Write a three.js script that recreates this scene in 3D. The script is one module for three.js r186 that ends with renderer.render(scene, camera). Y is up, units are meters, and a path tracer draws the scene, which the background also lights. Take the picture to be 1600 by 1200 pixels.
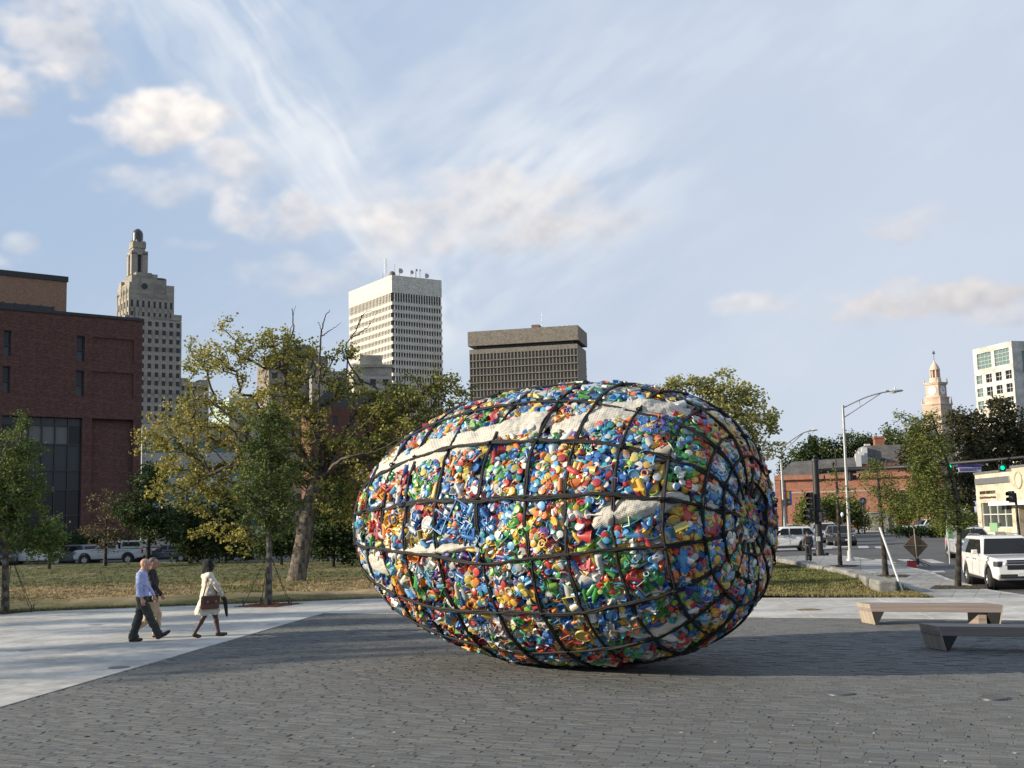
import * as THREE from 'three';
import { mergeGeometries } from 'three/addons/utils/BufferGeometryUtils.js';
import { MarchingCubes } from 'three/addons/objects/MarchingCubes.js';
import { FontLoader } from 'three/addons/loaders/FontLoader.js';
import { TextGeometry } from 'three/addons/geometries/TextGeometry.js';
import { RoundedBoxGeometry } from 'three/addons/geometries/RoundedBoxGeometry.js';

const V = (x, y, z) => new THREE.Vector3(x, y, z), PI = Math.PI, R = Math.PI / 180;
const scene = new THREE.Scene();
// ---------- camera, sky, sun, exposure ----------
const EYE = 2.4, FOC = 1820;                                   // eye height in metres; focal length in pixels of a 1600 px wide picture
const camera = new THREE.PerspectiveCamera(2 * Math.atan(600 / FOC) / R, 4 / 3, 0.1, 6000);
camera.position.set(0, EYE, 0);
camera.rotation.set(Math.atan(217 / FOC), 0, -0.025, 'YXZ');
camera.updateMatrixWorld(true);
const renderer = new THREE.WebGLRenderer({ antialias: true });
renderer.setSize(1024, 768);
renderer.toneMapping = THREE.LinearToneMapping;
renderer.toneMappingExposure = 1.62;
renderer.shadowMap.enabled = true;
renderer.shadowMap.type = THREE.PCFSoftShadowMap;
const SUN_EL = 17 * R, SUN_AZ = 8 * R;                          // the sun stands low on the left, a little behind the camera
const sunDir = V(-Math.cos(SUN_EL) * Math.cos(SUN_AZ), Math.sin(SUN_EL), Math.cos(SUN_EL) * Math.sin(SUN_AZ));
const sun = new THREE.DirectionalLight(new THREE.Color(1.0, 0.88, 0.70), 4.5);
sun.name = 'sunlight';
sun.position.copy(sunDir).multiplyScalar(200); sun.target.position.set(0, 0, -40); sun.position.add(sun.target.position);
sun.castShadow = true; sun.shadow.mapSize.set(4096, 4096);
Object.assign(sun.shadow.camera, { left: -120, right: 120, top: 90, bottom: -90, near: 1, far: 600 });
sun.shadow.radius = 1.3; sun.shadow.bias = -0.0005;
scene.add(sun, sun.target);

// ---------- random numbers and noise ----------
function rng(seed) { let s = seed >>> 0; return () => { s = (s + 0x6d2b79f5) | 0; let t = Math.imul(s ^ (s >>> 15), 1 | s); t = (t + Math.imul(t ^ (t >>> 7), 61 | t)) ^ t; return ((t ^ (t >>> 14)) >>> 0) / 4294967296; }; }
const hash = (x, y, z) => { let h = Math.imul(x, 374761393) ^ Math.imul(y, 668265263) ^ Math.imul(z, 1274126177); h = Math.imul(h ^ (h >>> 13), 1274126177); return ((h ^ (h >>> 16)) >>> 0) / 4294967296; };
const sm = (t) => t * t * (3 - 2 * t), mix = (a, b, t) => a + (b - a) * t, clamp = (x, a = 0, b = 1) => Math.min(b, Math.max(a, x));
const step = (a, b, x) => sm(clamp((x - a) / (b - a)));
function n2(x, y, s = 0) {
  const i = Math.floor(x), j = Math.floor(y), u = sm(x - i), v = sm(y - j);
  return mix(mix(hash(i, j, s), hash(i + 1, j, s), u), mix(hash(i, j + 1, s), hash(i + 1, j + 1, s), u), v);
}
function n3(x, y, z) {
  const i = Math.floor(x), j = Math.floor(y), k = Math.floor(z), u = sm(x - i), v = sm(y - j), w = sm(z - k);
  return mix(mix(mix(hash(i, j, k), hash(i + 1, j, k), u), mix(hash(i, j + 1, k), hash(i + 1, j + 1, k), u), v),
    mix(mix(hash(i, j, k + 1), hash(i + 1, j, k + 1), u), mix(hash(i, j + 1, k + 1), hash(i + 1, j + 1, k + 1), u), v), w);
}
function fbm(x, y, oct = 5, s = 0) { let a = 0.5, t = 0, n = 0; for (let o = 0; o < oct; o++) { t += a * n2(x, y, s + o); n += a; a *= 0.5; x = x * 2.03 + 5.1; y = y * 2.03 + 1.7; } return t / n; }

// ---------- the sky: air, high cirrus and a few low puffs, as a function of direction ----------
const PUFFS = [[-22.6, 22.6, 3.0, 2.2, 0.55, 0.92], [-24, 20.2, 3.2, 1.2, 0.75, 1.05], [-16.4, 19.2, 3.1, 1.4, 0.75, 1.08], [-13.4, 17.9, 2.6, 1.0, 0.5, 0.98], [-11.4, 15.1, 3.4, 1.3, 0.55, 0.92],
  [-15.8, 16.2, 3.4, 0.9, 0.35, 0.95], [-1.8, 15.4, 6.5, 2.0, 0.5, 0.72], [2, 14.2, 5, 1.2, 0.45, 0.66], [-6.5, 14.6, 3, 1.2, 0.35, 0.95], [18.8, 9.6, 4.6, 1.05, 0.85, 0.5], [12.8, 10.1, 2.6, 0.7, 0.5, 0.7], [19.6, 13.4, 1.9, 0.7, 0.4, 0.55], [22.8, 8.7, 2.2, 0.5, 0.4, 0.6],
  [-24.6, 12.3, 1.5, 0.6, 0.65, 1.02], [-23.2, 13.2, 0.8, 0.45, 0.3, 1], [-15.5, 13.5, 1.4, 0.4, 0.2, 1], [-8, 12.3, 5, 1.0, 0.3, 0.9],
  [38, 18, 5, 1.6, 0.6, 0.8], [52, 11, 6, 1.2, 0.6, 0.75], [-44, 15, 6, 2, 0.7, 1.0], [-62, 22, 7, 2.4, 0.6, 1.05], [80, 20, 7, 2, 0.5, 0.85], [120, 14, 9, 2, 0.6, 0.8], [165, 18, 8, 2.4, 0.6, 0.85], [-130, 16, 9, 2.2, 0.6, 0.95]];
function skyColor(az, el, out) {
  const e = Math.max(el, 0), h = Math.exp(-e / 9);
  const right = step(-30, 26, az) * step(150, 60, az);
  // clear air: deeper blue higher up and on the sun's side
  let r = mix(0.165, 0.375, h), g = mix(0.262, 0.43, h), b = mix(0.425, 0.478, h);
  const veil = clamp(0.20 + 0.80 * right * (0.78 + 0.4 * (fbm(az * 0.07 + 3, el * 0.1, 4, 11) - 0.5)) - 0.1 * h);
  r = mix(r, 0.385, veil); g = mix(g, 0.432, veil); b = mix(b, 0.515, veil);
  // cirrus combed along one direction
  const s = az * 0.613 - el * 0.787, t0 = az * 0.787 + el * 0.613, t = t0 + 1.5 * (fbm(s * 0.22 + 4, t0 * 0.35, 4, 71) - 0.5) + 0.5 * (fbm(s * 0.8, t0 * 1.1, 3, 73) - 0.5);
  const half = mix(0.9, 4.6, clamp((-11 - s) / 16)), q = (t - 3.6 - 0.5 * (n2(s * 0.22, 3.3) - 0.5)) / half;
  const fibre = 0.5 * fbm(s * 0.11 + 2 + t * 0.06, t * 0.85 + 0.5 * n2(s * 0.2, t * 0.3, 9), 5, 21) + 0.5 * fbm(s * 0.26, t * 1.7 + 0.8 * n2(s * 0.3, t * 0.4, 19), 5, 27);
  let ci = 0.9 * Math.exp(-q * q * 1.2) * step(-9.5, -15, s) * step(0.22, 0.86, fibre + 0.06) * 0.72;
  const s2 = az * 0.85 + el * 0.52, t2 = -az * 0.52 + el * 0.85;
  const f2 = 0.55 * fbm(s2 * 0.14 + 7, t2 * 0.55, 5, 31) + 0.45 * fbm(s2 * 0.4, t2 * 1.3, 4, 37);
  ci += Math.exp(-(((az - 2) / 6.5) ** 2) - (((el - 16.5) / 3.8) ** 2)) * step(0.36, 0.75, f2 + 0.06) * 0.55;
  ci += step(0.42, 0.86, 0.5 * f2 + 0.5 * fbm(az * 0.09 + 9, el * 0.22, 4, 41)) * 0.28 * step(2, 12, el) * step(70, 40, el);
  ci += Math.exp(-(((az + 3.3) / 1.9) ** 2) - (((el - 11.5) / 3.2) ** 2)) * step(0.3, 0.7, fbm(az * 0.5, el * 0.4, 4, 45) + 0.1) * 0.55;
  ci = Math.min(0.92, ci);
  r = mix(r, 0.555, ci); g = mix(g, 0.58, ci); b = mix(b, 0.61, ci);
  // low puffs, warm where the low sun reaches them
  for (const [pa, pe, ra, re, k, br] of PUFFS) {
    const dx = (az - pa) / ra, dy = (el - pe) / re;
    if (dx * dx + dy * dy > 3.2) continue;
    const m = fbm(az * 0.55 + pa, el * 0.95 + pe, 6, 51), d = 1 - dx * dx - dy * dy + (m - 0.5) * 3.4;
    const a = step(-0.5, 1.2, d) * k, lit = clamp(0.66 + 0.22 * dy - 0.16 * dx + 0.9 * (fbm(az * 1.2 + 0.35, el * 1.6 + 0.5, 5, 57) - 0.5)) * br;
    r = mix(r, mix(0.275, 0.70, lit), a); g = mix(g, mix(0.285, 0.655, lit), a); b = mix(b, mix(0.325, 0.61, lit), a);
  }
  out[0] = r * 1.07; out[1] = g * 1.04; out[2] = b * 1.0;
}
{
  const W = 4096, H = 2048, data = new Float32Array(W * H * 4), c = [0, 0, 0];
  for (let row = 0; row < H; row++) {
    const el = ((row + 0.5) / H - 0.5) * 180;
    if (el < -0.2) { for (let x = 0; x < W; x++) data.set([0.2, 0.21, 0.2, 1], (row * W + x) * 4); continue; }
    for (let x = 0; x < W; x++) {
      const ang = ((x + 0.5) / W - 0.5) * 2 * PI;                // direction (cos ang, sin ang) in x, z
      let az = (ang + PI / 2) / R; if (az > 180) az -= 360;
      const near = Math.abs(az) < 40 && el < 45;
      if (!near && (x & 3 || row & 3)) { const o = ((row & ~3) * W + (x & ~3)) * 4; if ((row & ~3) / H * 180 - 90 >= -0.2) { data.copyWithin((row * W + x) * 4, o, o + 4); continue; } }
      skyColor(az, el, c);
      const o = (row * W + x) * 4; data[o] = c[0]; data[o + 1] = c[1]; data[o + 2] = c[2]; data[o + 3] = 1;
    }
  }
  const sky = new THREE.DataTexture(data, W, H, THREE.RGBAFormat, THREE.FloatType);
  sky.mapping = THREE.EquirectangularReflectionMapping; sky.magFilter = sky.minFilter = THREE.LinearFilter; sky.needsUpdate = true;
  scene.background = sky; scene.environment = sky;
}

// ---------- pixels to places ----------
const ray = (u, v) => V((u - 800) / FOC, (600 - v) / FOC, -1).applyQuaternion(camera.quaternion);
const at = (u, v, d) => { const r = ray(u, v); return r.multiplyScalar(d / -r.z).add(camera.position); };                 // at depth d
const gnd = (u, v, y = 0) => { const r = ray(u, v); return r.multiplyScalar((y - EYE) / r.y).add(camera.position); };         // on the ground
const proj = (p) => { const q = p.clone().project(camera); return [(q.x + 1) * 800, (1 - q.y) * 600]; };
const ppm = (d) => FOC / d;

// ---------- names, things, parts ----------
const used = new Map();
function numbered(n) { const k = used.get(n) ?? 0; used.set(n, k + 1); return k ? n + '_' + String(k).padStart(3, '0') : n; }
function tag(o, label, category, group, kind) { if (label) o.userData.label = label; if (category) o.userData.category = category; if (group) o.userData.group = group; if (kind) o.userData.kind = kind; return o; }
function thing(name, label, category, p = V(0, 0, 0), turn = 0, group) { const o = new THREE.Group(); o.name = numbered(name); o.position.copy(p); o.rotation.y = turn; scene.add(o); return tag(o, label, category, group); }
function strip(g) {
  g = g.index ? g.toNonIndexed() : g;
  for (const k of Object.keys(g.attributes)) if (!['position', 'normal', 'uv', 'color'].includes(k)) g.deleteAttribute(k);
  if (!g.attributes.uv) g.setAttribute('uv', new THREE.BufferAttribute(new Float32Array(g.attributes.position.count * 2), 2));
  if (!g.attributes.normal) g.computeVertexNormals();
  g.morphAttributes = {}; g.clearGroups(); return g;
}
function merge(list) {
  list = list.flat(9).filter(Boolean).map(strip);
  if (list.length === 1) return list[0];
  if (list.some((g) => g.attributes.color)) for (const g of list) if (!g.attributes.color) g.setAttribute('color', new THREE.BufferAttribute(new Float32Array(g.attributes.position.count * 3).fill(1), 3));
  return mergeGeometries(list, false);
}
function part(name, geos, m, parent, kind) {
  const o = new THREE.Mesh(Array.isArray(geos) ? merge(geos) : geos, m);
  o.name = parent ? name : numbered(name); o.castShadow = o.receiveShadow = true;
  if (parent) { const k = (parent.userData.names ??= {}); k[name] = (k[name] ?? -1) + 1; if (k[name]) o.name = name + '_' + String(k[name]).padStart(3, '0'); }
  (parent ?? scene).add(o); if (kind) o.userData.kind = kind; return o;
}
function paint(g, r, gg, b) { const n = g.attributes.position.count, a = new Float32Array(n * 3); for (let i = 0; i < n; i++) { a[i * 3] = r; a[i * 3 + 1] = gg; a[i * 3 + 2] = b; } g.setAttribute('color', new THREE.BufferAttribute(a, 3)); return g; }
function bx(w, h, d, x = 0, y = 0, z = 0) {                       // a box whose uv is in metres, centred at x, y, z
  const g = new THREE.BoxGeometry(w, h, d), uv = g.attributes.uv, s = [[d, h], [d, h], [w, d], [w, d], [w, h], [w, h]];
  for (let i = 0; i < 24; i++) uv.setXY(i, uv.getX(i) * s[i >> 2][0], uv.getY(i) * s[i >> 2][1]);
  return g.translate(x, y, z);
}
const bb = (x0, x1, y0, y1, z0, z1) => bx(x1 - x0, y1 - y0, z1 - z0, (x0 + x1) / 2, (y0 + y1) / 2, (z0 + z1) / 2);   // by its limits
const cyl = (r0, r1, h, x = 0, y = 0, z = 0, n = 12) => new THREE.CylinderGeometry(r1, r0, h, n).translate(x, y + h / 2, z);  // stands on y
function rod(a, b, r0, r1 = r0, n = 7) { const d = b.clone().sub(a), l = d.length(), g = new THREE.CylinderGeometry(r1, r0, l, n).translate(0, l / 2, 0); return g.applyQuaternion(new THREE.Quaternion().setFromUnitVectors(V(0, 1, 0), d.normalize())).translate(a.x, a.y, a.z); }
function tube(pts, rad, n = 6, closed = false, twist = null) {    // rad: number or function of 0..1; flat-shaded caps left open
  const N = pts.length, pos = [], nor = [], uv = [], idx = []; let up = V(0.3, 1, 0.2).normalize(), len = 0;
  for (let i = 0; i < N; i++) {
    const a = pts[closed ? (i + N - 1) % N : Math.max(0, i - 1)], b = pts[closed ? (i + 1) % N : Math.min(N - 1, i + 1)], T = b.clone().sub(a).normalize();
    const S = T.clone().cross(up).normalize(), U = S.clone().cross(T).normalize(); up = U; if (i) len += pts[i].distanceTo(pts[i - 1]);
    const r = typeof rad === 'function' ? rad(i / (N - 1)) : rad;
    for (let k = 0; k <= n; k++) { const c = Math.cos(k / n * 2 * PI), s = Math.sin(k / n * 2 * PI), q = S.clone().multiplyScalar(c).addScaledVector(U, s); nor.push(q.x, q.y, q.z); pos.push(pts[i].x + q.x * r, pts[i].y + q.y * r, pts[i].z + q.z * r); uv.push(k / n * Math.max(0.05, r) * 6, len); }
  }
  const M = closed ? N : N - 1, w = n + 1;
  for (let i = 0; i < M; i++) for (let k = 0; k < n; k++) { const a = i * w + k, b = ((i + 1) % N) * w + k; idx.push(a, b, a + 1, b, b + 1, a + 1); }
  const g = new THREE.BufferGeometry(); g.setAttribute('position', new THREE.Float32BufferAttribute(pos, 3)); g.setAttribute('normal', new THREE.Float32BufferAttribute(nor, 3)); g.setAttribute('uv', new THREE.Float32BufferAttribute(uv, 2)); g.setIndex(idx); return g;
}
const lathe = (pts, n = 16) => new THREE.LatheGeometry(pts.map(([x, y]) => new THREE.Vector2(x, y)), n);
function slab(poly, y0, y1) {                                     // a horizontal polygon [[x, z], ...] as a plate from y0 to y1, uv in metres
  const s = new THREE.Shape(poly.map(([x, z]) => new THREE.Vector2(x, -z)));
  return new THREE.ExtrudeGeometry(s, { depth: y1 - y0, bevelEnabled: false }).rotateX(-PI / 2).translate(0, y0, 0);
}
function panel(pts, depth, bevel = 0) { const s = new THREE.Shape(pts.map(([x, y]) => new THREE.Vector2(x, y))); return new THREE.ExtrudeGeometry(s, bevel ? { depth: depth - 2 * bevel, bevelThickness: bevel, bevelSize: bevel, bevelOffset: -bevel, bevelSegments: 2 } : { depth, bevelEnabled: false }); }
function clip(poly, a, b) {                                       // keeps the part of a polygon on the left of the line a -> b (in x, z seen from above with z down)
  const f = (p) => (b[0] - a[0]) * (p[1] - a[1]) - (b[1] - a[1]) * (p[0] - a[0]), out = [];
  for (let i = 0; i < poly.length; i++) { const p = poly[i], q = poly[(i + 1) % poly.length], s = f(p), t = f(q); if (s <= 0) out.push(p); if (s < 0 !== t < 0 && s !== t) { const k = s / (s - t); out.push([mix(p[0], q[0], k), mix(p[1], q[1], k)]); } }
  return out;
}

// ---------- textures and materials ----------
function tex(size, fn, rep = 1, color = true) {                   // fn(x, y) -> [r, g, b] in 0..1 (linear for data, sRGB for colour), tiled every 1 / rep metres
  const d = new Uint8Array(size * size * 4);
  for (let y = 0; y < size; y++) for (let x = 0; x < size; x++) { const c = fn(x / size, y / size), o = (y * size + x) * 4; for (let k = 0; k < 3; k++) d[o + k] = clamp(c[k]) * 255; d[o + 3] = 255; }
  const t = new THREE.DataTexture(d, size, size); t.wrapS = t.wrapT = THREE.RepeatWrapping; t.magFilter = THREE.LinearFilter; t.minFilter = THREE.LinearMipmapLinearFilter; t.generateMipmaps = true;
  t.repeat.set(rep, rep); if (color) t.colorSpace = THREE.SRGBColorSpace; t.needsUpdate = true; return t;
}
const wrapN = (f) => (x, y) => { const a = f(x, y), b = f(x - 1, y), c = f(x, y - 1), d = f(x - 1, y - 1), u = step(0.75, 1, x), v = step(0.75, 1, y); return mix(mix(a, b, u), mix(c, d, u), v); };   // tiles without a seam
const grain = (k, seed, oct = 5) => wrapN((x, y) => fbm(x * k + 40, y * k + 40, oct, seed));
const mono = (f, lo, hi) => (x, y) => { const t = clamp(mix(lo, hi, f(x, y))); return [t, t, t]; };
const gA = grain(6, 61, 6), gB = grain(24, 63, 5), gC = grain(60, 67, 3);
const T_mottle = tex(512, mono((x, y) => 0.5 * gA(x, y) + 0.3 * gB(x, y) + 0.2 * gC(x, y), 0.55, 1.25), 0.25);
const T_fine = tex(512, mono((x, y) => 0.3 * gB(x, y) + 0.7 * gC(x, y), 0.6, 1.22), 1);
const T_bump = tex(512, mono((x, y) => 0.5 * gB(x, y) + 0.5 * gC(x, y), 0, 1), 1, false);
const clones = new Map();
function rep(t, r, r2 = r) { const k = t.uuid + r + '_' + r2; if (!clones.has(k)) { const c = t.clone(); c.repeat.set(r, r2); c.needsUpdate = true; clones.set(k, c); } return clones.get(k); }
function mat(r, g, b, rough = 0.8, o = {}) { const m = new (Object.keys(o).some((k) => /transmission|clearcoat|sheen|thickness|ior|anisotropy/.test(k)) ? THREE.MeshPhysicalMaterial : THREE.MeshStandardMaterial)({ roughness: rough, ...o }); m.color.setRGB(r, g, b); return m; }
const M = {
  black: mat(0.012, 0.012, 0.013, 0.5), rubber: mat(0.018, 0.018, 0.018, 0.85), chrome: mat(0.6, 0.6, 0.6, 0.25, { metalness: 1 }), steel: mat(0.5, 0.5, 0.48, 0.45, { metalness: 0.8 }),
  glassDark: mat(0.015, 0.018, 0.02, 0.08), glassFar: mat(0.03, 0.035, 0.04, 0.15), greyMetal: mat(0.42, 0.43, 0.42, 0.5, { metalness: 0.3, map: rep(T_fine, 1) }),
};
// ---------- the ground ----------
const xz = (p) => [p.x, p.z], gp = (u, v, y = 0) => xz(gnd(u, v, y));
const keep = (poly, a, b, inside) => { const f = (p) => (b[0] - a[0]) * (p[1] - a[1]) - (b[1] - a[1]) * (p[0] - a[0]); return f(inside) <= 0 ? clip(poly, a, b) : clip(poly, b, a); };
const ROAD = -0.12;
const asphaltT = tex(512, (x, y) => { const t = 0.62 + 0.4 * (0.45 * gA(x, y) + 0.25 * gB(x, y) + 0.3 * gC(x, y)); return [t, t, t * 0.99]; }, 0.2);
M.asphalt = mat(0.115, 0.115, 0.118, 0.92, { map: asphaltT, bumpMap: rep(T_bump, 1), bumpScale: 0.006 });
M.earth = mat(0.09, 0.085, 0.075, 0.95, { map: rep(T_mottle, 0.1) });
const flat = (poly, y) => slab(poly, y - 0.02, y);
tag(part('ground', flat([[-2500, 60], [2500, 60], [2500, -3000], [-2500, -3000]], ROAD - 0.03), M.earth), 'dark level ground running back under the city', 'ground', null, 'structure');
tag(part('road', flat([gp(1150, 905, ROAD), gp(1260, 960, ROAD), [30, -8], [70, -8], [70, -330], [2, -330], [2, -90]], ROAD), M.asphalt), 'grey asphalt street crossing behind the plaza on the right', 'road', null, 'structure');
tag(part('parking_lot', flat([[-120, -74], [1.9, -74], [1.9, -118], [-120, -118]], ROAD), M.asphalt), 'dark asphalt car park in front of the brick office', 'parking lot', null, 'structure');
{ // faded white markings of the crossing
  const m = mat(0.5, 0.5, 0.48, 0.85, { map: rep(T_mottle, 0.8) }), g = [];
  const quad = (...p) => g.push(flat(p.map(([u, v]) => gp(u, v, ROAD)), ROAD + 0.008));
  quad([1366, 874], [1382, 874], [1400, 879], [1380, 879]); quad([1402, 874], [1420, 874], [1442, 879], [1422, 879]); quad([1440, 874], [1456, 874], [1476, 879.5], [1456, 879.5]);
  quad([1444, 892.5], [1474, 892], [1478, 894], [1450, 894.5]);
  const stop = part('crosswalk', g, m); tag(stop, 'worn white crosswalk bars on the grey street', 'crosswalk', null, 'structure');
  const h = [];
  const q2 = (...p) => h.push(flat(p.map(([u, v]) => gp(u, v, ROAD)), ROAD + 0.008));
  q2([1290, 852.5], [1325, 852], [1326, 855], [1291, 855.5]); q2([1340, 853], [1356, 853], [1358, 856], [1342, 856]); q2([1367, 854], [1378, 854], [1382, 857], [1369, 857]); q2([1215, 858], [1300, 855.5], [1301, 857], [1215, 859.5]);
  tag(part('road_marking', h, m), 'pale worn stop line near the traffic mast', 'road marking', null, 'structure');
}
// the paver field is bounded by L1 (left edge) and L2 (far edge)
const PA = gp(0, 1105), PB = gp(505, 958), PC = gp(1600, 968), IN = gp(800, 1100);
const nrm = (a, b) => { const l = Math.hypot(b[0] - a[0], b[1] - a[1]); return [(b[0] - a[0]) / l, (b[1] - a[1]) / l]; };
const E = nrm(PB, PC), F = [-E[1], E[0]];                          // E runs along the rows, F towards the camera
if (F[1] < 0) { F[0] *= -1; F[1] *= -1; }
tag(part('paver_bed', flat([gp(-300, 1190), PB, gp(1900, 972), [16, -4], [-10, -4]], -0.055), mat(0.035, 0.035, 0.036, 0.95)), 'dark sand bed under the grey pavers', 'paving bed', null, 'structure');
{
  const L = 0.235, Wd = 0.078, H = 0.05, c = 0.004;
  const prism = (l, w) => {
    const a = l / 2 - 0.0012, b = w / 2 - 0.0032, P = [], q = (...v) => { for (const i of [0, 1, 2, 0, 2, 3]) P.push(...v[i]); };
    const r = (A, B, y) => [[-A, y, B], [A, y, B], [A, y, -B], [-A, y, -B]], lo = r(a, b, -H), md = r(a, b, -c), hi = r(a - c, b - c, 0);
    for (let i = 0; i < 4; i++) { const j = (i + 1) % 4; q(lo[i], lo[j], md[j], md[i]); q(md[i], md[j], hi[j], hi[i]); }
    q(...hi);
    const g = new THREE.BufferGeometry(); g.setAttribute('position', new THREE.Float32BufferAttribute(P, 3)); g.computeVertexNormals();
    const u = []; for (let i = 0; i < P.length; i += 3) u.push(P[i] + P[i + 1], P[i + 2] + P[i + 1]); g.setAttribute('uv', new THREE.Float32BufferAttribute(u, 2)); return g;
  };
  const geo = prism(L, Wd), rand = rng(7), spots = [];
  const lim = (d) => 0.455 * d + 1.2;
  for (let k = 0; k < 420; k++) {
    const off = (k + 0.5) * Wd, sh = rand() * L;
    for (let s = -45; s < 40; s += L) {
      const x = PB[0] + E[0] * (s + sh) + F[0] * off, z = PB[1] + E[1] * (s + sh) + F[1] * off, d = -z;
      if (d < 9.5 || Math.abs(x) > lim(d)) { rand(); continue; }
      const cr = (PB[0] - PA[0]) * (z - PA[1]) - (PB[1] - PA[1]) * (x - PA[0]), ci = (PB[0] - PA[0]) * (IN[1] - PA[1]) - (PB[1] - PA[1]) * (IN[0] - PA[0]);
      if (cr * Math.sign(ci) < -0.14 * Math.hypot(PB[0] - PA[0], PB[1] - PA[1])) continue;
      spots.push([x, z, d]);
    }
  }
  // the greys: laid from mixed pallets, so the tone wanders in soft patches and jumps from stone to stone
  const look = ([x, z], r1, r2) => { const t = 0.128 * (0.92 + 0.18 * fbm(x * 0.5 + 9, z * 0.5, 3, 71)) * (0.78 + 0.44 * r1); const w = 0.98 + 0.07 * r2; return [t * w * 1.02, t * 1.04, t * (1.99 - w) * 1.015]; };
  const rot = Math.atan2(-E[1], E[0]), pose = (o, [x, z], r) => { const low = r() < 0.13 ? -0.009 * r() : 0; o.position.set(x, -0.009 + (r() - 0.5) * 0.009 + low, z); o.rotation.set((r() - 0.5) * 0.05, rot + (r() - 0.5) * 0.012, (r() - 0.5) * 0.010, 'YXZ'); };
  const field = new THREE.Group(); field.name = 'paving'; scene.add(field); tag(field, 'field of long narrow dark grey pavers under the sculpture', 'paving', null, 'structure');
  const bump = { bumpMap: rep(T_bump, 3), bumpScale: 0.0022, map: rep(T_fine, 4) };
  const singles = spots.map((p, i) => [p[2] + Math.abs(p[0]) * 0.15, i]).sort((a, b) => a[0] - b[0]).filter(([, i]) => proj(V(spots[i][0], 0, spots[i][1]))[1] < 1215).slice(0, 300).map(([, i]) => i), own = new Set(singles);
  const tones = [...Array(12)].map((_, i) => mat(...look([i * 3.1, i], (i % 6) / 5, rng(i)()), 0.82, bump));
  singles.forEach((i) => { const o = part('paver', geo, tones[Math.floor(rand() * 12)], field); pose(o, spots[i], rand); });
  const rest = spots.filter((_, i) => !own.has(i)), im = new THREE.InstancedMesh(geo, mat(1, 1, 1, 0.82, bump), rest.length), o = new THREE.Object3D(), col = new THREE.Color();
  rest.forEach((p, i) => { pose(o, p, rand); o.updateMatrix(); im.setMatrixAt(i, o.matrix); im.setColorAt(i, col.setRGB(...look(p, rand(), rand()))); });
  im.name = 'pavers'; im.userData.kind = 'stuff'; im.castShadow = im.receiveShadow = true; field.add(im);
  console.log('pavers', spots.length);
}
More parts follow.
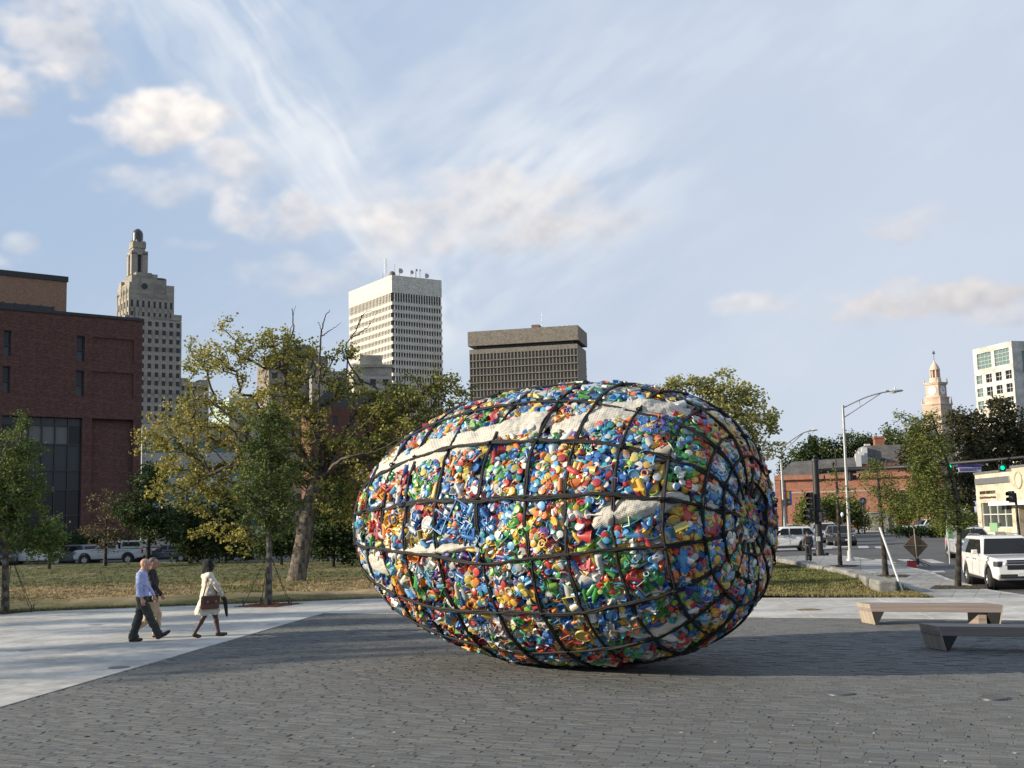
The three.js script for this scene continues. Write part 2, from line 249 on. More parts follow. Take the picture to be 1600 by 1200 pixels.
// pale concrete: slabs laid square to the left edge of the paver field, cut along it, along its far edge and along the lawn
const LAWN = [[-420, 972], [0, 957.5], [300, 946], [590, 935], [900, 932], [1200, 931], [1452, 934]];
{
  const D = nrm(PA, PB), N = [-D[1], D[0]], conc = new THREE.Group(); conc.name = 'plaza_pavement'; scene.add(conc); tag(conc, 'pale concrete pavement around the dark paver field', 'pavement', null, 'structure');
  const gen = (i) => { const k = 0.9 + 0.14 * rng(i + 3)(); return mat(0.54 * k, 0.515 * k, 0.465 * k, 0.85, { map: rep(T_mottle, 0.18), bumpMap: rep(T_bump, 0.7), bumpScale: 0.003 }); };
  const tones = [0, 1, 2, 3, 4].map(gen), rand = rng(17), back = gp(800, 945), left = gp(60, 1010);
  const lawnL = [gp(-420, 972), gp(590, 935)], lawnR = [gp(590, 935), gp(1452, 934)];
  const S = 3.4, S2 = 2.6;
  for (let i = -14; i < 16; i++) for (let j = -26; j < 26; j++) {
    const o = [PB[0] + D[0] * i * S + N[0] * j * S2, PB[1] + D[1] * i * S + N[1] * j * S2], g = 0.012;
    const sq = [[g, g], [S - g, g], [S - g, S2 - g], [g, S2 - g]].map(([a, b]) => [o[0] + D[0] * a + N[0] * b, o[1] + D[1] * a + N[1] * b]);
    for (const side of [0, 1]) {
      let p = sq;
      if (side === 0) p = keep(p, PA, PB, left); else { p = keep(p, PA, PB, IN); if (p.length > 2) p = keep(p, PB, PC, back); }
      if (p.length > 2) p = keep(p, lawnL[0], lawnL[1], left);
      if (p.length > 2) p = keep(p, lawnR[0], lawnR[1], IN);
      if (p.length < 3) continue;
      const c = p.reduce((a, q) => [a[0] + q[0] / p.length, a[1] + q[1] / p.length], [0, 0]);
      if (-c[1] < 8 || Math.abs(c[0]) > 0.46 * -c[1] + 6 || -c[1] > 52) continue;
      let area = 0; p.forEach((q, k) => { const r = p[(k + 1) % p.length]; area += q[0] * r[1] - q[1] * r[0]; });
      if (Math.abs(area) < 0.08) continue;
      if (area > 0) p = p.slice().reverse();
      part('paving_slab', slab(p, -0.1, 0.002 + rand() * 0.003), tones[Math.floor(rand() * 5)], conc);
    }
  }
  part('joint_filler', slab([gp(-420, 972), gp(590, 935), gp(1452, 934), gp(1900, 948), gp(1900, 972), PC, PB, gp(-300, 1192)], -0.12, -0.012), mat(0.12, 0.115, 0.10, 0.95), conc);
  // sidewalk by the street, cut into slabs
  const far = [[1205, 871], [1290, 866], [1345, 872], [1446, 892], [1476, 904], [1530, 920], [1602, 931], [1800, 960]], near = [[1205, 874.5], [1275, 888], [1345, 902], [1400, 917], [1452, 934], [1520, 936], [1600, 940], [1800, 948]];
  const walk = new THREE.Group(); walk.name = 'sidewalk'; scene.add(walk); tag(walk, 'grey sidewalk with a kerb between lawn and street', 'sidewalk', null, 'structure');
  const wt = [0, 1, 2].map((i) => mat(0.30 + i * 0.03, 0.295 + i * 0.03, 0.28 + i * 0.03, 0.88, { map: rep(T_mottle, 0.22), bumpMap: rep(T_bump, 0.7), bumpScale: 0.003 }));
  for (let k = 0; k < 6; k++) {
    const q = [gp(...far[k]), gp(...far[k + 1]), gp(...near[k + 1]), gp(...near[k])], B = (a, b) => [0, 1].map((c) => mix(mix(q[0][c], q[1][c], a), mix(q[3][c], q[2][c], a), b));
    const na = 2, nb = [1, 2, 3, 3, 2, 1][k];
    for (let i = 0; i < na; i++) for (let j = 0; j < nb; j++) {
      const e = 0.004, p = [B(i / na + e, j / nb + e), B((i + 1) / na - e, j / nb + e), B((i + 1) / na - e, (j + 1) / nb - e), B(i / na + e, (j + 1) / nb - e)];
      part('paving_slab', slab(p, ROAD - 0.02, -0.004), wt[Math.floor(rand() * 3)], walk);
    }
    const a = gnd(...far[k]), b = gnd(...far[k + 1]), l = a.distanceTo(b);
    const kerb = part('kerb', bx(l, 0.16, 0.16), mat(0.42, 0.41, 0.39, 0.85, { map: rep(T_mottle, 0.5) }), walk); kerb.position.copy(a).lerp(b, 0.5).setY(-0.078); kerb.rotation.y = Math.atan2(-(b.z - a.z), b.x - a.x); kerb.position.add(V(0, 0, -0.08).applyAxisAngle(V(0, 1, 0), kerb.rotation.y));
  }
  // far sidewalks across the street
  const w2 = part('far_sidewalk', [slab([gp(1205, 833, ROAD), gp(1340, 829, ROAD), gp(1400, 828, ROAD), gp(1400, 832, ROAD), gp(1330, 834, ROAD), gp(1205, 838, ROAD)].reverse(), ROAD, ROAD + 0.13), slab([gp(1395, 831, ROAD), gp(1530, 843, ROAD), gp(1640, 856, ROAD), gp(1640, 838, ROAD), gp(1480, 829, ROAD)].reverse(), ROAD, ROAD + 0.12)], wt[1]); tag(w2, 'pale sidewalk on the far side of the street', 'sidewalk', null, 'structure');
}
// lawn: one undulating sheet with green and straw-dry patches
const FARL = [[-420, 888], [0, 880], [300, 879], [590, 876], [900, 870], [1205, 874.5], [1400, 917]];
const lawnAt = (s, t) => { const f = clamp(s, 0, 0.99999) * (LAWN.length - 1), i = Math.floor(f), k = f - i, a = gp(...LAWN[i]), b = gp(...LAWN[i + 1]), c = gp(...FARL[i]), d = gp(...FARL[i + 1]); const n = [0, 1].map((j) => mix(a[j], b[j], k)), m = [0, 1].map((j) => mix(c[j], d[j], k)); return [mix(n[0], m[0], t), mix(n[1], m[1], t)]; };
const dryAt = (x, z) => { const d = -z, band = step(38.5, 42, d + 2 * fbm(x * 0.3, 3, 3, 5)) * step(57, 47, d + 6 * (fbm(x * 0.15, z * 0.15, 3, 6) - 0.5)) * step(2, -4, x); return clamp(band * step(0.28, 0.72, fbm(x * 0.3, z * 0.2, 5, 81)) * 0.95 + 0.4 * step(0.45, 0.75, fbm(x * 0.2, z * 0.12, 4, 83))); };
const moundAt = (x, z) => { const d = -z; return 0.16 * step(36.8, 41, d) * step(60, 44, d) * (0.5 + fbm(x * 0.5, z * 0.5, 4, 91)) + 0.09 * fbm(x * 0.8, z * 0.8, 3, 93) * step(36.5, 38, d); };
{
  const nu = 260, nv = 90, pos = [], col = [], uv = [], idx = [];
  for (let j = 0; j <= nv; j++) for (let i = 0; i <= nu; i++) {
    const [x, z] = lawnAt(i / nu, Math.pow(j / nv, 1.6)), k = dryAt(x, z), e = clamp(Math.min(j, (nu - i) * 0.5) / 5), f = 0.8 + 0.4 * fbm(x, z, 3, 95);
    pos.push(x, -0.012 + 0.02 * e + moundAt(x, z) * e, z); uv.push(x, z);
    col.push(mix(0.115, 0.34, k) * f, mix(0.115, 0.25, k) * f, mix(0.032, 0.125, k) * f);
    if (i < nu && j < nv) { const a = j * (nu + 1) + i; idx.push(a, a + 1, a + nu + 1, a + 1, a + nu + 2, a + nu + 1); }
  }
  const g = new THREE.BufferGeometry(); g.setAttribute('position', new THREE.Float32BufferAttribute(pos, 3)); g.setAttribute('color', new THREE.Float32BufferAttribute(col, 3)); g.setAttribute('uv', new THREE.Float32BufferAttribute(uv, 2)); g.setIndex(idx); g.computeVertexNormals();
  tag(part('lawn', g, mat(1, 1, 1, 0.95, { vertexColors: true, map: rep(T_mottle, 0.4), bumpMap: rep(T_bump, 0.9), bumpScale: 0.03 })), 'lawn with green and straw-dry patches behind the plaza', 'lawn', null, 'structure');
  // tufts of grass standing on it
  const blade = new THREE.BufferGeometry(), P = [], r = rng(5);
  for (let b = 0; b < 7; b++) { const a = r() * 6.3, x = (r() - 0.5) * 0.16, z = (r() - 0.5) * 0.16, h = 0.03 + r() * 0.035, c = Math.cos(a) * 0.012, s = Math.sin(a) * 0.012, lx = (r() - 0.5) * 0.07, lz = (r() - 0.5) * 0.07; P.push(x - c, 0, z - s, x + c, 0, z + s, x + lx, h, z + lz); }
  blade.setAttribute('position', new THREE.Float32BufferAttribute(P, 3)); blade.computeVertexNormals();
  const n = 42000, im = new THREE.InstancedMesh(blade, mat(1, 1, 1, 0.9, { side: THREE.DoubleSide }), n), o = new THREE.Object3D(), c = new THREE.Color();
  for (let i = 0; i < n; i++) {
    let x, z, t; do { t = Math.pow(r(), 2.2); [x, z] = lawnAt(0.1 + 0.9 * r(), t); } while (Math.abs(x) > 0.48 * -z + 1);
    const k = dryAt(x, z), f = 0.6 + 0.8 * r(), s = 0.6 + r() * 0.9; o.position.set(x, moundAt(x, z) * clamp(t * 20), z); o.rotation.set(0, r() * 6.3, 0); o.scale.set(s * 1.3, s, s * 1.3); o.updateMatrix(); im.setMatrixAt(i, o.matrix);
    im.setColorAt(i, c.setRGB(mix(0.11, 0.34, k) * f, mix(0.115, 0.25, k) * f, mix(0.03, 0.12, k) * f));
  }
  im.name = 'grass'; im.castShadow = im.receiveShadow = true; scene.add(im); tag(im, 'short grass blades covering the lawn', 'grass', null, 'stuff');
}
// rough granite blocks that edge the right-hand lawn
{
  const line = [[1209, 878], [1222, 880.5], [1237, 883], [1253, 887], [1270, 891], [1290, 896], [1312, 902], [1334, 908], [1354, 914], [1372, 921]], st = mat(0.30, 0.29, 0.26, 0.9, { map: rep(T_mottle, 1.2), bumpMap: rep(T_bump, 2), bumpScale: 0.02 }), r = rng(23);
  line.forEach(([u, v], i) => {
    const p = gnd(u, v), [u2, v2] = line[Math.min(i + 1, line.length - 1)], q = i < line.length - 1 ? gnd(u2, v2) : gnd(1388, 927), l = p.distanceTo(q) * 0.97, g = new RoundedBoxGeometry(l, 0.42 + r() * 0.1, 0.5 + r() * 0.15, 3, 0.07), a = g.attributes.position;
    for (let k = 0; k < a.count; k++) { const x = a.getX(k), y = a.getY(k), z = a.getZ(k), w = 0.12 * (n3(x * 3 + i * 9, y * 4, z * 4) - 0.5); a.setXYZ(k, x + w, y + w * 0.8, z + w); }
    g.computeVertexNormals();
    const o = part('granite_block', g, st); o.position.copy(p).lerp(q, 0.5).setY(0.08 + (i > 5 ? 0.06 : 0)); o.rotation.y = Math.atan2(-(q.z - p.z), q.x - p.x) + (r() - 0.5) * 0.1;
    const places = ['farthest granite block, touching the sculpture outline', 'second small granite block from the sculpture', 'pale granite block beside the walker with a backpack', 'granite block just past the walker on the lawn edge', 'granite block in the middle of the far lawn edge', 'granite block where the lawn edge starts to bend', 'long flat granite block left of the thin street tree', 'low grey granite block in front of the thin street tree', 'dark granite block next to the leaning white pole, second from the end', 'nearest granite block at the tip of the lawn'];
    tag(o, places[i], 'stone block', 'granite blocks edging the lawn');
  });
}
// flush round fittings in the paving
{
  const disc = (u, v, r, name, label, dark) => { const t = thing(name, label, 'ground fitting', gnd(u, v, 0.006)); part('cover', lathe([[0, 0.006], [r * 0.82, 0.006], [r * 0.84, 0.003], [r * 0.84, -0.02]], 24), mat(dark, dark, dark, 0.6), t); part('rim', lathe([[r * 0.85, -0.02], [r * 0.85, 0.008], [r, 0.008], [r, -0.02]], 24), mat(dark * 1.6, dark * 1.6, dark * 1.6, 0.5, { metalness: 0.5 }), t); };
  disc(38, 1016.5, 0.17, 'ground_light', 'dark round cover set in concrete at the far left', 0.2); disc(186, 1043, 0.19, 'ground_light', 'dark round cover in concrete beside the paver edge', 0.1); disc(147, 976, 0.2, 'ground_light', 'small round cover in concrete left of the bald walker', 0.26); disc(428, 975, 0.19, 'ground_light', 'small round cover in concrete right of the woman', 0.26);
  disc(1311, 1083, 0.17, 'ground_light', 'dark patch-like cover in pavers right of the sculpture', 0.07); disc(1552, 1090, 0.17, 'ground_light', 'dark oval cover in pavers at the right edge', 0.06);
  const p = gnd(1264, 952.5, 0.005), o = tag(part('rust_stain', new THREE.CircleGeometry(0.32, 24).rotateX(-PI / 2), mat(0.20, 0.13, 0.05, 0.95, { map: rep(T_mottle, 3) })), 'round rusty plate on the concrete right of the sculpture', 'metal plate'); o.position.copy(p); o.name = 'metal_plate';
  o.geometry = lathe([[0, 0.004], [0.31, 0.004], [0.33, -0.01]], 28);
}
{ // a few fallen leaves and bits of grit on the paving
  const r = rng(77), g = []; for (let i = 0; i < 170; i++) { const d = 11.5 + 16 * r() * r(), x = (r() - 0.5) * 0.84 * d, s = 0.012 + 0.028 * r() * r(); const q = new THREE.BufferGeometry(); q.setAttribute('position', new THREE.Float32BufferAttribute([-s * 0.5, 0, 0, 0, 0.006, s, s * 0.5, 0.004, 0, -s * 0.5, 0, 0, s * 0.5, 0.004, 0, 0, 0.005, -s], 3)); q.computeVertexNormals(); q.rotateY(r() * 6.3).translate(x, 0.004, -d); const k = r(); g.push(k < 0.45 ? paint(q, 0.5, 0.49, 0.46) : k < 0.75 ? paint(q, 0.22, 0.17, 0.05) : paint(q, 0.06, 0.045, 0.03)); }
  tag(part('litter', g, mat(1, 1, 1, 0.9, { vertexColors: true, side: THREE.DoubleSide })), 'tiny fallen leaves and bits of grit scattered over the pavers', 'litter', null, 'stuff');
}
// ---------- the sculpture: a caged spheroid packed with plastic ----------
const SC = (() => {
  const A = 4.32, AR = 3.76, B = 2.355, NR = 2.45, c0 = at(880, 819, 20.1), C = V(c0.x, B + 0.015, c0.z), phi = 36 * R;
  const ax = V(Math.cos(phi), 0, Math.sin(phi)), up = V(0, 1, 0), side = ax.clone().cross(up).normalize();   // side points to the camera's side
  if (side.z < 0) side.negate();
  // round on the left, blunter on the right; t runs along the axis from -1 to 1, psi turns round it, k is a distance off the surface in units of B
  const ex = (t) => (t > 0 ? NR : 2), al = (t) => (t > 0 ? AR : A), prof = (t) => Math.pow(Math.max(0, 1 - Math.pow(Math.abs(t), ex(t))), 1 / ex(t));
  const ringT = [-0.985, -0.93, -0.85, -0.71, -0.55, -0.395, -0.21, 0, 0.23, 0.41, 0.6, 0.77, 0.9, 0.955, 0.988];
  const dent = (r) => 0.36 * Math.exp(-((r / 0.46) ** 2));             // the right end is drawn inwards round its axis, like an apple's
  const line = (t) => { const r = prof(t); return [al(t) * t - (t > 0.3 ? dent(r) : 0), B * r]; };
  const turned = (t) => { const e = 0.002, p = line(Math.min(0.99999, t + e)), q = line(Math.max(-0.99999, t - e)), dx = p[0] - q[0], dr = p[1] - q[1], l = Math.hypot(dx, dr); return [-dr / l, dx / l]; };
  const about = (x, r, psi) => V(0, 0, 0).addScaledVector(ax, x).addScaledVector(up, r * Math.sin(psi)).addScaledVector(side, r * Math.cos(psi));
  const normal = (t, psi) => { const [x, r] = turned(t); return about(x, r, psi); };
  const bulge = (t, psi) => { const u = ((psi / R + 12.5) / 22.5 % 1 + 1) % 1; let i = 0; while (i < ringT.length && ringT[i] < t) i++; if (!i || i === ringT.length) return 0; return 0.028 * Math.sqrt(Math.sin(PI * u) * Math.sin(PI * (t - ringT[i - 1]) / (ringT[i] - ringT[i - 1]))); };   // the packing swells between the bars
  const pt = (t, psi, k = 1) => { const [x, r] = line(t), [nx, nr] = turned(t), o = (k - 1) * B; return about(x + nx * o, r + nr * o, psi); };
  const hit = (u, v) => {                                          // where the line of sight through a pixel meets the surface: [t, psi]
    const o = camera.position.clone().sub(C), d = ray(u, v).normalize(), P = V(), q = (s) => { P.copy(o).addScaledVector(d, s); const x = P.dot(ax), t = x / (x > 0 ? AR : A), r = Math.hypot(P.dot(up), P.dot(side)) / B, n = x > 0 ? NR : 2; return Math.pow(Math.abs(t), n) + Math.pow(r, n) - 1; };
    let s0 = 12, s1 = 0, best = 1e9, bs = 19; for (let s = 13; s < 24; s += 0.12) { const f = q(s); if (f < best) { best = f; bs = s; } if (f < 0) { s1 = s; break; } s0 = s; }
    if (s1) for (let i = 0; i < 24; i++) { const m = (s0 + s1) / 2; if (q(m) < 0) s1 = m; else s0 = m; } else s1 = bs;
    q(s1); const x = P.dot(ax); return [clamp(x / (x > 0 ? AR : A), -0.999, 0.999), Math.atan2(P.dot(up), P.dot(side))];
  };
  const root = thing('plastic_sculpture', 'giant egg of multicoloured plastic waste in a black bar cage on the pavers', 'sculpture', C);
  const rand = rng(101);
  // --- the cage ---
  const barM = mat(0.007, 0.007, 0.008, 0.7, { map: rep(T_mottle, 2), bumpMap: rep(T_bump, 3), bumpScale: 0.006 });
  const wob = (s, k) => (n2(s * 2.3, k * 7.7, 3) - 0.5);
  const rings = ringT, mer = 16;
  const strand = (path, k, rad, ofs, closed) => tube(path.map((p, i) => { const w = i / 9 + k * 2.1; return p.p.clone().addScaledVector(p.n, Math.cos(w + k) * ofs + wob(i * 0.12, k) * 0.02).addScaledVector(p.b, Math.sin(w + k) * ofs * 1.3 + wob(i * 0.15, k + 9) * 0.075); }), (t) => rad * (0.85 + 0.4 * n2(t * 40, k)), 7, closed);
  const bars = (path, closed, seed, fatness) => [0, 1, 2].map((k) => strand(path, k * 2.09 + seed, 0.0175 * fatness, 0.016 * fatness, closed));
  rings.forEach((t, i) => {
    const path = [], N = Math.max(40, Math.round(150 * prof(t)));
    for (let k = 0; k < N; k++) { const psi = k / N * 2 * PI, tt = t + 0.012 * (n2(k * 0.11 * (150 / N), i * 3.1, 8) - 0.5) * (k < N - 8 ? 1 : (N - k) / 8); path.push({ p: pt(tt, psi, 1.007), n: normal(t, psi), b: ax }); }
    part('cage_ring', bars(path, true, i * 1.7, 1.0), barM, root);
  });
  for (let m = 0; m < mer; m++) {
    const psi = (-12.5 + m * 22.5) * R, path = [];
    for (let k = 0; k <= 110; k++) { const th = PI * (0.03 + 0.94 * k / 110), t = -Math.cos(th), ps = psi + 0.06 * (n2(k * 0.09, m * 5.3, 12) - 0.5); path.push({ p: pt(t, ps, 1.012), n: normal(t, ps), b: up.clone().multiplyScalar(Math.cos(ps)).addScaledVector(side, -Math.sin(ps)) }); }
    part('cage_bar', bars(path, false, m * 2.3 + 40, 1.0), barM, root);
  }
  { // ties wrapped where bars cross
    const g = [];
    for (const t of rings) for (let m = 0; m < mer; m++) {
      if (rand() < 0.25 || Math.abs(t) > 0.97) continue;
      const psi = (-12.5 + m * 22.5) * R, n = normal(t, psi), p = pt(t, psi, 1.014);
      for (let k = 0; k < 2; k++) { const q = new THREE.TorusGeometry(0.035 + rand() * 0.012, 0.011, 5, 10); q.rotateX(rand() * 3).rotateY(rand() * 6); q.translate(p.x + n.x * 0.005, p.y + n.y * 0.005, p.z + n.z * 0.005); g.push(q); }
      const e = V(rand() - 0.5, rand() - 0.5, rand() - 0.5).multiplyScalar(0.07).add(p).addScaledVector(n, 0.05); g.push(rod(p, e, 0.007, 0.004, 5));
    }
    part('wire_tie', g, barM, root, 'stuff');
  }
  // --- a dark core behind the packing ---
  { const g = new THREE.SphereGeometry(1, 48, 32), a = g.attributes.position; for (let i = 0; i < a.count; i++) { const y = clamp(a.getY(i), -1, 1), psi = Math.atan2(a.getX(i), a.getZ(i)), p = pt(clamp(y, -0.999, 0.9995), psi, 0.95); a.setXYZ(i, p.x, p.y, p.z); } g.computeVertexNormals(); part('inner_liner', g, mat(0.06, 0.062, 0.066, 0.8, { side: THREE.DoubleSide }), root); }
  // --- kinds of plastic piece, each about one unit across, opening or top along +y ---
  const box4 = (pts) => lathe(pts, 4).rotateY(PI / 4).scale(1, 1, 1);
  const flatN = (g) => { g = g.index ? g.toNonIndexed() : g; g.computeVertexNormals(); return g; };
  const crumple = (d, amp, seed) => { const g = new THREE.IcosahedronGeometry(0.5, d), a = g.attributes.position; for (let i = 0; i < a.count; i++) { const x = a.getX(i), y = a.getY(i), z = a.getZ(i), k = 1 + amp * (n3(x * 5 + seed, y * 5, z * 5) - 0.5) * 2; a.setXYZ(i, x * k, y * k * 0.7, z * k); } g.computeVertexNormals(); return g; };
  const KIND = {
    bottle: [lathe([[0, -0.5], [0.16, -0.5], [0.19, -0.46], [0.18, -0.2], [0.19, 0.05], [0.17, 0.2], [0.07, 0.36], [0.06, 0.42], [0.08, 0.42], [0.08, 0.5], [0, 0.5]], 10), 1.15, 17],
    plastic_cup: [lathe([[0, -0.4], [0.27, -0.4], [0.4, 0.4], [0.44, 0.41], [0.44, 0.36], [0.37, 0.38], [0.25, -0.34], [0, -0.34]], 12), 0.8, 17],
    bottle_cap: [lathe([[0.36, -0.3], [0.45, -0.3], [0.47, 0.18], [0.42, 0.26], [0, 0.27]], 12), 0.42, 14],
    tub: [flatN(box4([[0, -0.34], [0.5, -0.34], [0.62, 0.3], [0.68, 0.3], [0.68, 0.24], [0.56, 0.24], [0.46, -0.28], [0, -0.28]])), 0.85, 17],
    round_lid: [lathe([[0, 0.03], [0.4, 0.03], [0.42, 0.07], [0.5, 0.07], [0.5, -0.08], [0.46, -0.08], [0.45, 0], [0, -0.01]], 16), 0.75, 9],
    bowl: [lathe([[0, -0.28], [0.2, -0.28], [0.4, -0.08], [0.52, 0.22], [0.55, 0.22], [0.5, 0.16], [0.37, -0.08], [0.18, -0.22], [0, -0.22]], 14), 0.9, 6],
    jug: [merge([lathe([[0, -0.5], [0.28, -0.5], [0.31, -0.4], [0.3, 0.1], [0.2, 0.3], [0.1, 0.4], [0.1, 0.5], [0, 0.5]], 10), new THREE.TorusGeometry(0.13, 0.05, 6, 10, PI * 1.1).rotateZ(-PI / 2).translate(0.24, 0.14, 0)]), 1.2, 9],
    toy_brick: [merge([new RoundedBoxGeometry(0.9, 0.45, 0.55, 1, 0.04), ...[[-0.22, -0.13], [0.22, -0.13], [-0.22, 0.13], [0.22, 0.13]].map(([x, z]) => cyl(0.11, 0.11, 0.12, x, 0.22, z, 8))]), 0.75, 11],
    plastic_ring: [new THREE.TorusGeometry(0.38, 0.09, 6, 16).rotateX(PI / 2), 0.5, 1],
    crumpled_bag: [crumple(3, 0.42, 3), 1.05, 3],
    toy_shovel: [merge([new RoundedBoxGeometry(0.42, 0.05, 0.5, 1, 0.02).translate(0, 0, 0.3), new RoundedBoxGeometry(0.05, 0.14, 0.5, 1, 0.02).translate(0.2, 0.05, 0.3), new RoundedBoxGeometry(0.05, 0.14, 0.5, 1, 0.02).translate(-0.2, 0.05, 0.3), new THREE.CapsuleGeometry(0.055, 0.5, 3, 8).rotateX(PI / 2).translate(0, 0.02, -0.25)]), 1.1, 1.2],
    funnel: [lathe([[0.06, -0.5], [0.09, -0.1], [0.42, 0.34], [0.46, 0.36], [0.42, 0.3], [0.05, -0.12], [0.04, -0.5]], 12), 0.85, 2],
    tray: [flatN(merge([new RoundedBoxGeometry(1, 0.05, 0.7, 1, 0.02), ...[[0, 0.33, 1, 0.05], [0, -0.33, 1, 0.05], [0.48, 0, 0.05, 0.7], [-0.48, 0, 0.05, 0.7]].map(([x, z, w, d]) => bx(w, 0.2, d, x, 0.1, z))])), 1.0, 1.5],
    flat_bottle: [lathe([[0, -0.5], [0.26, -0.5], [0.29, -0.44], [0.27, 0.15], [0.12, 0.34], [0.1, 0.4], [0.13, 0.41], [0.12, 0.52], [0, 0.52]], 10).scale(1, 1, 0.55), 1.1, 13],
  };
  const EXT = {}; for (const k in KIND) { KIND[k][0].computeBoundingBox(); const b = KIND[k][0].boundingBox; EXT[k] = V(Math.max(-b.min.x, b.max.x), Math.max(-b.min.y, b.max.y), Math.max(-b.min.z, b.max.z)); }
  const HUES = [[0.035, 0.17, 0.46], [0.02, 0.08, 0.30], [0.09, 0.34, 0.60], [0.62, 0.61, 0.58], [0.72, 0.70, 0.64], [0.68, 0.40, 0.035], [0.70, 0.19, 0.03], [0.55, 0.045, 0.035], [0.40, 0.025, 0.035], [0.05, 0.30, 0.055], [0.02, 0.17, 0.08], [0.26, 0.46, 0.06], [0.13, 0.05, 0.27], [0.04, 0.33, 0.36], [0.36, 0.38, 0.38], [0.62, 0.23, 0.26], [0.66, 0.52, 0.10], [0.50, 0.46, 0.34], [0.42, 0.52, 0.52]];
  for (const h of HUES) for (let c = 0; c < 3; c++) h[c] = 0.9 * (h[c] * 0.93 + 0.07 * (h[0] + h[1] + h[2]) / 3);
  const FAM = [[0, 1, 2, 0, 13], [3, 4, 14, 17, 3], [5, 6, 5, 16], [6, 7, 8, 7], [9, 10, 11, 9], [2, 14, 3, 18], [1, 2, 14, 0], [5, 16, 8, 6]];
  const gloss = { roughness: 0.4, clearcoat: 0.25, clearcoatRoughness: 0.3 };
  const mats = HUES.map((h) => mat(h[0], h[1], h[2], 0.42, { ...gloss, map: rep(T_fine, 1) }));
  const white = mat(1, 1, 1, 0.42, { ...gloss });
  const names = Object.keys(KIND), total = names.reduce((a, n) => a + KIND[n][2], 0);
  const pick = (r) => { r *= total; for (const n of names) { r -= KIND[n][2]; if (r < 0) return n; } return names[0]; };
  // white net bags pushed through the packing: paths over the surface
  const BAGS = [
    [[[562, 757], [600, 733], [650, 712], [705, 692], [760, 676], [815, 664]], 25], [[[735, 690], [790, 668], [840, 654], [868, 645]], 17], [[[858, 668], [905, 660], [950, 648], [990, 641], [1030, 642]], 20], [[[930, 636], [985, 632], [1040, 634], [1095, 650]], 13],
    [[[925, 822], [955, 803], [1000, 792], [1040, 783], [1085, 779]], 21], [[[612, 862], [655, 860], [700, 858], [748, 850]], 9], [[[574, 866], [590, 880], [612, 898]], 15], [[[1105, 792], [1130, 797], [1150, 802]], 16], [[[1085, 965], [1040, 985], [990, 1000]], 12],
  ];
  const bagS = BAGS.map(([p, w]) => [p.map(([u, v]) => { const [t, s] = hit(u, v); return pt(t, s, 1); }), w / 91]);
  const inBag = (p) => { for (const [c, w] of bagS) for (let i = 0; i + 1 < c.length; i++) { const a = c[i], b = c[i + 1], ab = b.clone().sub(a), k = clamp(p.clone().sub(a).dot(ab) / ab.lengthSq()); if (a.clone().addScaledVector(ab, k).distanceTo(p) < w * 0.72) return true; } return false; };
  // --- place the pieces in two layers ---
  const eye = camera.position.clone().sub(C), list = [], bolt = (n) => new THREE.Quaternion().setFromUnitVectors(V(0, 1, 0), n);
  const add = (kind, size, t, psi, k, colour) => {
    const n = normal(t, psi); if (inBag(pt(t, psi, 1))) return;
    const tilt = kind === 'round_lid' || kind === 'bottle_cap' || kind === 'bowl' || kind === 'tray' || kind === 'tub' ? 0.75 : 1.25, lay = /bottle$|jug|funnel|cup/.test(kind) && rand() < 0.8 ? new THREE.Quaternion().setFromEuler(new THREE.Euler(0, rand() * 6.28, 1.57 + (rand() - 0.5) * 0.7)) : null, q = lay ? bolt(n).multiply(lay) : bolt(n).multiply(new THREE.Quaternion().setFromEuler(new THREE.Euler((rand() - 0.5) * 2 * tilt, rand() * 6.28, (rand() - 0.5) * 2 * tilt)));
    if (kind === 'toy_shovel') q.copy(bolt(n).multiply(new THREE.Quaternion().setFromEuler(new THREE.Euler((rand() - 0.5) * 0.4, rand() * 6.28, 0, 'YXZ'))));
    // each piece is pressed outwards until it touches the taut net, or a little less far for those behind (k below 1)
    const m = n.clone().applyQuaternion(q.clone().invert()), e = EXT[kind], h = size * (Math.abs(m.x) * e.x + Math.abs(m.y) * e.y + Math.abs(m.z) * e.z) * 0.92, p = pt(t, psi, k + bulge(t, psi) * 0.9 + 0.006 - h / B);
    list.push({ kind, size, p, q, colour, face: n.dot(eye.clone().sub(p).normalize()) });
  };
  const hueAt = (p) => {
    const f = Math.floor(n3(p.x * 1.15 + 31, p.y * 1.25 + 7, p.z * 1.15 + 11) * 1.9 * FAM.length) % FAM.length, g = FAM[f];
    return rand() < 0.5 ? g[Math.floor(rand() * g.length)] : [0, 1, 2, 3, 4, 5, 6, 7, 9, 11, 12, 13, 14, 8, 10, 16, 0, 3, 17, 5, 2, 7, 6, 18, 1, 9, 18, 3, 2, 4][Math.floor(rand() * 30)];
  };
  const area = (n, lo, hi, k0, k1) => { for (let i = 0; i < n; i++) {
    let t, psi; do { t = rand() < 0.16 ? 0.9995 - rand() * rand() * 0.14 : rand() * 2 - 1; psi = rand() * 2 * PI; } while (rand() > prof(t) * 0.8 + 0.2 && t < 0.86);
    const p = pt(t, psi), caps = n3(p.x * 0.9 + 5, p.y * 1.6 + 17, p.z * 0.9 + 2) > 0.64;   // pockets that hold nothing but bottle caps
    if (caps && rand() < 0.75) { for (let j = 0; j < 3; j++) add(rand() < 0.8 ? 'bottle_cap' : 'plastic_ring', 0.10 + rand() * 0.05, clamp(t + (rand() - 0.5) * 0.05, -0.995, 0.995), psi + (rand() - 0.5) * 0.1, mix(k0, k1, rand()), hueAt(p)); continue; }
    const kind = pick(rand()); add(kind, KIND[kind][1] * mix(lo, hi, Math.pow(rand(), 1.8)), t, psi, mix(k0, k1, rand()), hueAt(p));
  } };
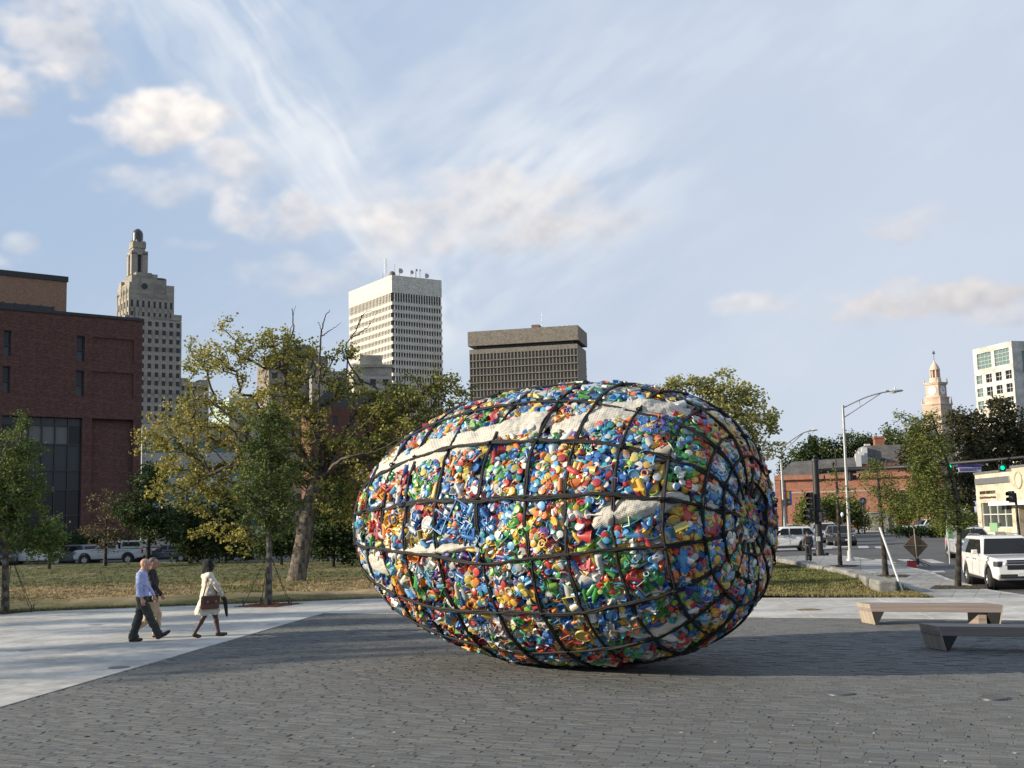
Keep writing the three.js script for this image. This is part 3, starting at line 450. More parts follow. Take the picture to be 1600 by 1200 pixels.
  area(4200, 0.26, 0.42, 0.955, 0.97); area(5200, 0.24, 0.40, 0.975, 0.988); area(5200, 0.20, 0.36, 0.988, 0.997); area(2600, 0.13, 0.26, 0.990, 1.0);
  // a pocket of blue things left of the middle and a few large pieces that stand out
  const pocket = (u, v, ru, rv, n, kinds, hues, lo, hi) => { for (let i = 0; i < n; i++) { const a = rand() * 6.28, r = Math.sqrt(rand()), [t, s] = hit(u + Math.cos(a) * r * ru, v + Math.sin(a) * r * rv), kind = kinds[Math.floor(rand() * kinds.length)]; add(kind, mix(lo, hi, rand()), t, s, 0.995 + rand() * 0.008, hues[Math.floor(rand() * hues.length)]); } };
  pocket(725, 818, 42, 28, 50, ['tray', 'tub', 'toy_shovel', 'tub', 'bottle', 'flat_bottle', 'flat_bottle'], [0, 2, 2, 0], 0.18, 0.36);
  pocket(862, 878, 26, 14, 14, ['tub', 'crumpled_bag', 'plastic_cup'], [0, 10, 10, 9], 0.15, 0.25); pocket(560, 790, 14, 26, 18, ['plastic_cup', 'tub', 'bowl'], [5, 6, 7], 0.14, 0.22); pocket(612, 815, 20, 18, 18, ['crumpled_bag', 'jug', 'plastic_cup'], [5, 6, 16], 0.16, 0.26);
  pocket(935, 645, 14, 10, 10, ['bottle', 'toy_shovel'], [7, 6], 0.18, 0.3); pocket(1022, 665, 40, 12, 14, ['toy_shovel', 'bottle'], [12, 1, 0], 0.2, 0.32); pocket(1085, 930, 24, 12, 10, ['crumpled_bag', 'tub'], [12, 1, 14], 0.22, 0.36);
  pocket(930, 890, 20, 24, 9, ['flat_bottle', 'jug'], [3, 4], 0.3, 0.48); pocket(1020, 705, 30, 14, 8, ['tub', 'plastic_cup'], [3, 17, 2], 0.28, 0.4); pocket(920, 740, 30, 26, 14, ['plastic_cup', 'bowl', 'bottle'], [7, 6, 5], 0.18, 0.3); pocket(960, 835, 24, 12, 34, ['bottle_cap'], [3, 13, 2, 7, 9], 0.09, 0.13);
  pocket(995, 845, 30, 16, 12, ['crumpled_bag', 'jug'], [5, 5, 16], 0.22, 0.34); pocket(830, 840, 30, 18, 40, ['bottle_cap', 'plastic_ring'], [9, 11, 7, 5, 12], 0.09, 0.15);
  // what shows largest becomes parts of its own, up to 120 of a kind; the rest is joined by kind
  const m4 = new THREE.Matrix4(), col = new THREE.Color(), byKind = {};
  for (const it of list) (byKind[it.kind] ??= []).push(it);
  for (const kind of names) {
    const all = (byKind[kind] ?? []).sort((a, b) => (b.face > 0.12 ? b.size * (b.p.length() > 0 ? 1 : 1) : 0) - (a.face > 0.12 ? a.size : 0)), own = all.filter((i) => i.face > 0.12).slice(0, 110), set = new Set(own), rest = all.filter((i) => !set.has(i));
    for (const it of own) { const o = part(kind, KIND[kind][0], mats[it.colour], root); o.position.copy(it.p); o.quaternion.copy(it.q); o.scale.setScalar(it.size); }
    const im = new THREE.InstancedMesh(KIND[kind][0], white, rest.length);
    rest.forEach((it, i) => { im.setMatrixAt(i, m4.compose(it.p, it.q, V(it.size, it.size, it.size))); const h = HUES[it.colour], f = 0.85 + rand() * 0.3; im.setColorAt(i, col.setRGB(h[0] * f, h[1] * f, h[2] * f)); });
    im.name = kind + '_packing'; im.userData.kind = 'stuff'; im.castShadow = im.receiveShadow = true; root.add(im);
  }
  // --- the bags themselves ---
  const weave = tex(128, (x, y) => { const a = (x * 16) % 1 < 0.25 || (y * 16) % 1 < 0.25; const t = a ? 0.97 : 0.86; return [t, t * 0.985, t * 0.95]; }, 1);
  const weaveB = tex(128, (x, y) => { const t = Math.max(Math.sin(x * 32 * PI), Math.sin(y * 32 * PI)) * 0.5 + 0.5; return [t, t, t]; }, 1, false);
  const bagM = mat(0.62, 0.60, 0.55, 0.7, { map: rep(weave, 2.2), bumpMap: rep(weaveB, 2.2), bumpScale: 0.004, side: THREE.DoubleSide });
  BAGS.forEach(([pix, wpx], bi) => {
    const curve = new THREE.CatmullRomCurve3(pix.map(([u, v]) => V(u, v, 0))), nu = 70, nv = 22, pos = [], uv = [], idx = [];
    for (let i = 0; i <= nu; i++) { const s = i / nu, c = curve.getPoint(s), T = curve.getTangent(s), e = Math.pow(Math.sin(PI * clamp(s, 0.02, 0.98)), 0.35), W = wpx * e * (0.8 + 0.5 * n2(s * 5, bi * 3.7));
      for (let j = 0; j <= nv; j++) { const k = j / nv * 2 - 1, [t, psi] = hit(c.x - T.y * k * W, c.y + T.x * k * W), q = pt(t, psi), f = 3.2;
        const fold = (n3(q.x * f + bi, q.y * f * 2.2, q.z * f) - 0.5) * 0.09 + (n3(q.x * 11, q.y * 16, q.z * 11 + bi) - 0.5) * 0.045 + (n3(q.x * 26, q.y * 30, q.z * 26) - 0.5) * 0.016;
        const p = q.addScaledVector(normal(t, psi), (1 - k * k) * 0.10 * e - 0.065 + fold * 0.9); pos.push(p.x, p.y, p.z); uv.push(s * nu * 0.03, k * W / 91); if (i < nu && j < nv) { const a = i * (nv + 1) + j; idx.push(a, a + 1, a + nv + 1, a + 1, a + nv + 2, a + nv + 1); } } }
    const g = new THREE.BufferGeometry(); g.setAttribute('position', new THREE.Float32BufferAttribute(pos, 3)); g.setAttribute('uv', new THREE.Float32BufferAttribute(uv, 2)); g.setIndex(idx); g.computeVertexNormals(); part('net_bag', g, bagM, root);
  });
  console.log('plastic pieces', list.length);
  return { C, A, B };
})();
// ---------- buildings ----------
const dirOf = (deg) => V(Math.sin(deg * R), 0, -Math.cos(deg * R));   // a level direction, degrees to the right of straight ahead
// a building stands with its near corner (seen at pixel u, v, at depth d) on its local y axis: its right-hand face runs along +x, its left-hand face along -z
function site(name, label, category, u, v, d, right, group) {
  const p = at(u, v, d), top = p.y, o = thing(name, label, category, V(p.x, 0, p.z), (90 - right) * R, group); o.updateMatrixWorld(true);
  const X = dirOf(right), Z = V(0, 1, 0).cross(X).negate(); // local +z
  const inv = o.matrixWorld.clone().invert();
  const onPlane = (u2, v2, n, q) => { const r = ray(u2, v2), s = q.clone().sub(camera.position).dot(n) / r.dot(n); return r.multiplyScalar(s).add(camera.position).applyMatrix4(inv); };
  const zAxis = V(0, 0, 1).transformDirection(o.matrixWorld), xAxis = V(1, 0, 0).transformDirection(o.matrixWorld), base = o.position;
  return { o, top, front: (u2, v2, z = 0) => { const q = onPlane(u2, v2, zAxis, base.clone().addScaledVector(zAxis, z)); return [q.x, q.y]; }, left: (u2, v2, x = 0) => { const q = onPlane(u2, v2, xAxis, base.clone().addScaledVector(xAxis, x)); return [q.z, q.y]; } };
}
const toLeft = (g, L, x = 0) => g.rotateY(-PI / 2).translate(x, 0, -L);   // takes a facade built in x 0..L, z outward to the left-hand face
// a facade of piers and spandrels standing proud of a glass sheet: cols x rows openings of w x h in cells of cw x ch, from x0, y0 upwards
function gridFacade(x0, y0, cols, rows, cw, ch, w, h, dep) {
  const g = [], W = cols * cw, H = rows * ch, px = (cw - w), py = (ch - h);
  for (let i = 0; i <= cols; i++) { const l = i === 0 || i === cols ? px / 2 : px, x = x0 + i * cw - (i === 0 ? 0 : i === cols ? px / 2 : px / 2); g.push(bb(x, x + l, y0, y0 + H, 0, dep)); }
  for (let j = 0; j <= rows; j++) { const l = j === 0 || j === rows ? py / 2 : py, y = y0 + j * ch - (j === 0 ? 0 : py / 2); for (let i = 0; i < cols; i++) g.push(bb(x0 + i * cw + px / 2, x0 + (i + 1) * cw - px / 2, y, y + l, 0, dep - 0.02)); }
  return g;
}
const stone = (r, g, b, k = 0.12) => mat(r, g, b, 0.9, { map: rep(T_mottle, k) });
const paneM = [mat(0.016, 0.018, 0.02, 0.12, { ior: 1.33 }), mat(0.035, 0.038, 0.04, 0.2, { ior: 1.36 }), mat(0.06, 0.06, 0.058, 0.35)];
const brickT = tex(512, (x, y) => { const r = Math.floor(y * 32), bxp = (x * 12 + (r % 2) * 0.5), c = Math.floor(bxp) % 12, fx = bxp % 1, fy = (y * 32) % 1, m = fx < 0.05 || fy < 0.16; const k = 0.82 + 0.3 * hash(c, r, 3) + 0.12 * (gB(x, y) - 0.5); return m ? [0.62, 0.58, 0.55] : [k * 0.9, k * 0.9, k * 0.9]; }, 0.36);

{ // the brick office on the left
  const s = site('brick_office', 'long dark red brick office block with a tan penthouse at the left edge', 'office building', 223, 502, 122, 52), o = s.o, L = 62, top = s.top;
  const br = mat(0.18, 0.082, 0.066, 0.92, { map: brickT, bumpMap: rep(brickT, 0.36), bumpScale: 0.004 }), dark = mat(0.02, 0.021, 0.024, 0.5), frame = mat(0.03, 0.032, 0.035, 0.45), tan = mat(0.36, 0.205, 0.13, 0.85, { map: rep(T_fine, 0.3) });
  const F = (u, v, z = 0) => s.front(u, v, z);
  const [cx1] = F(128, 700), [cx0] = F(2, 700), cTop = F(64, 651)[1], cBot = 0, pT = F(60, 0)[0];
  // slots of window and blind panels, as openings left between brick pieces
  const slot = [[F(5.5, 530)[0], F(17.5, 530)[0]], [F(119.5, 540)[0], F(132.5, 540)[0]]], rows = [[F(126, 525)[1], F(126, 564.5)[1]], [F(126, 579)[1], F(126, 619)[1]]];
  const blind = [F(144, 560)[0], F(209, 560)[0]], bl2 = [F(143, 700)[0], F(208, 700)[0]];
  const xs = [-L, slot[0][0], slot[0][1], slot[1][0], slot[1][1], 0], ys = [cTop, rows[1][1], rows[1][0], rows[0][1], rows[0][0], top], w = [];
  w.push(bb(-L, 0, 0, top - 0.02, -24, -0.6));                                             // core
  for (let j = 0; j < 5; j++) { const slotRow = j === 1 || j === 3; if (!slotRow) { w.push(bb(-L, 0, ys[j], ys[j + 1], -0.6, 0)); continue; }
    w.push(bb(xs[0], xs[1], ys[j], ys[j + 1], -0.6, 0), bb(xs[2], xs[3], ys[j], ys[j + 1], -0.6, -0.002)); 
    w.push(bb(xs[4], blind[0], ys[j], ys[j + 1], -0.6, -0.001), bb(blind[0], blind[1], ys[j], ys[j + 1], -0.6, -0.14), bb(blind[1], 0, ys[j], ys[j + 1], -0.6, -0.001)); }
  w.push(bb(-L, cx0, 0, cTop, -0.6, -0.001), bb(cx1, bl2[0], 0, cTop, -0.6, -0.001), bb(bl2[1], 0, 0, cTop, -0.6, -0.001), bb(bl2[0], bl2[1], 0, cTop - 0.4, -0.6, -0.45));
  part('wall', w, br, o);
  part('parapet', [bb(-L - 0.1, 0.12, top - 0.02, top + 0.28, -24.1, 0.12)], dark, o);
  for (const [a, b] of slot) for (const [c, d] of [rows[0], rows[1]]) { const f = part('window', [bb(a, a + 0.09, d, c, -0.5, -0.2), bb(b - 0.09, b, d, c, -0.5, -0.2), bb(a + 0.09, b - 0.09, c - 0.09, c, -0.5, -0.2), bb(a + 0.09, b - 0.09, d, d + 0.09, -0.5, -0.2), bb(a + 0.09, b - 0.09, mix(d, c, 0.42), mix(d, c, 0.42) + 0.1, -0.5, -0.2)], frame, o); part('pane', bb(a + 0.09, b - 0.09, mix(d, c, 0.42) + 0.1, c - 0.09, -0.45, -0.4), paneM[1], f); part('pane', bb(a + 0.09, b - 0.09, d + 0.09, mix(d, c, 0.42), -0.45, -0.4), paneM[2], f); }
  { // the tall curtain wall
    const n = 6, cw = (cx1 - cx0) / n, yr = [cTop, F(64, 663.5)[1], F(64, 693.5)[1], F(64, 735)[1], F(64, 765)[1], F(64, 806)[1], F(64, 833)[1], 0], cur = part('curtain_wall', [...Array(n + 1)].map((_, i) => bb(cx0 + i * cw - 0.06, cx0 + i * cw + 0.06, 0, cTop, -0.5, -0.28)).concat(yr.slice(1, 6).map((y) => bb(cx0, cx1, y - 0.07, y + 0.07, -0.5, -0.31))), frame, o);
    const bl = mat(0.15, 0.145, 0.135, 0.7), sp = mat(0.035, 0.038, 0.04, 0.4);
    for (let j = 0; j < 7; j++) for (let i = 0; i < n; i++) part('pane', bb(cx0 + i * cw + 0.06, cx0 + (i + 1) * cw - 0.06, yr[j + 1] + 0.07, yr[j] - 0.07, -0.47, -0.42), j === 1 && i > 0 && i < 5 ? bl : j === 0 || j === 2 ? sp : j === 3 ? paneM[1] : paneM[0], cur);
  }
  { // tan penthouse with a strip of glazing, standing back on the roof
    const z = -3, R1 = s.front(104, 470, z), ptop = s.front(104, 440.5, z)[1], g0 = s.front(84, 480, z)[0];
    part('penthouse', [bb(-L, R1[0], top - 0.1, ptop, -20, z)], tan, o); part('penthouse_coping', [bb(-L - 0.1, R1[0] + 0.12, ptop, ptop + 0.55, -20.1, z + 0.12)], dark, o);
    const gl = part('roof_glazing', [bb(-L, g0, s.front(40, 491, z)[1] - 0.3, s.front(40, 476, z)[1], z + 0.01, z + 0.1)], paneM[1], o); for (let i = 0; i < 9; i++) part('mullion', bb(g0 - 0.15 - i * 1.25, g0 - i * 1.25, s.front(40, 491, z)[1] - 0.3, s.front(40, 476, z)[1] + 0.1, z + 0.1, z + 0.17), frame, gl);
  }
}
{ // the stepped stone tower
  const s = site('stepped_stone_tower', 'tall stepped stone tower with a lantern and dark dome behind the brick office', 'skyscraper', 202, 455, 498, 56), o = s.o, L = s.left, F = s.front;
  const m = stone(0.36, 0.32, 0.26, 0.05), y = (v, u = 225) => F(u, v)[1], dk = mat(0.05, 0.055, 0.06, 0.4);
  const t2R = F(272, 470)[0], t2L = L(184, 460)[0], t1R = F(281, 520)[0] + 0.4, D = -t2L;
  const yt2 = y(446, 205), yt1 = y(494, 265), y0 = y(602, 260);
  const cell = 3.72;
  { // upper block, walls with windows
    const g = [], n = 8, cw = t2R / n, rows = 3, yb = y(520);
    g.push(bb(0.3, t2R - 0.3, 0, yt2 - 1, -D + 0.3, -0.3)); const gl = bb(0.25, t2R - 0.25, 0, yt2 - 2, -D + 0.25, -0.25);
    g.push(...gridFacade(0, yb, n, rows, cw, (y(466) - yb) / rows, cw * 0.42, 3.0, 0.3).map((q) => q.translate(0, 0, -0.3)), bb(0, t2R, y(466), yt2 - 3, -0.3, 0));
    g.push(...gridFacade(0, yb, 4, rows, D / 4, (y(466) - yb) / rows, D / 4 * 0.4, 3.0, 0.3).map((q) => toLeft(q, D, 0.3)), toLeft(bb(0, D, y(466), yt2 - 1, -0.3, 0), D));
    for (let i = 0; i < 5; i++) g.push(bb(-0.25, 0, yb, yt2 - 0.5 + (i % 2), -D + i * D / 4 - 0.45, -D + i * D / 4 + 0.45));     // buttresses of the sunny side
    g.push(bb(t2R - 3.4, t2R, yt2 - 3, y(447, 270), -D, 0), bb(0, 5, yt2 - 3, y(440, 205), -D, 0), bb(5, t2R - 3.4, yt2 - 3, y(436, 235), -D, -0.2), bb(-0.4, 3, yt2 - 2, y(452, 188), -D - 0.4, -D + 4));
    part('upper_block', g, m, o); part('window_glass', gl, paneM[1], o);
    part('roof_tank', [cyl(3.2, 3.2, 4.2, t2R - 5.2, y(441, 255) - 2, -5)], dk, o);
  }
  { // lantern base and lantern
    const g = [], a = F(206.5, 430)[0], b = F(247, 430)[0], cy = y(425), c0 = F(209, 400)[0] + 0.6, c1 = F(237, 400)[0];
    g.push(bb(a, b, yt2 - 4, cy - 1.4, -D + 3, -0.6), bb(a + 2, b - 2.4, cy - 2, cy, -D + 3.5, -0.9), bb(-0.2, 4, yt2 - 4, y(432, 198), -D + 2, -D + 6), bb(b - 2.2, b, cy - 2, cy - 0.5, -6, -0.55));
    const w = c1 - c0, zc = -D / 2, lt = y(391), cx = (c0 + c1) / 2, q = w * 0.5;
    for (const sx of [-1, 1]) for (const sz of [-1, 1]) g.push(bb(cx + sx * q - (sx > 0 ? 2.4 : 0), cx + sx * q + (sx > 0 ? 0 : 2.4), cy, lt, zc + sz * q - (sz > 0 ? 2.4 : 0), zc + sz * q + (sz > 0 ? 0 : 2.4)));
    g.push(bb(cx - q + 0.8, cx + q - 0.8, cy, cy + 0.8, zc - q + 0.8, zc + q - 0.8), bb(cx - q, cx + q, lt - 0.8, lt + 0.9, zc - q, zc + q), bb(cx - q + 1, cx + q - 1, lt + 0.9, lt + 2.4, zc - q + 1, zc + q - 1));
    for (const k of [-0.9, 0.9]) g.push(bb(cx + k - 0.2, cx + k + 0.2, cy, lt, zc + q - 0.9, zc + q - 0.5));
    g.push(bb(cx - 2.9, cx + 2.9, lt + 2.4, lt + 5.2, zc - 2.9, zc + 2.9)); for (let i = 0; i < 8; i++) g.push(cyl(0.5, 0.4, 3.6, cx + 2.8 * Math.cos(i * PI / 4 + 0.4), lt + 2.4, zc + 2.8 * Math.sin(i * PI / 4 + 0.4), 6));
    part('lantern', g, m, o); part('lantern_glass', bb(cx - q + 1, cx + q - 1, cy, lt, zc - q + 1, zc + q - 1), paneM[0], o);
    part('dome', [lathe([[0, 6.6], [0.8, 6.4], [1.9, 5.4], [2.3, 4.2], [2.3, 0.2], [2.6, 0], [0, 0]], 14).translate(cx, lt + 5.1, zc)], dk, o);
    part('roundel', [new THREE.CylinderGeometry(1.3, 1.3, 0.3, 18).rotateX(PI / 2).translate(F(226, 447)[0], y(447), 0.1)], paneM[1], o);
  }
  { // shaft below, and the lower wing
    const g = [], nx = 8, x0 = -2.2, W = t1R - x0, cw = W / nx, rows = Math.floor((yt1 - 2.5 - 30) / cell);
    g.push(bb(x0 + 0.3, t1R - 0.3, 0, yt1 - 1, -D - 2, 0.9), bb(t1R - 4.2, t1R, yt1 - 2, yt1 + 0.6, -D, 1.2), bb(x0 + 6, t1R - 4.2, yt1 - 2.4, yt1 - 1.2, -D, 1.16), bb(t1R - 4.6, t1R - 3.8, yt1 - 2, y(488, 258), 0.2, 1.3), bb(2.5, 3.6, yt1 - 2, y(481, 212), 0.2, 1.3));
    g.push(...gridFacade(x0, yt1 - 2.4 - rows * cell, nx, rows, cw, cell, cw * 0.5, 2.1, 0.3).map((q) => q.translate(0, 0, 0.9)), bb(x0, t1R, 0, yt1 - 2.4 - rows * cell, 0.9, 1.2));
    part('shaft', g, m, o); part('window_glass', bb(x0 + 0.25, t1R - 0.25, 0, yt1 - 2.6, -D, 0.95), paneM[1], o);
    const wr = F(321, 620)[0] + 1, wt = y(596, 300), h = [], n2_ = Math.round((wr - t1R) / 2.6), cw2 = (wr - t1R + 0.5) / n2_, r2 = Math.floor((wt - 30) / cell);
    h.push(bb(t1R - 0.5, wr - 0.3, 0, wt - 1, -20, 1.2), ...gridFacade(t1R - 0.5, wt - 1.5 - r2 * cell, n2_, r2, cw2, cell, cw2 * 0.5, 2.1, 0.3).map((q) => q.translate(0, 0, 1.2)), bb(t1R - 0.5, wr, 0, wt - 1.5 - r2 * cell, 1.2, 1.5), bb(t1R, t1R + 3, wt - 1.5, wt + 1.2, -5, 1.5), bb(wr - 4, wr, wt - 1.5, wt + 0.8, -5, 1.5), bb(t1R + 3, wr - 4, wt - 1.5, wt - 0.4, -5, 1.46));
    part('lower_wing', h, m, o); part('window_glass', bb(t1R - 0.4, wr - 0.25, 0, wt - 2, -19, 1.25), paneM[1], o);
  }
}
{ // the white tower with horizontal bands
  const s = site('white_banded_tower', 'pale slab tower with rows of narrow windows and rooftop antennas', 'skyscraper', 612, 429.5, 569, 56), o = s.o, F = s.front, Lf = s.left;
  const top = s.top, LR = F(690, 445)[0], D = -Lf(545, 462)[0], m = mat(0.74, 0.69, 0.58, 0.85, { map: rep(T_fine, 0.05) }), yb = F(615, 457)[1], fl = (F(615, 470)[1] - F(615, 535)[1]) / 5.28;
  const g = [bb(0.6, LR - 0.6, 0, top, -D + 0.6, -0.6)], gl = bb(0.55, LR - 0.55, 0, yb, -D + 0.55, -0.55), rad = 0.0;
  g.push(bb(0, LR, yb, top, -0.6, 0), bb(0, 0.6, yb, top, -D, -0.6), bb(LR - 0.6, LR, yb, top, -D, -0.6), bb(0.6, LR - 0.6, yb, top, -D, -D + 0.6));
  const heads = []; let y = yb; const hs = [fl * 1.15]; for (let i = 0; i < 29; i++) hs.push(fl * 0.60);
  for (let i = 0; i < 22 && y > 12; i++) { const b = y - hs[i]; heads.push([b, y]); g.push(bb(0, LR, b - fl * 0.40, b, -0.6, 0), bb(0, 0.6, b - fl * 0.40, b, -D, -0.6)); y = b - fl * 0.40; }
  const piers = [], n = 18, nL = 30;
  for (const [b, t] of heads) { for (let i = 0; i <= n; i++) { const x = 1.6 + i * (LR - 2.2) / n; piers.push(bb(x - 0.27, x + 0.27, b, t, -0.6, -0.05)); } for (let i = 0; i < nL; i++) { const z = -D + 0.4 + i * (D - 2.4) / (nL - 1); piers.push(bb(0.05, 0.6, b, t, z - 0.28, z + 0.28)); } }
  part('wall', g, m, o); part('window_pier', piers, m, o, 'stuff'); part('window_glass', gl, paneM[0], o);
  part('roof', bb(0.6, LR - 0.6, top - 0.5, top - 0.1, -D + 0.6, -0.6), mat(0.2, 0.2, 0.2, 0.9), o);
  const an = mat(0.35, 0.36, 0.38, 0.5), post = (u, v0, v1, r, z) => { const a = F(u, v0, z), b = F(u, v1, z); return [a[0], top - 1.5, b[1]]; };
  const antenna = (u, vt, r, z, dish) => { const [x, , yt] = post(u, 440, vt, r, z), q = part('antenna', [rod(V(x, top - 1.6, z), V(x, yt, z), r)], an, o); if (dish) part('dish', [new THREE.SphereGeometry(dish, 12, 6, 0, 6.3, 0, 1.3).rotateX(PI / 2).scale(1, 1, 0.4).translate(x + dish * 0.6, yt - dish, z)], an, q); };
  antenna(617, 413, 0.14, -6, 0); antenna(624, 419, 0.22, -5, 1.4); antenna(642, 422, 0.22, -5, 1.1); antenna(650, 420, 0.2, -4, 0.7); antenna(656, 421, 0.25, -4, 0.5); antenna(665, 427, 0.2, -4, 1.3); antenna(598, 427, 0.25, -14, 0);
  { const [x, , yt] = post(602, 440, 404, 0, -13), q = []; for (const [dx, dz] of [[0.6, 0.6], [-0.6, 0.6], [0, -0.7]]) q.push(rod(V(x + dx, top - 1.5, -13 + dz), V(x + dx, yt, -13 + dz), 0.13)); for (let k = 0; k < 8; k++) q.push(rod(V(x - 0.6, top + k * (yt - top) / 8, -12.4), V(x + 0.6, top + (k + 1) * (yt - top) / 8, -12.4), 0.12), rod(V(x - 0.6, top + k * (yt - top) / 8, -12.4), V(x, top + (k + 1) * (yt - top) / 8, -13.7), 0.12)); part('lattice_mast', q, mat(0.75, 0.75, 0.75, 0.5), o); }
  part('roof_pod', [new THREE.SphereGeometry(1.6, 12, 8).translate(F(613, 428, -3)[0], top + 1.1, -3), cyl(1.3, 1.3, 1.3, F(613, 428, -3)[0], top - 0.6, -3)], mat(0.12, 0.12, 0.11, 0.6), o);
}
{ // the broad brown tower
  const s = site('brown_office_tower', 'broad brown office tower with an overhanging top box, right of the pale tower', 'skyscraper', 901, 508, 550, 13), o = s.o, F = s.front, Lf = s.left;
  // its long face runs to the left of the near corner: local -z is that face's direction
  const D = -Lf(733, 535)[0], W = F(915, 521)[0], m = mat(0.265, 0.232, 0.188, 0.85, { map: rep(T_fine, 0.04) }), md = mat(0.20, 0.175, 0.14, 0.85), top = s.top, yb = Lf(901, 531)[1], yc = Lf(899, 537)[1];
  part('top_box', [bb(-0.3, W + 0.3, yb, top, -D - 0.6, 0.6)], m, o);
  part('recessed_storey', [bb(2.2, W - 2.2, yc - 0.5, yb, -D + 3, -2.5)], mat(0.02, 0.02, 0.022, 0.4), o);
  const g = [bb(0.7, W, 0, yc, -D + 0.1, -0.1)], ch = (Lf(899, 543)[1] - Lf(899, 591)[1]) / 4.1, n = 31, cw = D / n, y1 = Lf(899, 543.5)[1], rows = Math.floor((y1 - 5) / ch);
  g.push(...gridFacade(0, y1 - rows * ch, n, rows, cw, ch, cw * 0.70, ch * 0.86, 0.7).map((q) => toLeft(q, D, 0.7)), bb(0, 0.7, y1, yc, -D, 0));
  for (let j = 0; j < rows; j++) g.push(bb(-0.35, 0, y1 - j * ch - ch - 0.25, y1 - j * ch - ch + 0.25, -D, 0), bb(W, W + 0.35, y1 - j * ch - ch - 0.25, y1 - j * ch - ch + 0.25, -D, 0));
  part('body', g, m, o);
  part('window_glass', bb(0.55, 0.75, 0, y1, -D + 0.2, -0.2), mat(0.12, 0.108, 0.085, 0.4), o);
  part('roof_plant', [bb(4, 10, top - 0.5, top + 2.2, -D * 0.43, -D * 0.36)], mat(0.2, 0.1, 0.07, 0.8), o); part('mast', [rod(V(8, top, -D * 0.345), V(8, top + 9, -D * 0.345), 0.12)], M.steel, o);
  for (const k of [0.10, 0.14, 0.19]) part('roof_vent', [cyl(1.1, 1.1, 1.4, 7, top - 0.2, -D * k, 10)], mat(0.6, 0.6, 0.6, 0.5), o);
}
// middle distance, behind the big tree
function block(name, label, u0, u1, v, d, right, depth, m, opt = {}) {   // a plain-sided block whose near face spans pixels u0..u1
  const s = site(name, label, 'building', u0, v, d, right), o = s.o, W = s.front(u1, v)[0], top = s.top, ch = opt.ch ?? 3.8, cw0 = opt.cw ?? 3.2, n = Math.max(1, Math.round(W / cw0)), cw = W / n, rows = Math.max(1, Math.floor((top - (opt.cap ?? 1.2)) / ch)), g = [bb(0.3, W - 0.3, 0, top - 0.1, -depth, -0.3)];
  const y0 = top - (opt.cap ?? 1.2) - rows * ch;
  g.push(...gridFacade(0, y0, n, rows, cw, ch, cw * (opt.fw ?? 0.45), ch * (opt.fh ?? 0.55), 0.3).map((q) => q.translate(0, 0, -0.3)), bb(0, W, top - (opt.cap ?? 1.2), top, -0.3, 0), bb(0, W, 0, y0, -0.3, 0), bb(0, 0.3, 0, top, -depth, -0.3), bb(W - 0.3, W, 0, top, -depth, -0.3));
  if (opt.cornice) g.push(bb(-0.5, W + 0.5, top - 0.2, top + 0.7, -depth - 0.5, 0.6));
  part('wall', g, m, o); part('window_glass', bb(0.25, W - 0.25, 0, top - 0.5, -depth + 0.2, -0.25), opt.glass ?? paneM[1], o);
  return { ...s, W, top, depth };
}
{
  const cream = stone(0.50, 0.45, 0.36, 0.08);
  const a = block('stone_hotel', 'cream stone building with a cornice just below the pale tower', 553, 612, 573, 360, 78, 30, cream, { cornice: true, cap: 3, cw: 3.4 });
  part('attic', [bb(2, 9, a.top + 0.6, a.top + 4, -12, -2)], cream, a.o);
  block('grey_office_wing', 'grey flat-topped building left of the cream stone building', 487, 556, 580, 380, 78, 30, stone(0.30, 0.285, 0.26, 0.08), { cw: 3.6, fw: 0.4 });
  const c = block('brown_gabled_building', 'grey-brown roofed building behind the big tree crown', 420, 512, 556, 400, 70, 30, stone(0.27, 0.23, 0.20, 0.08), { cw: 4 });
  part('roof', [panel([[2, 0], [c.W - 2, 0], [c.W - 6, 4.5], [6, 4.5]], 24).translate(0, c.top, -26)], mat(0.2, 0.185, 0.17, 0.8), c.o);
  block('pale_glass_building', 'pale green glass block seen through the big tree', 358, 404, 621, 300, 65, 24, mat(0.33, 0.43, 0.39, 0.6), { fw: 0.86, fh: 0.5, cap: 1, glass: mat(0.40, 0.52, 0.50, 0.2) });
  const w = block('white_low_building', 'low white building with a strip of blue glass behind the trees', 222, 420, 662, 190, 72, 22, mat(0.40, 0.385, 0.345, 0.85), { fw: 0.9, fh: 0.42, ch: 4.1, cw: 3.4, cap: 1.9, glass: mat(0.06, 0.17, 0.19, 0.3) });
  const k = block('brick_row_building', 'dark brick building with white windows behind the big tree', 484, 640, 636, 230, 75, 20, mat(0.20, 0.085, 0.06, 0.9, { map: brickT }), { fw: 0.32, fh: 0.5, cap: 0.9 });
  part('roof', [panel([[0, 0], [k.W, 0], [k.W - 3, 3], [3, 3]], 18).translate(0, k.top, -18.5)], mat(0.07, 0.07, 0.075, 0.8), k.o);
}
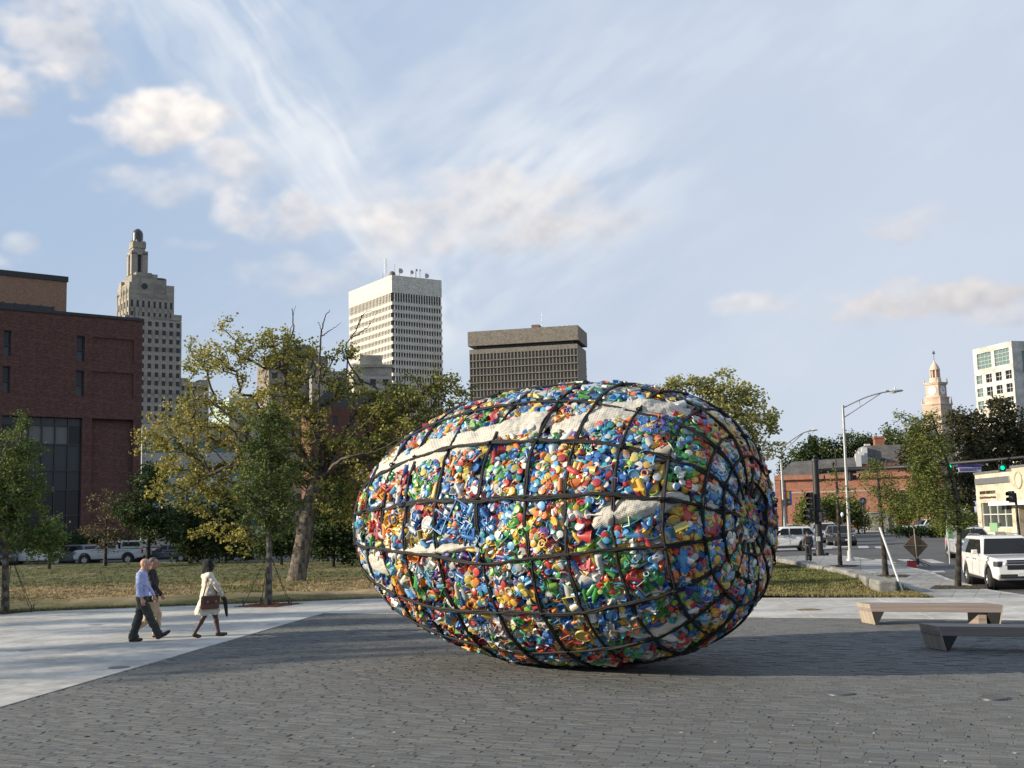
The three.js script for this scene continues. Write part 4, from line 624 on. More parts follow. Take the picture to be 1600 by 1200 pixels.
{ // right: the long red brick power house with a slate roof and a stepped white gable behind
  const s = site('brick_power_house', 'long orange-red brick hall with a grey roof beyond the traffic mast', 'brick hall', 1214, 743, 215, 103), o = s.o, W = s.front(1452, 735)[0], top = s.top, F = s.front;
  const br = mat(0.66, 0.30, 0.19, 0.9, { map: brickT, bumpMap: rep(brickT, 0.36), bumpScale: 0.01 }), g = [bb(0, W, ROAD, top, -22, -0.4)], n = 7, cw = W / n;
  for (const i of [0, n]) g.push(bb(i * cw - 0.5, i * cw + 0.5, ROAD, top - 0.9, -0.4, 0)); g.push(bb(-0.5, W + 0.5, top - 0.9, top, -0.4, 0.1));
  part('wall', g, br, o); part('stone_band', [bb(-0.2, W + 0.2, top - 3.4, top - 3.1, -0.38, -0.3)], mat(0.5, 0.38, 0.28, 0.9), o);
  const sl = mat(0.17, 0.175, 0.18, 0.8, { map: rep(T_mottle, 0.3) });
  const r = F(1237, 722, -5), e = F(1345, 720, -5); part('roof', [panel([[0, 0], [14.5, 0], [14.2, r[1] - top + 0.4], [r[0], r[1] - top]], 16).translate(0, top, -20)], sl, o);
  part('gate', [bb(3, 3.12, ROAD, 4.6, 0.2, 0.3), bb(5.4, 5.52, ROAD, 4.6, 0.2, 0.3), bb(7.8, 7.92, ROAD, 4.6, 0.2, 0.3), bb(3.12, 5.4, 4.4, 4.52, 0.2, 0.3), bb(5.52, 7.8, 4.4, 4.52, 0.2, 0.3), bb(3.12, 5.4, 2.3, 2.4, 0.2, 0.3), bb(5.52, 7.8, 2.3, 2.4, 0.2, 0.3)], M.black, o);
  for (let i = 0; i < 2; i++) { const x = F([1222, 1345][i], 800)[0]; part('plinth', [bb(x, x + 6, ROAD, 1.0, 0.05, 0.3)], stone(0.45, 0.42, 0.37), o); }
  { const [x0] = F(1331, 745), [x1, yb] = F(1356, 742), yt = F(1345, 736)[1]; part('louvre', [bb(x0, x1, yb, yt, -0.4, -0.2)], mat(0.12, 0.12, 0.10, 0.7), o); }
}
{
  const s = site('grey_gabled_warehouse', 'warehouse with grey sloping roof, stepped white gable and brick chimney', 'warehouse', 1337, 725, 255, 98), o = s.o, F = s.front, top = s.top, W = F(1470, 722)[0], sl = mat(0.20, 0.195, 0.19, 0.8, { map: rep(T_mottle, 0.3) });
  part('wall', [bb(0, W, ROAD, top, -18, 0)], mat(0.4, 0.15, 0.09, 0.9, { map: brickT }), o);
  const rh = F(1370, 698, -8)[1] - top, g = new THREE.BufferGeometry();
  part('roof', [panel([[0.2, -0.05], [W + 0.3, -0.05], [W - 0.1, rh], [2.6, rh]], 9).translate(0, top + 0.05, -12)], sl, o);
  const st = []; for (let i = 0; i < 4; i++) { const a = F(1337 + i * 6.5, 725)[0]; st.push(bb(a, a + 1.2, top - 1, F(1337, [709, 706, 700, 695][i])[1] + 0.1 * i, -0.6 - i * 1.2, 0.3 - i * 1.2)); } part('stepped_gable', st, mat(0.6, 0.6, 0.58, 0.8), o);
  const [c0] = F(1366, 690, -8), [c1, ct] = F(1380, 682, -8); part('chimney', [bb(c0, c1, top, ct, -9.5, -7), bb(c0 - 0.15, c1 + 0.15, ct - 0.5, ct - 0.1, -9.6, -6.9)], mat(0.42, 0.17, 0.10, 0.9, { map: brickT }), o);
}
{
  const s = site('concrete_hut', 'small grey concrete hut in front of the brick hall', 'utility building', 1354, 802, 165, 100), W = s.front(1397, 802)[0];
  part('wall', [bb(0, W, ROAD, s.top, -4, 0)], stone(0.36, 0.33, 0.29, 0.3), s.o); part('roof_slab', [bb(-0.15, W + 0.15, s.top, s.top + 0.16, -4.15, 0.15)], stone(0.42, 0.40, 0.36, 0.3), s.o); part('door', [bb(W * 0.78, W * 0.95, ROAD, 2.2, 0, 0.05)], mat(0.04, 0.04, 0.045, 0.6), s.o);
}
{ // clock tower
  const s = site('clock_tower', 'pale brick clock tower with belfry, cupola and weather vane', 'clock tower', 1467.5, 625, 620, 52), o = s.o, F = s.front, L = s.left, m = stone(0.62, 0.47, 0.36, 0.05), y = (v) => F(1468, v)[1], w = F(1479, 610)[0], br = stone(0.50, 0.34, 0.25, 0.05);
  const c = w / 2, B = (k, y0, y1) => bb(c - w * k / 2, c + w * k / 2, y0, y1, -c - w * k / 2, -c + w * k / 2), g = [B(1.42, 0, y(632)), B(1.52, y(632), y(630)), B(1.2, y(630), y(621)), B(1.26, y(621), y(619)), B(1, y(619), y(600)), B(1.12, y(600), y(598)), B(1.18, y(598), y(596.5))];
  for (const sx of [-1, 1]) for (const sz of [-1, 1]) g.push(cyl(0.5, 0.1, 3, c + sx * w * 0.55, y(598), -c + sz * w * 0.55, 6), cyl(0.6, 0.1, 4, c + sx * w * 0.7, y(630), -c + sz * w * 0.7, 6));
  g.push(cyl(w * 0.42, w * 0.38, y(589) - y(597), c, y(597), -c, 8)); for (let i = 0; i < 8; i++) g.push(cyl(0.45, 0.4, y(577) - y(589), c + w * 0.3 * Math.cos(i * PI / 4), y(589), -c + w * 0.3 * Math.sin(i * PI / 4), 6)); g.push(cyl(w * 0.24, w * 0.24, y(577) - y(589), c, y(589), -c, 8), lathe([[w * 0.36, 0], [w * 0.33, 1], [w * 0.2, 3], [0.4, 4.6], [0.3, 5.6], [0, 5.8]], 12).translate(c, y(577), -c));
  part('tower', g, m, o); const dial = mat(0.75, 0.73, 0.68, 0.6);
  part('clock_face', [new THREE.CylinderGeometry(w * 0.3, w * 0.3, 0.25, 24).rotateX(PI / 2).translate(c, y(609.5), 0.05)], dial, o); part('clock_face', [new THREE.CylinderGeometry(w * 0.3, w * 0.3, 0.25, 24).rotateZ(PI / 2).translate(-0.05, y(609.5), -c)], dial, o);
  part('clock_hand', [bx(0.25, w * 0.22, 0.1, c, y(609.5) + w * 0.1, 0.22), bx(w * 0.16, 0.3, 0.1, c + w * 0.07, y(609.5), 0.23)], M.black, o);
  part('weather_vane', [rod(V(c, y(572), -c), V(c, y(546), -c), 0.22, 0.12), new THREE.SphereGeometry(0.7, 8, 6).translate(c, y(549), -c), bx(2.6, 0.5, 0.2, c, y(551), -c)], mat(0.15, 0.16, 0.15, 0.5), o);
}
{ // white tower at the right edge
  const s = site('white_office_tower', 'white concrete tower with large gridded top windows at the right edge', 'office tower', 1580, 532.5, 345, 74), o = s.o, F = s.front, Lf = s.left, top = s.top, D = -Lf(1519.5, 545)[0], W = 20, m = mat(0.66, 0.62, 0.54, 0.8, { map: rep(T_mottle, 0.08) });
  const g = [bb(0.5, W, 0, top, -D, -0.5)], gw = mat(0.13, 0.20, 0.19, 0.2), fr = mat(0.5, 0.52, 0.5, 0.5);
  const zz = (u, v) => Lf(u, v)[0], yy = (u, v) => Lf(u, v)[1];
  const L = [[-D, -D + 1.4]], A = [-D + 0.095 * D, -D + 0.47 * D], Bz = [-D + 0.55 * D, -D + 0.925 * D], t1 = yy(1550, 549.5) + 0.2, b1 = yy(1550, 573.5);
  g.push(bb(0, 0.5, t1, top, -D, 0), bb(0, 0.5, b1, t1, -D, A[0]), bb(0, 0.5, b1, t1, A[1], Bz[0]), bb(0, 0.5, b1, t1, Bz[1], 0));
  const n = 4, ch = (yy(1550, 581) - yy(1550, 622)) / 2, cw = D / n, rows = Math.floor((b1 - 2) / ch);
  g.push(...gridFacade(0, b1 - 1.2 - rows * ch, n, rows, cw, ch, cw * 0.62, ch * 0.66, 0.5).map((q) => toLeft(q, D, 0.5)), bb(0, 0.5, b1 - 1.2, b1, -D, 0));
  g.push(bb(0.5, W, top - 3, top, -0.5, 0), bb(0.5, 3.4, 0, top - 3, -0.5, 0)); for (let i = 0; i < 9; i++) g.push(bb(3.4, W, top - 11.5 - i * ch, top - 9.8 - i * ch, -0.5, 0));
  part('wall', g, m, o); part('side_glass', bb(3.3, W - 0.2, 0, top - 3, -0.6, -0.42), gw, o);
  for (const [a, b] of [A, Bz]) { const h = [], nx = 4; for (let i = 0; i <= nx; i++) h.push(bb(0.30, 0.42, b1, t1, mix(a, b, i / nx) - 0.06, mix(a, b, i / nx) + 0.06)); for (let j = 0; j <= 4; j++) for (let i = 0; i < nx; i++) h.push(bb(0.31, 0.41, mix(b1, t1, j / 4) - 0.06, mix(b1, t1, j / 4) + 0.06, mix(a, b, i / nx) + 0.06, mix(a, b, (i + 1) / nx) - 0.06)); const win = part('window', h, fr, o); part('pane', bb(0.44, 0.49, b1, t1, a, b), gw, win); }
  for (let j = 0; j < rows; j++) for (let i = 0; i < n; i++) { const z0 = -D + (i + 0.19) * cw, z1 = -D + (i + 0.81) * cw, y1 = b1 - 1.2 - j * ch - ch * 0.17, y0 = y1 - ch * 0.66, win = part('window', [bb(0.30, 0.4, y0, y1, (z0 + z1) / 2 - 0.06, (z0 + z1) / 2 + 0.06), bb(0.3, 0.39, (y0 + y1) / 2 - 0.06, (y0 + y1) / 2 + 0.06, z0, (z0 + z1) / 2 - 0.06), bb(0.3, 0.39, (y0 + y1) / 2 - 0.06, (y0 + y1) / 2 + 0.06, (z0 + z1) / 2 + 0.06, z1)], fr, o); part('pane', bb(0.44, 0.49, y0, y1, z0, z1), i === 0 ? gw : paneM[0], win); }
}
// ---------- trees ----------
const barkT = tex(256, (x, y) => { const k = 0.45 + 0.75 * fbm(x * 20, y * 7, 5, 131) - 0.22 * step(0.5, 0.58, fbm(x * 9, y * 5, 3, 137)); return [k, k, k]; }, 1);
const barkB = rep(T_bump, 2);
const bark = (r, g, b) => mat(r, g, b, 0.95, { map: rep(barkT, 1), bumpMap: barkB, bumpScale: 0.02 });
M.barkPale = bark(0.235, 0.195, 0.15); M.barkGrey = bark(0.20, 0.175, 0.145); M.barkDark = bark(0.085, 0.07, 0.055);
const leafM = mat(1, 1, 1, 0.7, { specularIntensity: 0.25, vertexColors: true, side: THREE.DoubleSide, transmission: 0.4, thickness: 0 });
function foliage(tips, o, rand) {                                 // many small folded leaves in clumps round the tips
  const n = tips.length * o.per, pos = new Float32Array(n * 18), col = new Float32Array(n * 18), nor = new Float32Array(n * 18), a = V(), b = V(), c = V(), q = new THREE.Quaternion(), e = new THREE.Euler(), nn = V(); let w = 0;
  for (const t of tips) {
    const tone = rand();
    for (let k = 0; k < o.per; k++) {
      const g = () => (rand() + rand() + rand() - 1.5) * 0.9, s = o.size * (0.65 + 0.7 * rand()), x = t.x + g() * o.spread, y = t.y + g() * o.spread * 0.8 - (o.droop ?? 0) * rand() * rand(), z = t.z + g() * o.spread;
      e.set((rand() - 0.5) * 2.6 + (o.hang ?? 0), rand() * 6.28, (rand() - 0.5) * 2.6); q.setFromEuler(e);
      const W = o.narrow ?? 0.42, f = 0.12, P = [[0, 0, -0.5], [W, f, 0], [0, 0, 0.5], [0, 0, -0.5], [0, 0, 0.5], [-W, f, 0]];
      const m = clamp(0.55 * tone + 0.45 * rand() + (o.tone ? o.tone(x, y, z) : 0)), i = Math.min(o.hues.length - 1.001, m * (o.hues.length - 1)), A = o.hues[Math.floor(i)], B = o.hues[Math.floor(i) + 1] ?? A, u = i % 1, br = (0.8 + 0.4 * rand()) * (o.gain ?? 1.9);
      for (let j = 0; j < 6; j++) { a.set(P[j][0] * s, P[j][1] * s, P[j][2] * s).applyQuaternion(q); const r = w * 18 + j * 3; pos[r] = x + a.x; pos[r + 1] = y + a.y; pos[r + 2] = z + a.z; for (let d = 0; d < 3; d++) col[r + d] = mix(A[d], B[d], u) * br; }
      for (const h of [0, 3]) { const r = w * 18 + h * 3; b.set(pos[r + 3] - pos[r], pos[r + 4] - pos[r + 1], pos[r + 5] - pos[r + 2]); c.set(pos[r + 6] - pos[r], pos[r + 7] - pos[r + 1], pos[r + 8] - pos[r + 2]); nn.crossVectors(b, c).normalize(); for (let j = 0; j < 3; j++) { nor[r + j * 3] = nn.x; nor[r + j * 3 + 1] = nn.y; nor[r + j * 3 + 2] = nn.z; } }
      w++;
    }
  }
  const g = new THREE.BufferGeometry(); g.setAttribute('position', new THREE.BufferAttribute(pos, 3)); g.setAttribute('normal', new THREE.BufferAttribute(nor, 3)); g.setAttribute('color', new THREE.BufferAttribute(col, 3)); return g;
}
// trunk: [[point, radius], ...] in world space; blobs: [centre, rx, ry, rz, share]; limbs grow from the trunk to points spread through the blobs
function tree(name, label, spec, group) {
  const rand = rng(spec.seed), base = spec.trunk[0][0], t = thing(name, label, spec.cat ?? 'tree', base.clone(), 0, group), nodes = [];
  const curve = new THREE.CatmullRomCurve3(spec.trunk.map((p) => p[0].clone().sub(base))), NT = 14;
  for (let i = 0; i <= NT; i++) { const k = i / NT * (spec.trunk.length - 1), j = Math.min(spec.trunk.length - 2, Math.floor(k)); nodes.push({ p: curve.getPoint(i / NT), up: i - 1, r: mix(spec.trunk[j][1], spec.trunk[j + 1][1], k - j), n: 0, trunk: true }); }
  const tips = [], want = [], tot = spec.blobs.reduce((a, b) => a + (b[4] ?? b[1] * b[2]), 0), fork = spec.fork ?? 0.5;
  for (const b of spec.blobs) { const n = Math.max(2, Math.round(spec.tips * (b[4] ?? b[1] * b[2]) / tot)); for (let i = 0; i < n; i++) { let x, y, z; do { x = rand() * 2 - 1; y = rand() * 2 - 1; z = rand() * 2 - 1; } while (x * x + y * y + z * z > 1); const s = 0.5 + 0.5 * Math.cbrt(x * x + y * y + z * z) + (rand() < 0.2 ? 0.4 * rand() : 0); want.push(V(b[0].x + x * b[1] * s, b[0].y + y * b[2] * s, b[0].z + z * b[3] * s).sub(base)); } }
  const top = nodes[NT].p; want.sort((a, b) => a.distanceToSquared(top) - b.distanceToSquared(top));
  for (const w of want) {
    let best = -1, bd = 1e9;
    for (let i = Math.floor(NT * fork); i < nodes.length; i++) { const q = nodes[i].p, d = q.distanceTo(w) + 0.35 * Math.max(0, q.y - w.y) + (nodes[i].trunk ? 0 : 0.15) + (nodes[i].deep ?? 0) * 0.05; if (d < bd) { bd = d; best = i; } }
    const a = nodes[best].p, d = a.distanceTo(w), seg = clamp(Math.ceil(d / (spec.seg ?? 0.55)), 1, 9), bend = V(rand() - 0.5, rand() * 0.5 - 0.1, rand() - 0.5).multiplyScalar(d * 0.35); let up = best;
    for (let k = 1; k <= seg; k++) { const s = k / seg, p = a.clone().lerp(w, s).addScaledVector(bend, s * (1 - s) * 1.6); if (k < seg) p.add(V(rand() - 0.5, rand() - 0.5, rand() - 0.5).multiplyScalar(d / seg * 0.3)); nodes.push({ p, up, n: 0, deep: (nodes[up].deep ?? 0) + 1 }); up = nodes.length - 1; }
    nodes[up].n = 1; tips.push(nodes[up].p); if (seg > 2) tips.push(nodes[up - 1].p);
  }
  for (let i = nodes.length - 1; i > NT; i--) nodes[nodes[i].up].n += nodes[i].n;
  const r0 = spec.twig ?? 0.012, rr = (i) => (nodes[i].trunk ? nodes[i].r : r0 * Math.pow(Math.max(1, nodes[i].n), 0.47)), limb = [];
  for (let i = NT + 1; i < nodes.length; i++) { const u = nodes[i].up, ra = Math.min(rr(u), rr(i) * 1.35); if (rr(i) < (spec.thin ?? 0)) continue; limb.push(rod(nodes[u].p, nodes[i].p, ra, rr(i), rr(i) > 0.05 ? 7 : 4)); }
  for (const [pts, ra] of spec.dead ?? []) { const c = new THREE.CatmullRomCurve3(pts.map((p) => p.clone().sub(base))), N = pts.length * 5, q = []; for (let i = 0; i <= N; i++) q.push(c.getPoint(i / N).add(V(rand() - 0.5, rand() - 0.5, rand() - 0.5).multiplyScalar(0.07))); limb.push(tube(q, (s) => ra * (1 - 0.78 * s), 6)); }
  const tr = []; for (let i = 0; i <= 40; i++) tr.push(curve.getPoint(i / 40));
  const rTr = (s) => { const k = s * (spec.trunk.length - 1), j = Math.min(spec.trunk.length - 2, Math.floor(k)); return mix(spec.trunk[j][1], spec.trunk[j + 1][1], k - j) * (1 + (spec.flare ?? 0.35) * Math.exp(-s * 14)); };
  const tg = tube(tr, rTr, 14), a = tg.attributes.position; for (let i = 0; i < a.count; i++) { const k = 1 + 0.0, n = 0.06 * spec.trunk[0][1] * (n3(a.getX(i) * 5, a.getY(i) * 3, a.getZ(i) * 5) - 0.5) * 4; const nv = tg.attributes.normal; a.setXYZ(i, a.getX(i) + nv.getX(i) * n, a.getY(i) * k, a.getZ(i) + nv.getZ(i) * n); } tg.computeVertexNormals();
  part('trunk', tg, spec.bark ?? M.barkGrey, t); if (limb.length) part('branches', limb, spec.bark2 ?? spec.bark ?? M.barkGrey, t);
  const o = spec.leaf, cr = part('crown', foliage(tips, { ...o, tone: o.toneAt && ((x, y, z) => o.toneAt(x + base.x, y, z + base.z)) }, rand), leafM, t, 'stuff'); return t;
}
const px = (d) => d / FOC, blob = (d, dz = 0) => ([u, v, ru, rv, w]) => [at(u, v, d + dz), ru * px(d), rv * px(d), Math.min(ru, rv * 1.3) * px(d), w];
const trunkAt = (u, v, d, r, y0 = 0) => { const g = gnd(u, v, y0); return [g, r]; };
const dOf = (u, v, y = 0) => -gnd(u, v, y).z;
const GOLD = [[0.05, 0.06, 0.018], [0.11, 0.115, 0.028], [0.18, 0.165, 0.042], [0.25, 0.205, 0.055]], OLIVE = [[0.03, 0.042, 0.01], [0.07, 0.085, 0.016], [0.14, 0.14, 0.025]], GREEN = [[0.03, 0.046, 0.014], [0.06, 0.082, 0.022], [0.105, 0.122, 0.032]], DARKG = [[0.012, 0.025, 0.009], [0.028, 0.045, 0.014], [0.05, 0.065, 0.02]], LIME = [[0.045, 0.06, 0.016], [0.09, 0.108, 0.028], [0.15, 0.155, 0.046]], RUST = [[0.05, 0.04, 0.02], [0.09, 0.07, 0.033], [0.12, 0.10, 0.04]], PLUM = [[0.022, 0.026, 0.013], [0.042, 0.042, 0.019], [0.07, 0.06, 0.026]];
{ // the big leaning tree with yellowing leaves
  const d = dOf(462, 914), B = blob(d), dead = (...p) => p.map(([u, v, dz = 0]) => at(u, v, d + dz));
  tree('big_leaning_tree', 'large leaning tree with yellowing leaves and bare top twigs on the lawn', {
    seed: 41, bark: M.barkPale, bark2: bark(0.16, 0.13, 0.10), tips: 1150, fork: 0.75, seg: 0.6, twig: 0.012, flare: 0.18,
    trunk: [[gnd(462, 914), 0.39], [at(471, 860, d), 0.37], [at(481, 800, d), 0.35], [at(489, 770, d), 0.34], [at(496, 735, d), 0.22]],
    blobs: [[365, 545, 78, 44], [432, 540, 40, 36], [310, 575, 34, 30], [470, 590, 62, 44], [300, 640, 52, 36], [250, 690, 38, 42], [330, 690, 74, 48], [400, 635, 74, 52], [465, 660, 60, 50], [345, 770, 80, 44], [285, 745, 54, 46], [420, 730, 66, 54], [380, 838, 34, 26], [325, 825, 30, 18], [500, 720, 52, 50], [535, 600, 40, 34], [590, 640, 46, 40], [640, 620, 50, 36], [690, 600, 26, 22], [715, 610, 26, 32], [650, 680, 84, 56], [580, 715, 76, 60], [545, 785, 50, 46], [620, 640, 60, 46], [690, 650, 46, 40], [480, 540, 30, 24], [545, 555, 26, 22]].map(B),
    dead: [[dead([498, 745], [462, 690], [448, 610], [443, 560], [458, 515], [456, 482]), 0.085], [dead([443, 560], [452, 530], [461, 478, 0.4]), 0.04], [dead([500, 745], [498, 640, -1], [500, 560, -1], [503, 520, -1], [506, 500, -1], [515, 484, -1]), 0.065], [dead([503, 525, -1], [516, 516, -1], [534, 504, -1]), 0.03], [dead([503, 520, -1], [498, 505, -1], [497, 503, -1]), 0.02], [dead([505, 740], [560, 640, 1], [590, 610, 1], [560, 590, 1], [540, 545, 1], [556, 515, 1], [566, 492, 1]), 0.075], [dead([548, 530, 1], [575, 510, 1], [590, 488, 1]), 0.03], [dead([556, 515, 1], [572, 488, 1], [592, 486, 1]), 0.02], [dead([505, 740], [560, 690, 1], [620, 650, 1], [690, 640, 1]), 0.07], [dead([490, 760], [420, 720, -1], [370, 660, -1], [320, 620, -1]), 0.12], [dead([500, 750], [540, 715, -2], [590, 705, -2], [650, 668, -2]), 0.09], [dead([492, 770], [440, 735, 1], [380, 742, 1], [330, 700, 1]), 0.10], [dead([486, 790], [470, 782], [458, 790]), 0.16]],
    leaf: { per: 27, size: 0.125, spread: 0.34, gain: 2.05, hues: GOLD, toneAt: (x, y, z) => 0.12 - 0.035 * (x + 12) + 0.05 * (n3(x * 0.6, y * 0.6, z * 0.6) - 0.5) * 4 },
  });
}
function youngTree(u, v, blobs, label, o = {}) {
  const d = dOf(u, v), B = blob(d), topU = blobs[0][0], topV = blobs[0][1];
  return tree('young_tree', label, { seed: Math.round(u + 900), bark: o.bark ?? M.barkGrey, tips: o.tips ?? 260, fork: o.fork ?? 0.42, seg: 0.35, twig: 0.006, flare: 0.2, trunk: [[gnd(u, v), o.r ?? 0.1], [at(mix(u, o.mid ?? topU, 0.5), mix(v, topV, 0.5), d), (o.r ?? 0.1) * 0.7], [at(topU, topV, d), 0.02]], blobs: blobs.map(B), leaf: { per: o.per ?? 26, size: o.size ?? 0.095, spread: o.spread ?? 0.26, gain: o.gain, hues: o.hues ?? GREEN, droop: o.droop, narrow: o.narrow } }, o.group);
}
const guys = (u, v, label) => { // straps that hold a young tree to stakes
  const g = gnd(u, v), t = thing('tree_guy_wires', label, 'tree support', g), m = mat(0.03, 0.03, 0.028, 0.8);
  [[-0.75, 0.2], [-0.35, -0.5], [0.75, 0.25], [0.55, -0.4]].forEach(([x, z]) => { part('guy_wire', rod(V(x, 0.02, z), V(0, 1.7, 0), 0.009), m, t); part('stake', rod(V(x, 0, z), V(x * 1.04, 0.22, z * 1.04), 0.018), m, t); });
};
const pit = (u, v, label, w, c) => { const g = gnd(u, v), r = rng(u), t = thing('mulch_bed', label, 'mulch bed', g); const P = []; for (let i = 0; i < 260; i++) P.push(bx(0.05 + r() * 0.05, 0.012, 0.02).rotateY(r() * 6).rotateX((r() - 0.5) * 0.5).translate((r() - 0.5) * w * 1.9, 0.018 + r() * 0.012, (r() - 0.5) * w * 1.9)); part('mulch_base', slab([[-w, -w], [-w, w], [w, w], [w, -w]], -0.03, 0.012), mat(c[0], c[1], c[2], 0.95, { map: rep(T_mottle, 3) }), t); part('bark_chips', P, mat(c[0] * 1.2, c[1] * 1.1, c[2], 0.95), t, 'stuff'); t.rotation.y = Math.atan2(-E[1], E[0]); };
youngTree(420, 946, [[421, 655, 14, 30], [420, 690, 40, 46], [418, 745, 56, 50], [424, 790, 52, 40], [430, 820, 30, 18]], 'young tree with a narrow dark green crown in front of the big leaning tree', { tips: 250, per: 32, hues: GREEN, r: 0.11, size: 0.095, gain: 1.7 });
guys(420, 946, 'thin black straps staking the young tree right of the woman'); pit(420, 946, 'square bed of reddish mulch round the young tree', 0.78, [0.17, 0.055, 0.03]);
youngTree(8, 957, [[36, 664, 8, 22], [28, 700, 34, 38], [10, 760, 62, 56], [20, 815, 62, 46], [-30, 780, 60, 60], [60, 845, 26, 24], [85, 850, 20, 26]], 'young green tree with a pale trunk at the left edge', { tips: 400, per: 32, hues: GREEN, r: 0.12, size: 0.1, mid: 14, gain: 2.1, bark: M.barkPale });
guys(16, 957, 'thin dark straps staking the tree at the left edge'); pit(8, 957, 'dark mulch bed at the foot of the left edge tree', 0.8, [0.06, 0.04, 0.03]);
{ const d = 47, B = blob(d); tree('park_tree', 'tree with pale yellow-green leaves rising behind the right of the sculpture', { seed: 77, bark: M.barkGrey, tips: 330, fork: 0.8, seg: 0.5, twig: 0.0055, trunk: [[V(at(1112, 700, d).x, -0.02, -d), 0.22], [at(1114, 790, d), 0.18], [at(1122, 690, d), 0.12], [at(1132, 640, d), 0.05]], blobs: [[1048, 604, 24, 13], [1082, 600, 30, 16], [1118, 615, 40, 26], [1130, 645, 44, 36], [1160, 622, 36, 26], [1180, 655, 34, 32], [1150, 690, 44, 34], [1204, 660, 16, 20], [1195, 705, 18, 16], [1134, 584, 14, 8], [1221, 705, 5, 18], [1100, 660, 40, 30]].map(B), leaf: { per: 26, size: 0.12, spread: 0.3, gain: 2.7, hues: [[0.06, 0.066, 0.024], [0.12, 0.118, 0.04], [0.21, 0.19, 0.075]] } }); }
const street = 'young trees along the right-hand street';
youngTree(1313, 884, [[1305, 700, 4, 10], [1310, 770, 26, 26], [1335, 790, 20, 24], [1300, 740, 16, 18]], 'nearly bare thin street tree left of the tall lamp post', { tips: 46, per: 9, hues: LIME, r: 0.1, group: street, bark: M.barkDark, fork: 0.5 });
youngTree(1384, 900, [[1370, 726, 14, 12], [1372, 750, 26, 26], [1386, 780, 34, 26], [1376, 812, 24, 14], [1398, 760, 14, 20]], 'light green street tree behind the leaning white pole', { tips: 110, per: 26, hues: LIME, r: 0.11, size: 0.09, spread: 0.26, narrow: 0.25, bark: M.barkDark, group: street });
youngTree(1497, 917, [[1456, 650, 12, 16], [1432, 668, 24, 18], [1446, 705, 30, 34], [1440, 735, 24, 30], [1457, 750, 26, 34], [1466, 690, 14, 24], [1470, 795, 22, 24], [1500, 815, 24, 15], [1450, 785, 20, 22], [1408, 650, 8, 8]], 'feathery yellow-green street tree beside the white SUV', { tips: 330, per: 28, hues: LIME, r: 0.1, size: 0.1, narrow: 0.2, spread: 0.26, droop: 0.35, bark: M.barkDark, group: street, mid: 1494 });
[[1313, 884.5, 'dark soil bed under the nearly bare street tree'], [1384, 900.5, 'dark soil bed under the light green street tree'], [1497, 918, 'dark soil bed under the tree beside the white SUV']].forEach(([u, v, l]) => pit(u, v, l, 0.8, [0.05, 0.045, 0.03]));
// trees farther off: [label, base u, base depth, crown blobs, hues, tips, leaf size]
const farTree = (label, u, d, blobs, hues, tips, size, o = {}) => { const B = blob(d), c = blobs[0], b = V(at(u, c[1], d).x, ROAD, -d), top = at(c[0], c[1], d); tree(o.name ?? 'tree', label, { seed: Math.round(u * 3 + d), cat: o.cat, bark: M.barkDark, tips, fork: o.fork ?? 0.35, seg: size * 6, twig: size * 0.08, thin: o.thin ?? 0, trunk: [[b, Math.max(0.12, (top.y - b.y) * 0.03)], [b.clone().lerp(top, 0.5), Math.max(0.08, (top.y - b.y) * 0.02)], [top, size * 0.1]], blobs: blobs.map(B), leaf: { per: o.per ?? 22, size, spread: size * 2.6, hues } }, o.group); };
farTree('small sparse brownish tree before the brick office', 166, 84, [[166, 790, 28, 26], [160, 830, 34, 24], [172, 850, 26, 14]], RUST, 120, 0.16, { per: 9 });
farTree('dark feathery tree beside the right corner of the brick office', 232, 82, [[236, 755, 24, 34], [222, 800, 40, 34], [250, 820, 36, 30]], DARKG, 300, 0.2);
farTree('shaded round tree just right of the brick office corner', 298, 86, [[296, 820, 46, 40], [320, 850, 40, 24]], DARKG, 280, 0.22);
farTree('shaded dark tree under the left half of the big tree crown', 352, 84, [[352, 815, 40, 50], [375, 850, 36, 24]], DARKG, 280, 0.22);
farTree('tall dark tree behind the big leaning trunk', 520, 70, [[522, 800, 40, 60], [505, 850, 34, 24], [548, 850, 30, 28]], DARKG, 380, 0.2);
farTree('dark tree between the leaning trunk and the sculpture', 580, 74, [[585, 810, 36, 56], [570, 850, 34, 22]], OLIVE, 260, 0.2);
farTree('dark bush below the young tree crown, right of the parked cars', 440, 76, [[440, 850, 44, 20], [470, 840, 30, 24]], DARKG, 220, 0.18, { name: 'bush', cat: 'bush' });
farTree('small light green tree behind the left edge tree', 78, 80, [[78, 830, 20, 22], [70, 850, 22, 14]], GREEN, 120, 0.16);
farTree('low dark hedge in front of the brick office windows', 128, 100, [[128, 848, 34, 14], [170, 850, 30, 14], [95, 850, 26, 12]], DARKG, 240, 0.2, { name: 'hedge', cat: 'hedge' });
farTree('olive tree seen between big tree and brick row building', 610, 110, [[612, 720, 40, 40], [640, 760, 40, 40], [600, 790, 40, 40]], OLIVE, 300, 0.24);
farTree('dark purple tree with lumpy crown left of the clock tower', 1425, 135, [[1432, 685, 16, 26], [1425, 715, 26, 20]], PLUM, 150, 0.3);
farTree('tall dark purple tree in front of the white tower', 1570, 140, [[1562, 640, 20, 22], [1545, 690, 42, 44], [1585, 680, 32, 44], [1560, 735, 44, 30], [1605, 700, 24, 40]], PLUM, 460, 0.32);
farTree('dark purple tree below the clock tower', 1508, 138, [[1506, 655, 26, 18], [1512, 690, 36, 32], [1524, 735, 30, 40], [1500, 770, 24, 36]], PLUM, 380, 0.32);
farTree('dark tree with two leaning stems before the brick hall', 1452, 128, [[1444, 778, 26, 20], [1470, 790, 24, 22], [1430, 795, 14, 14]], OLIVE, 200, 0.26);
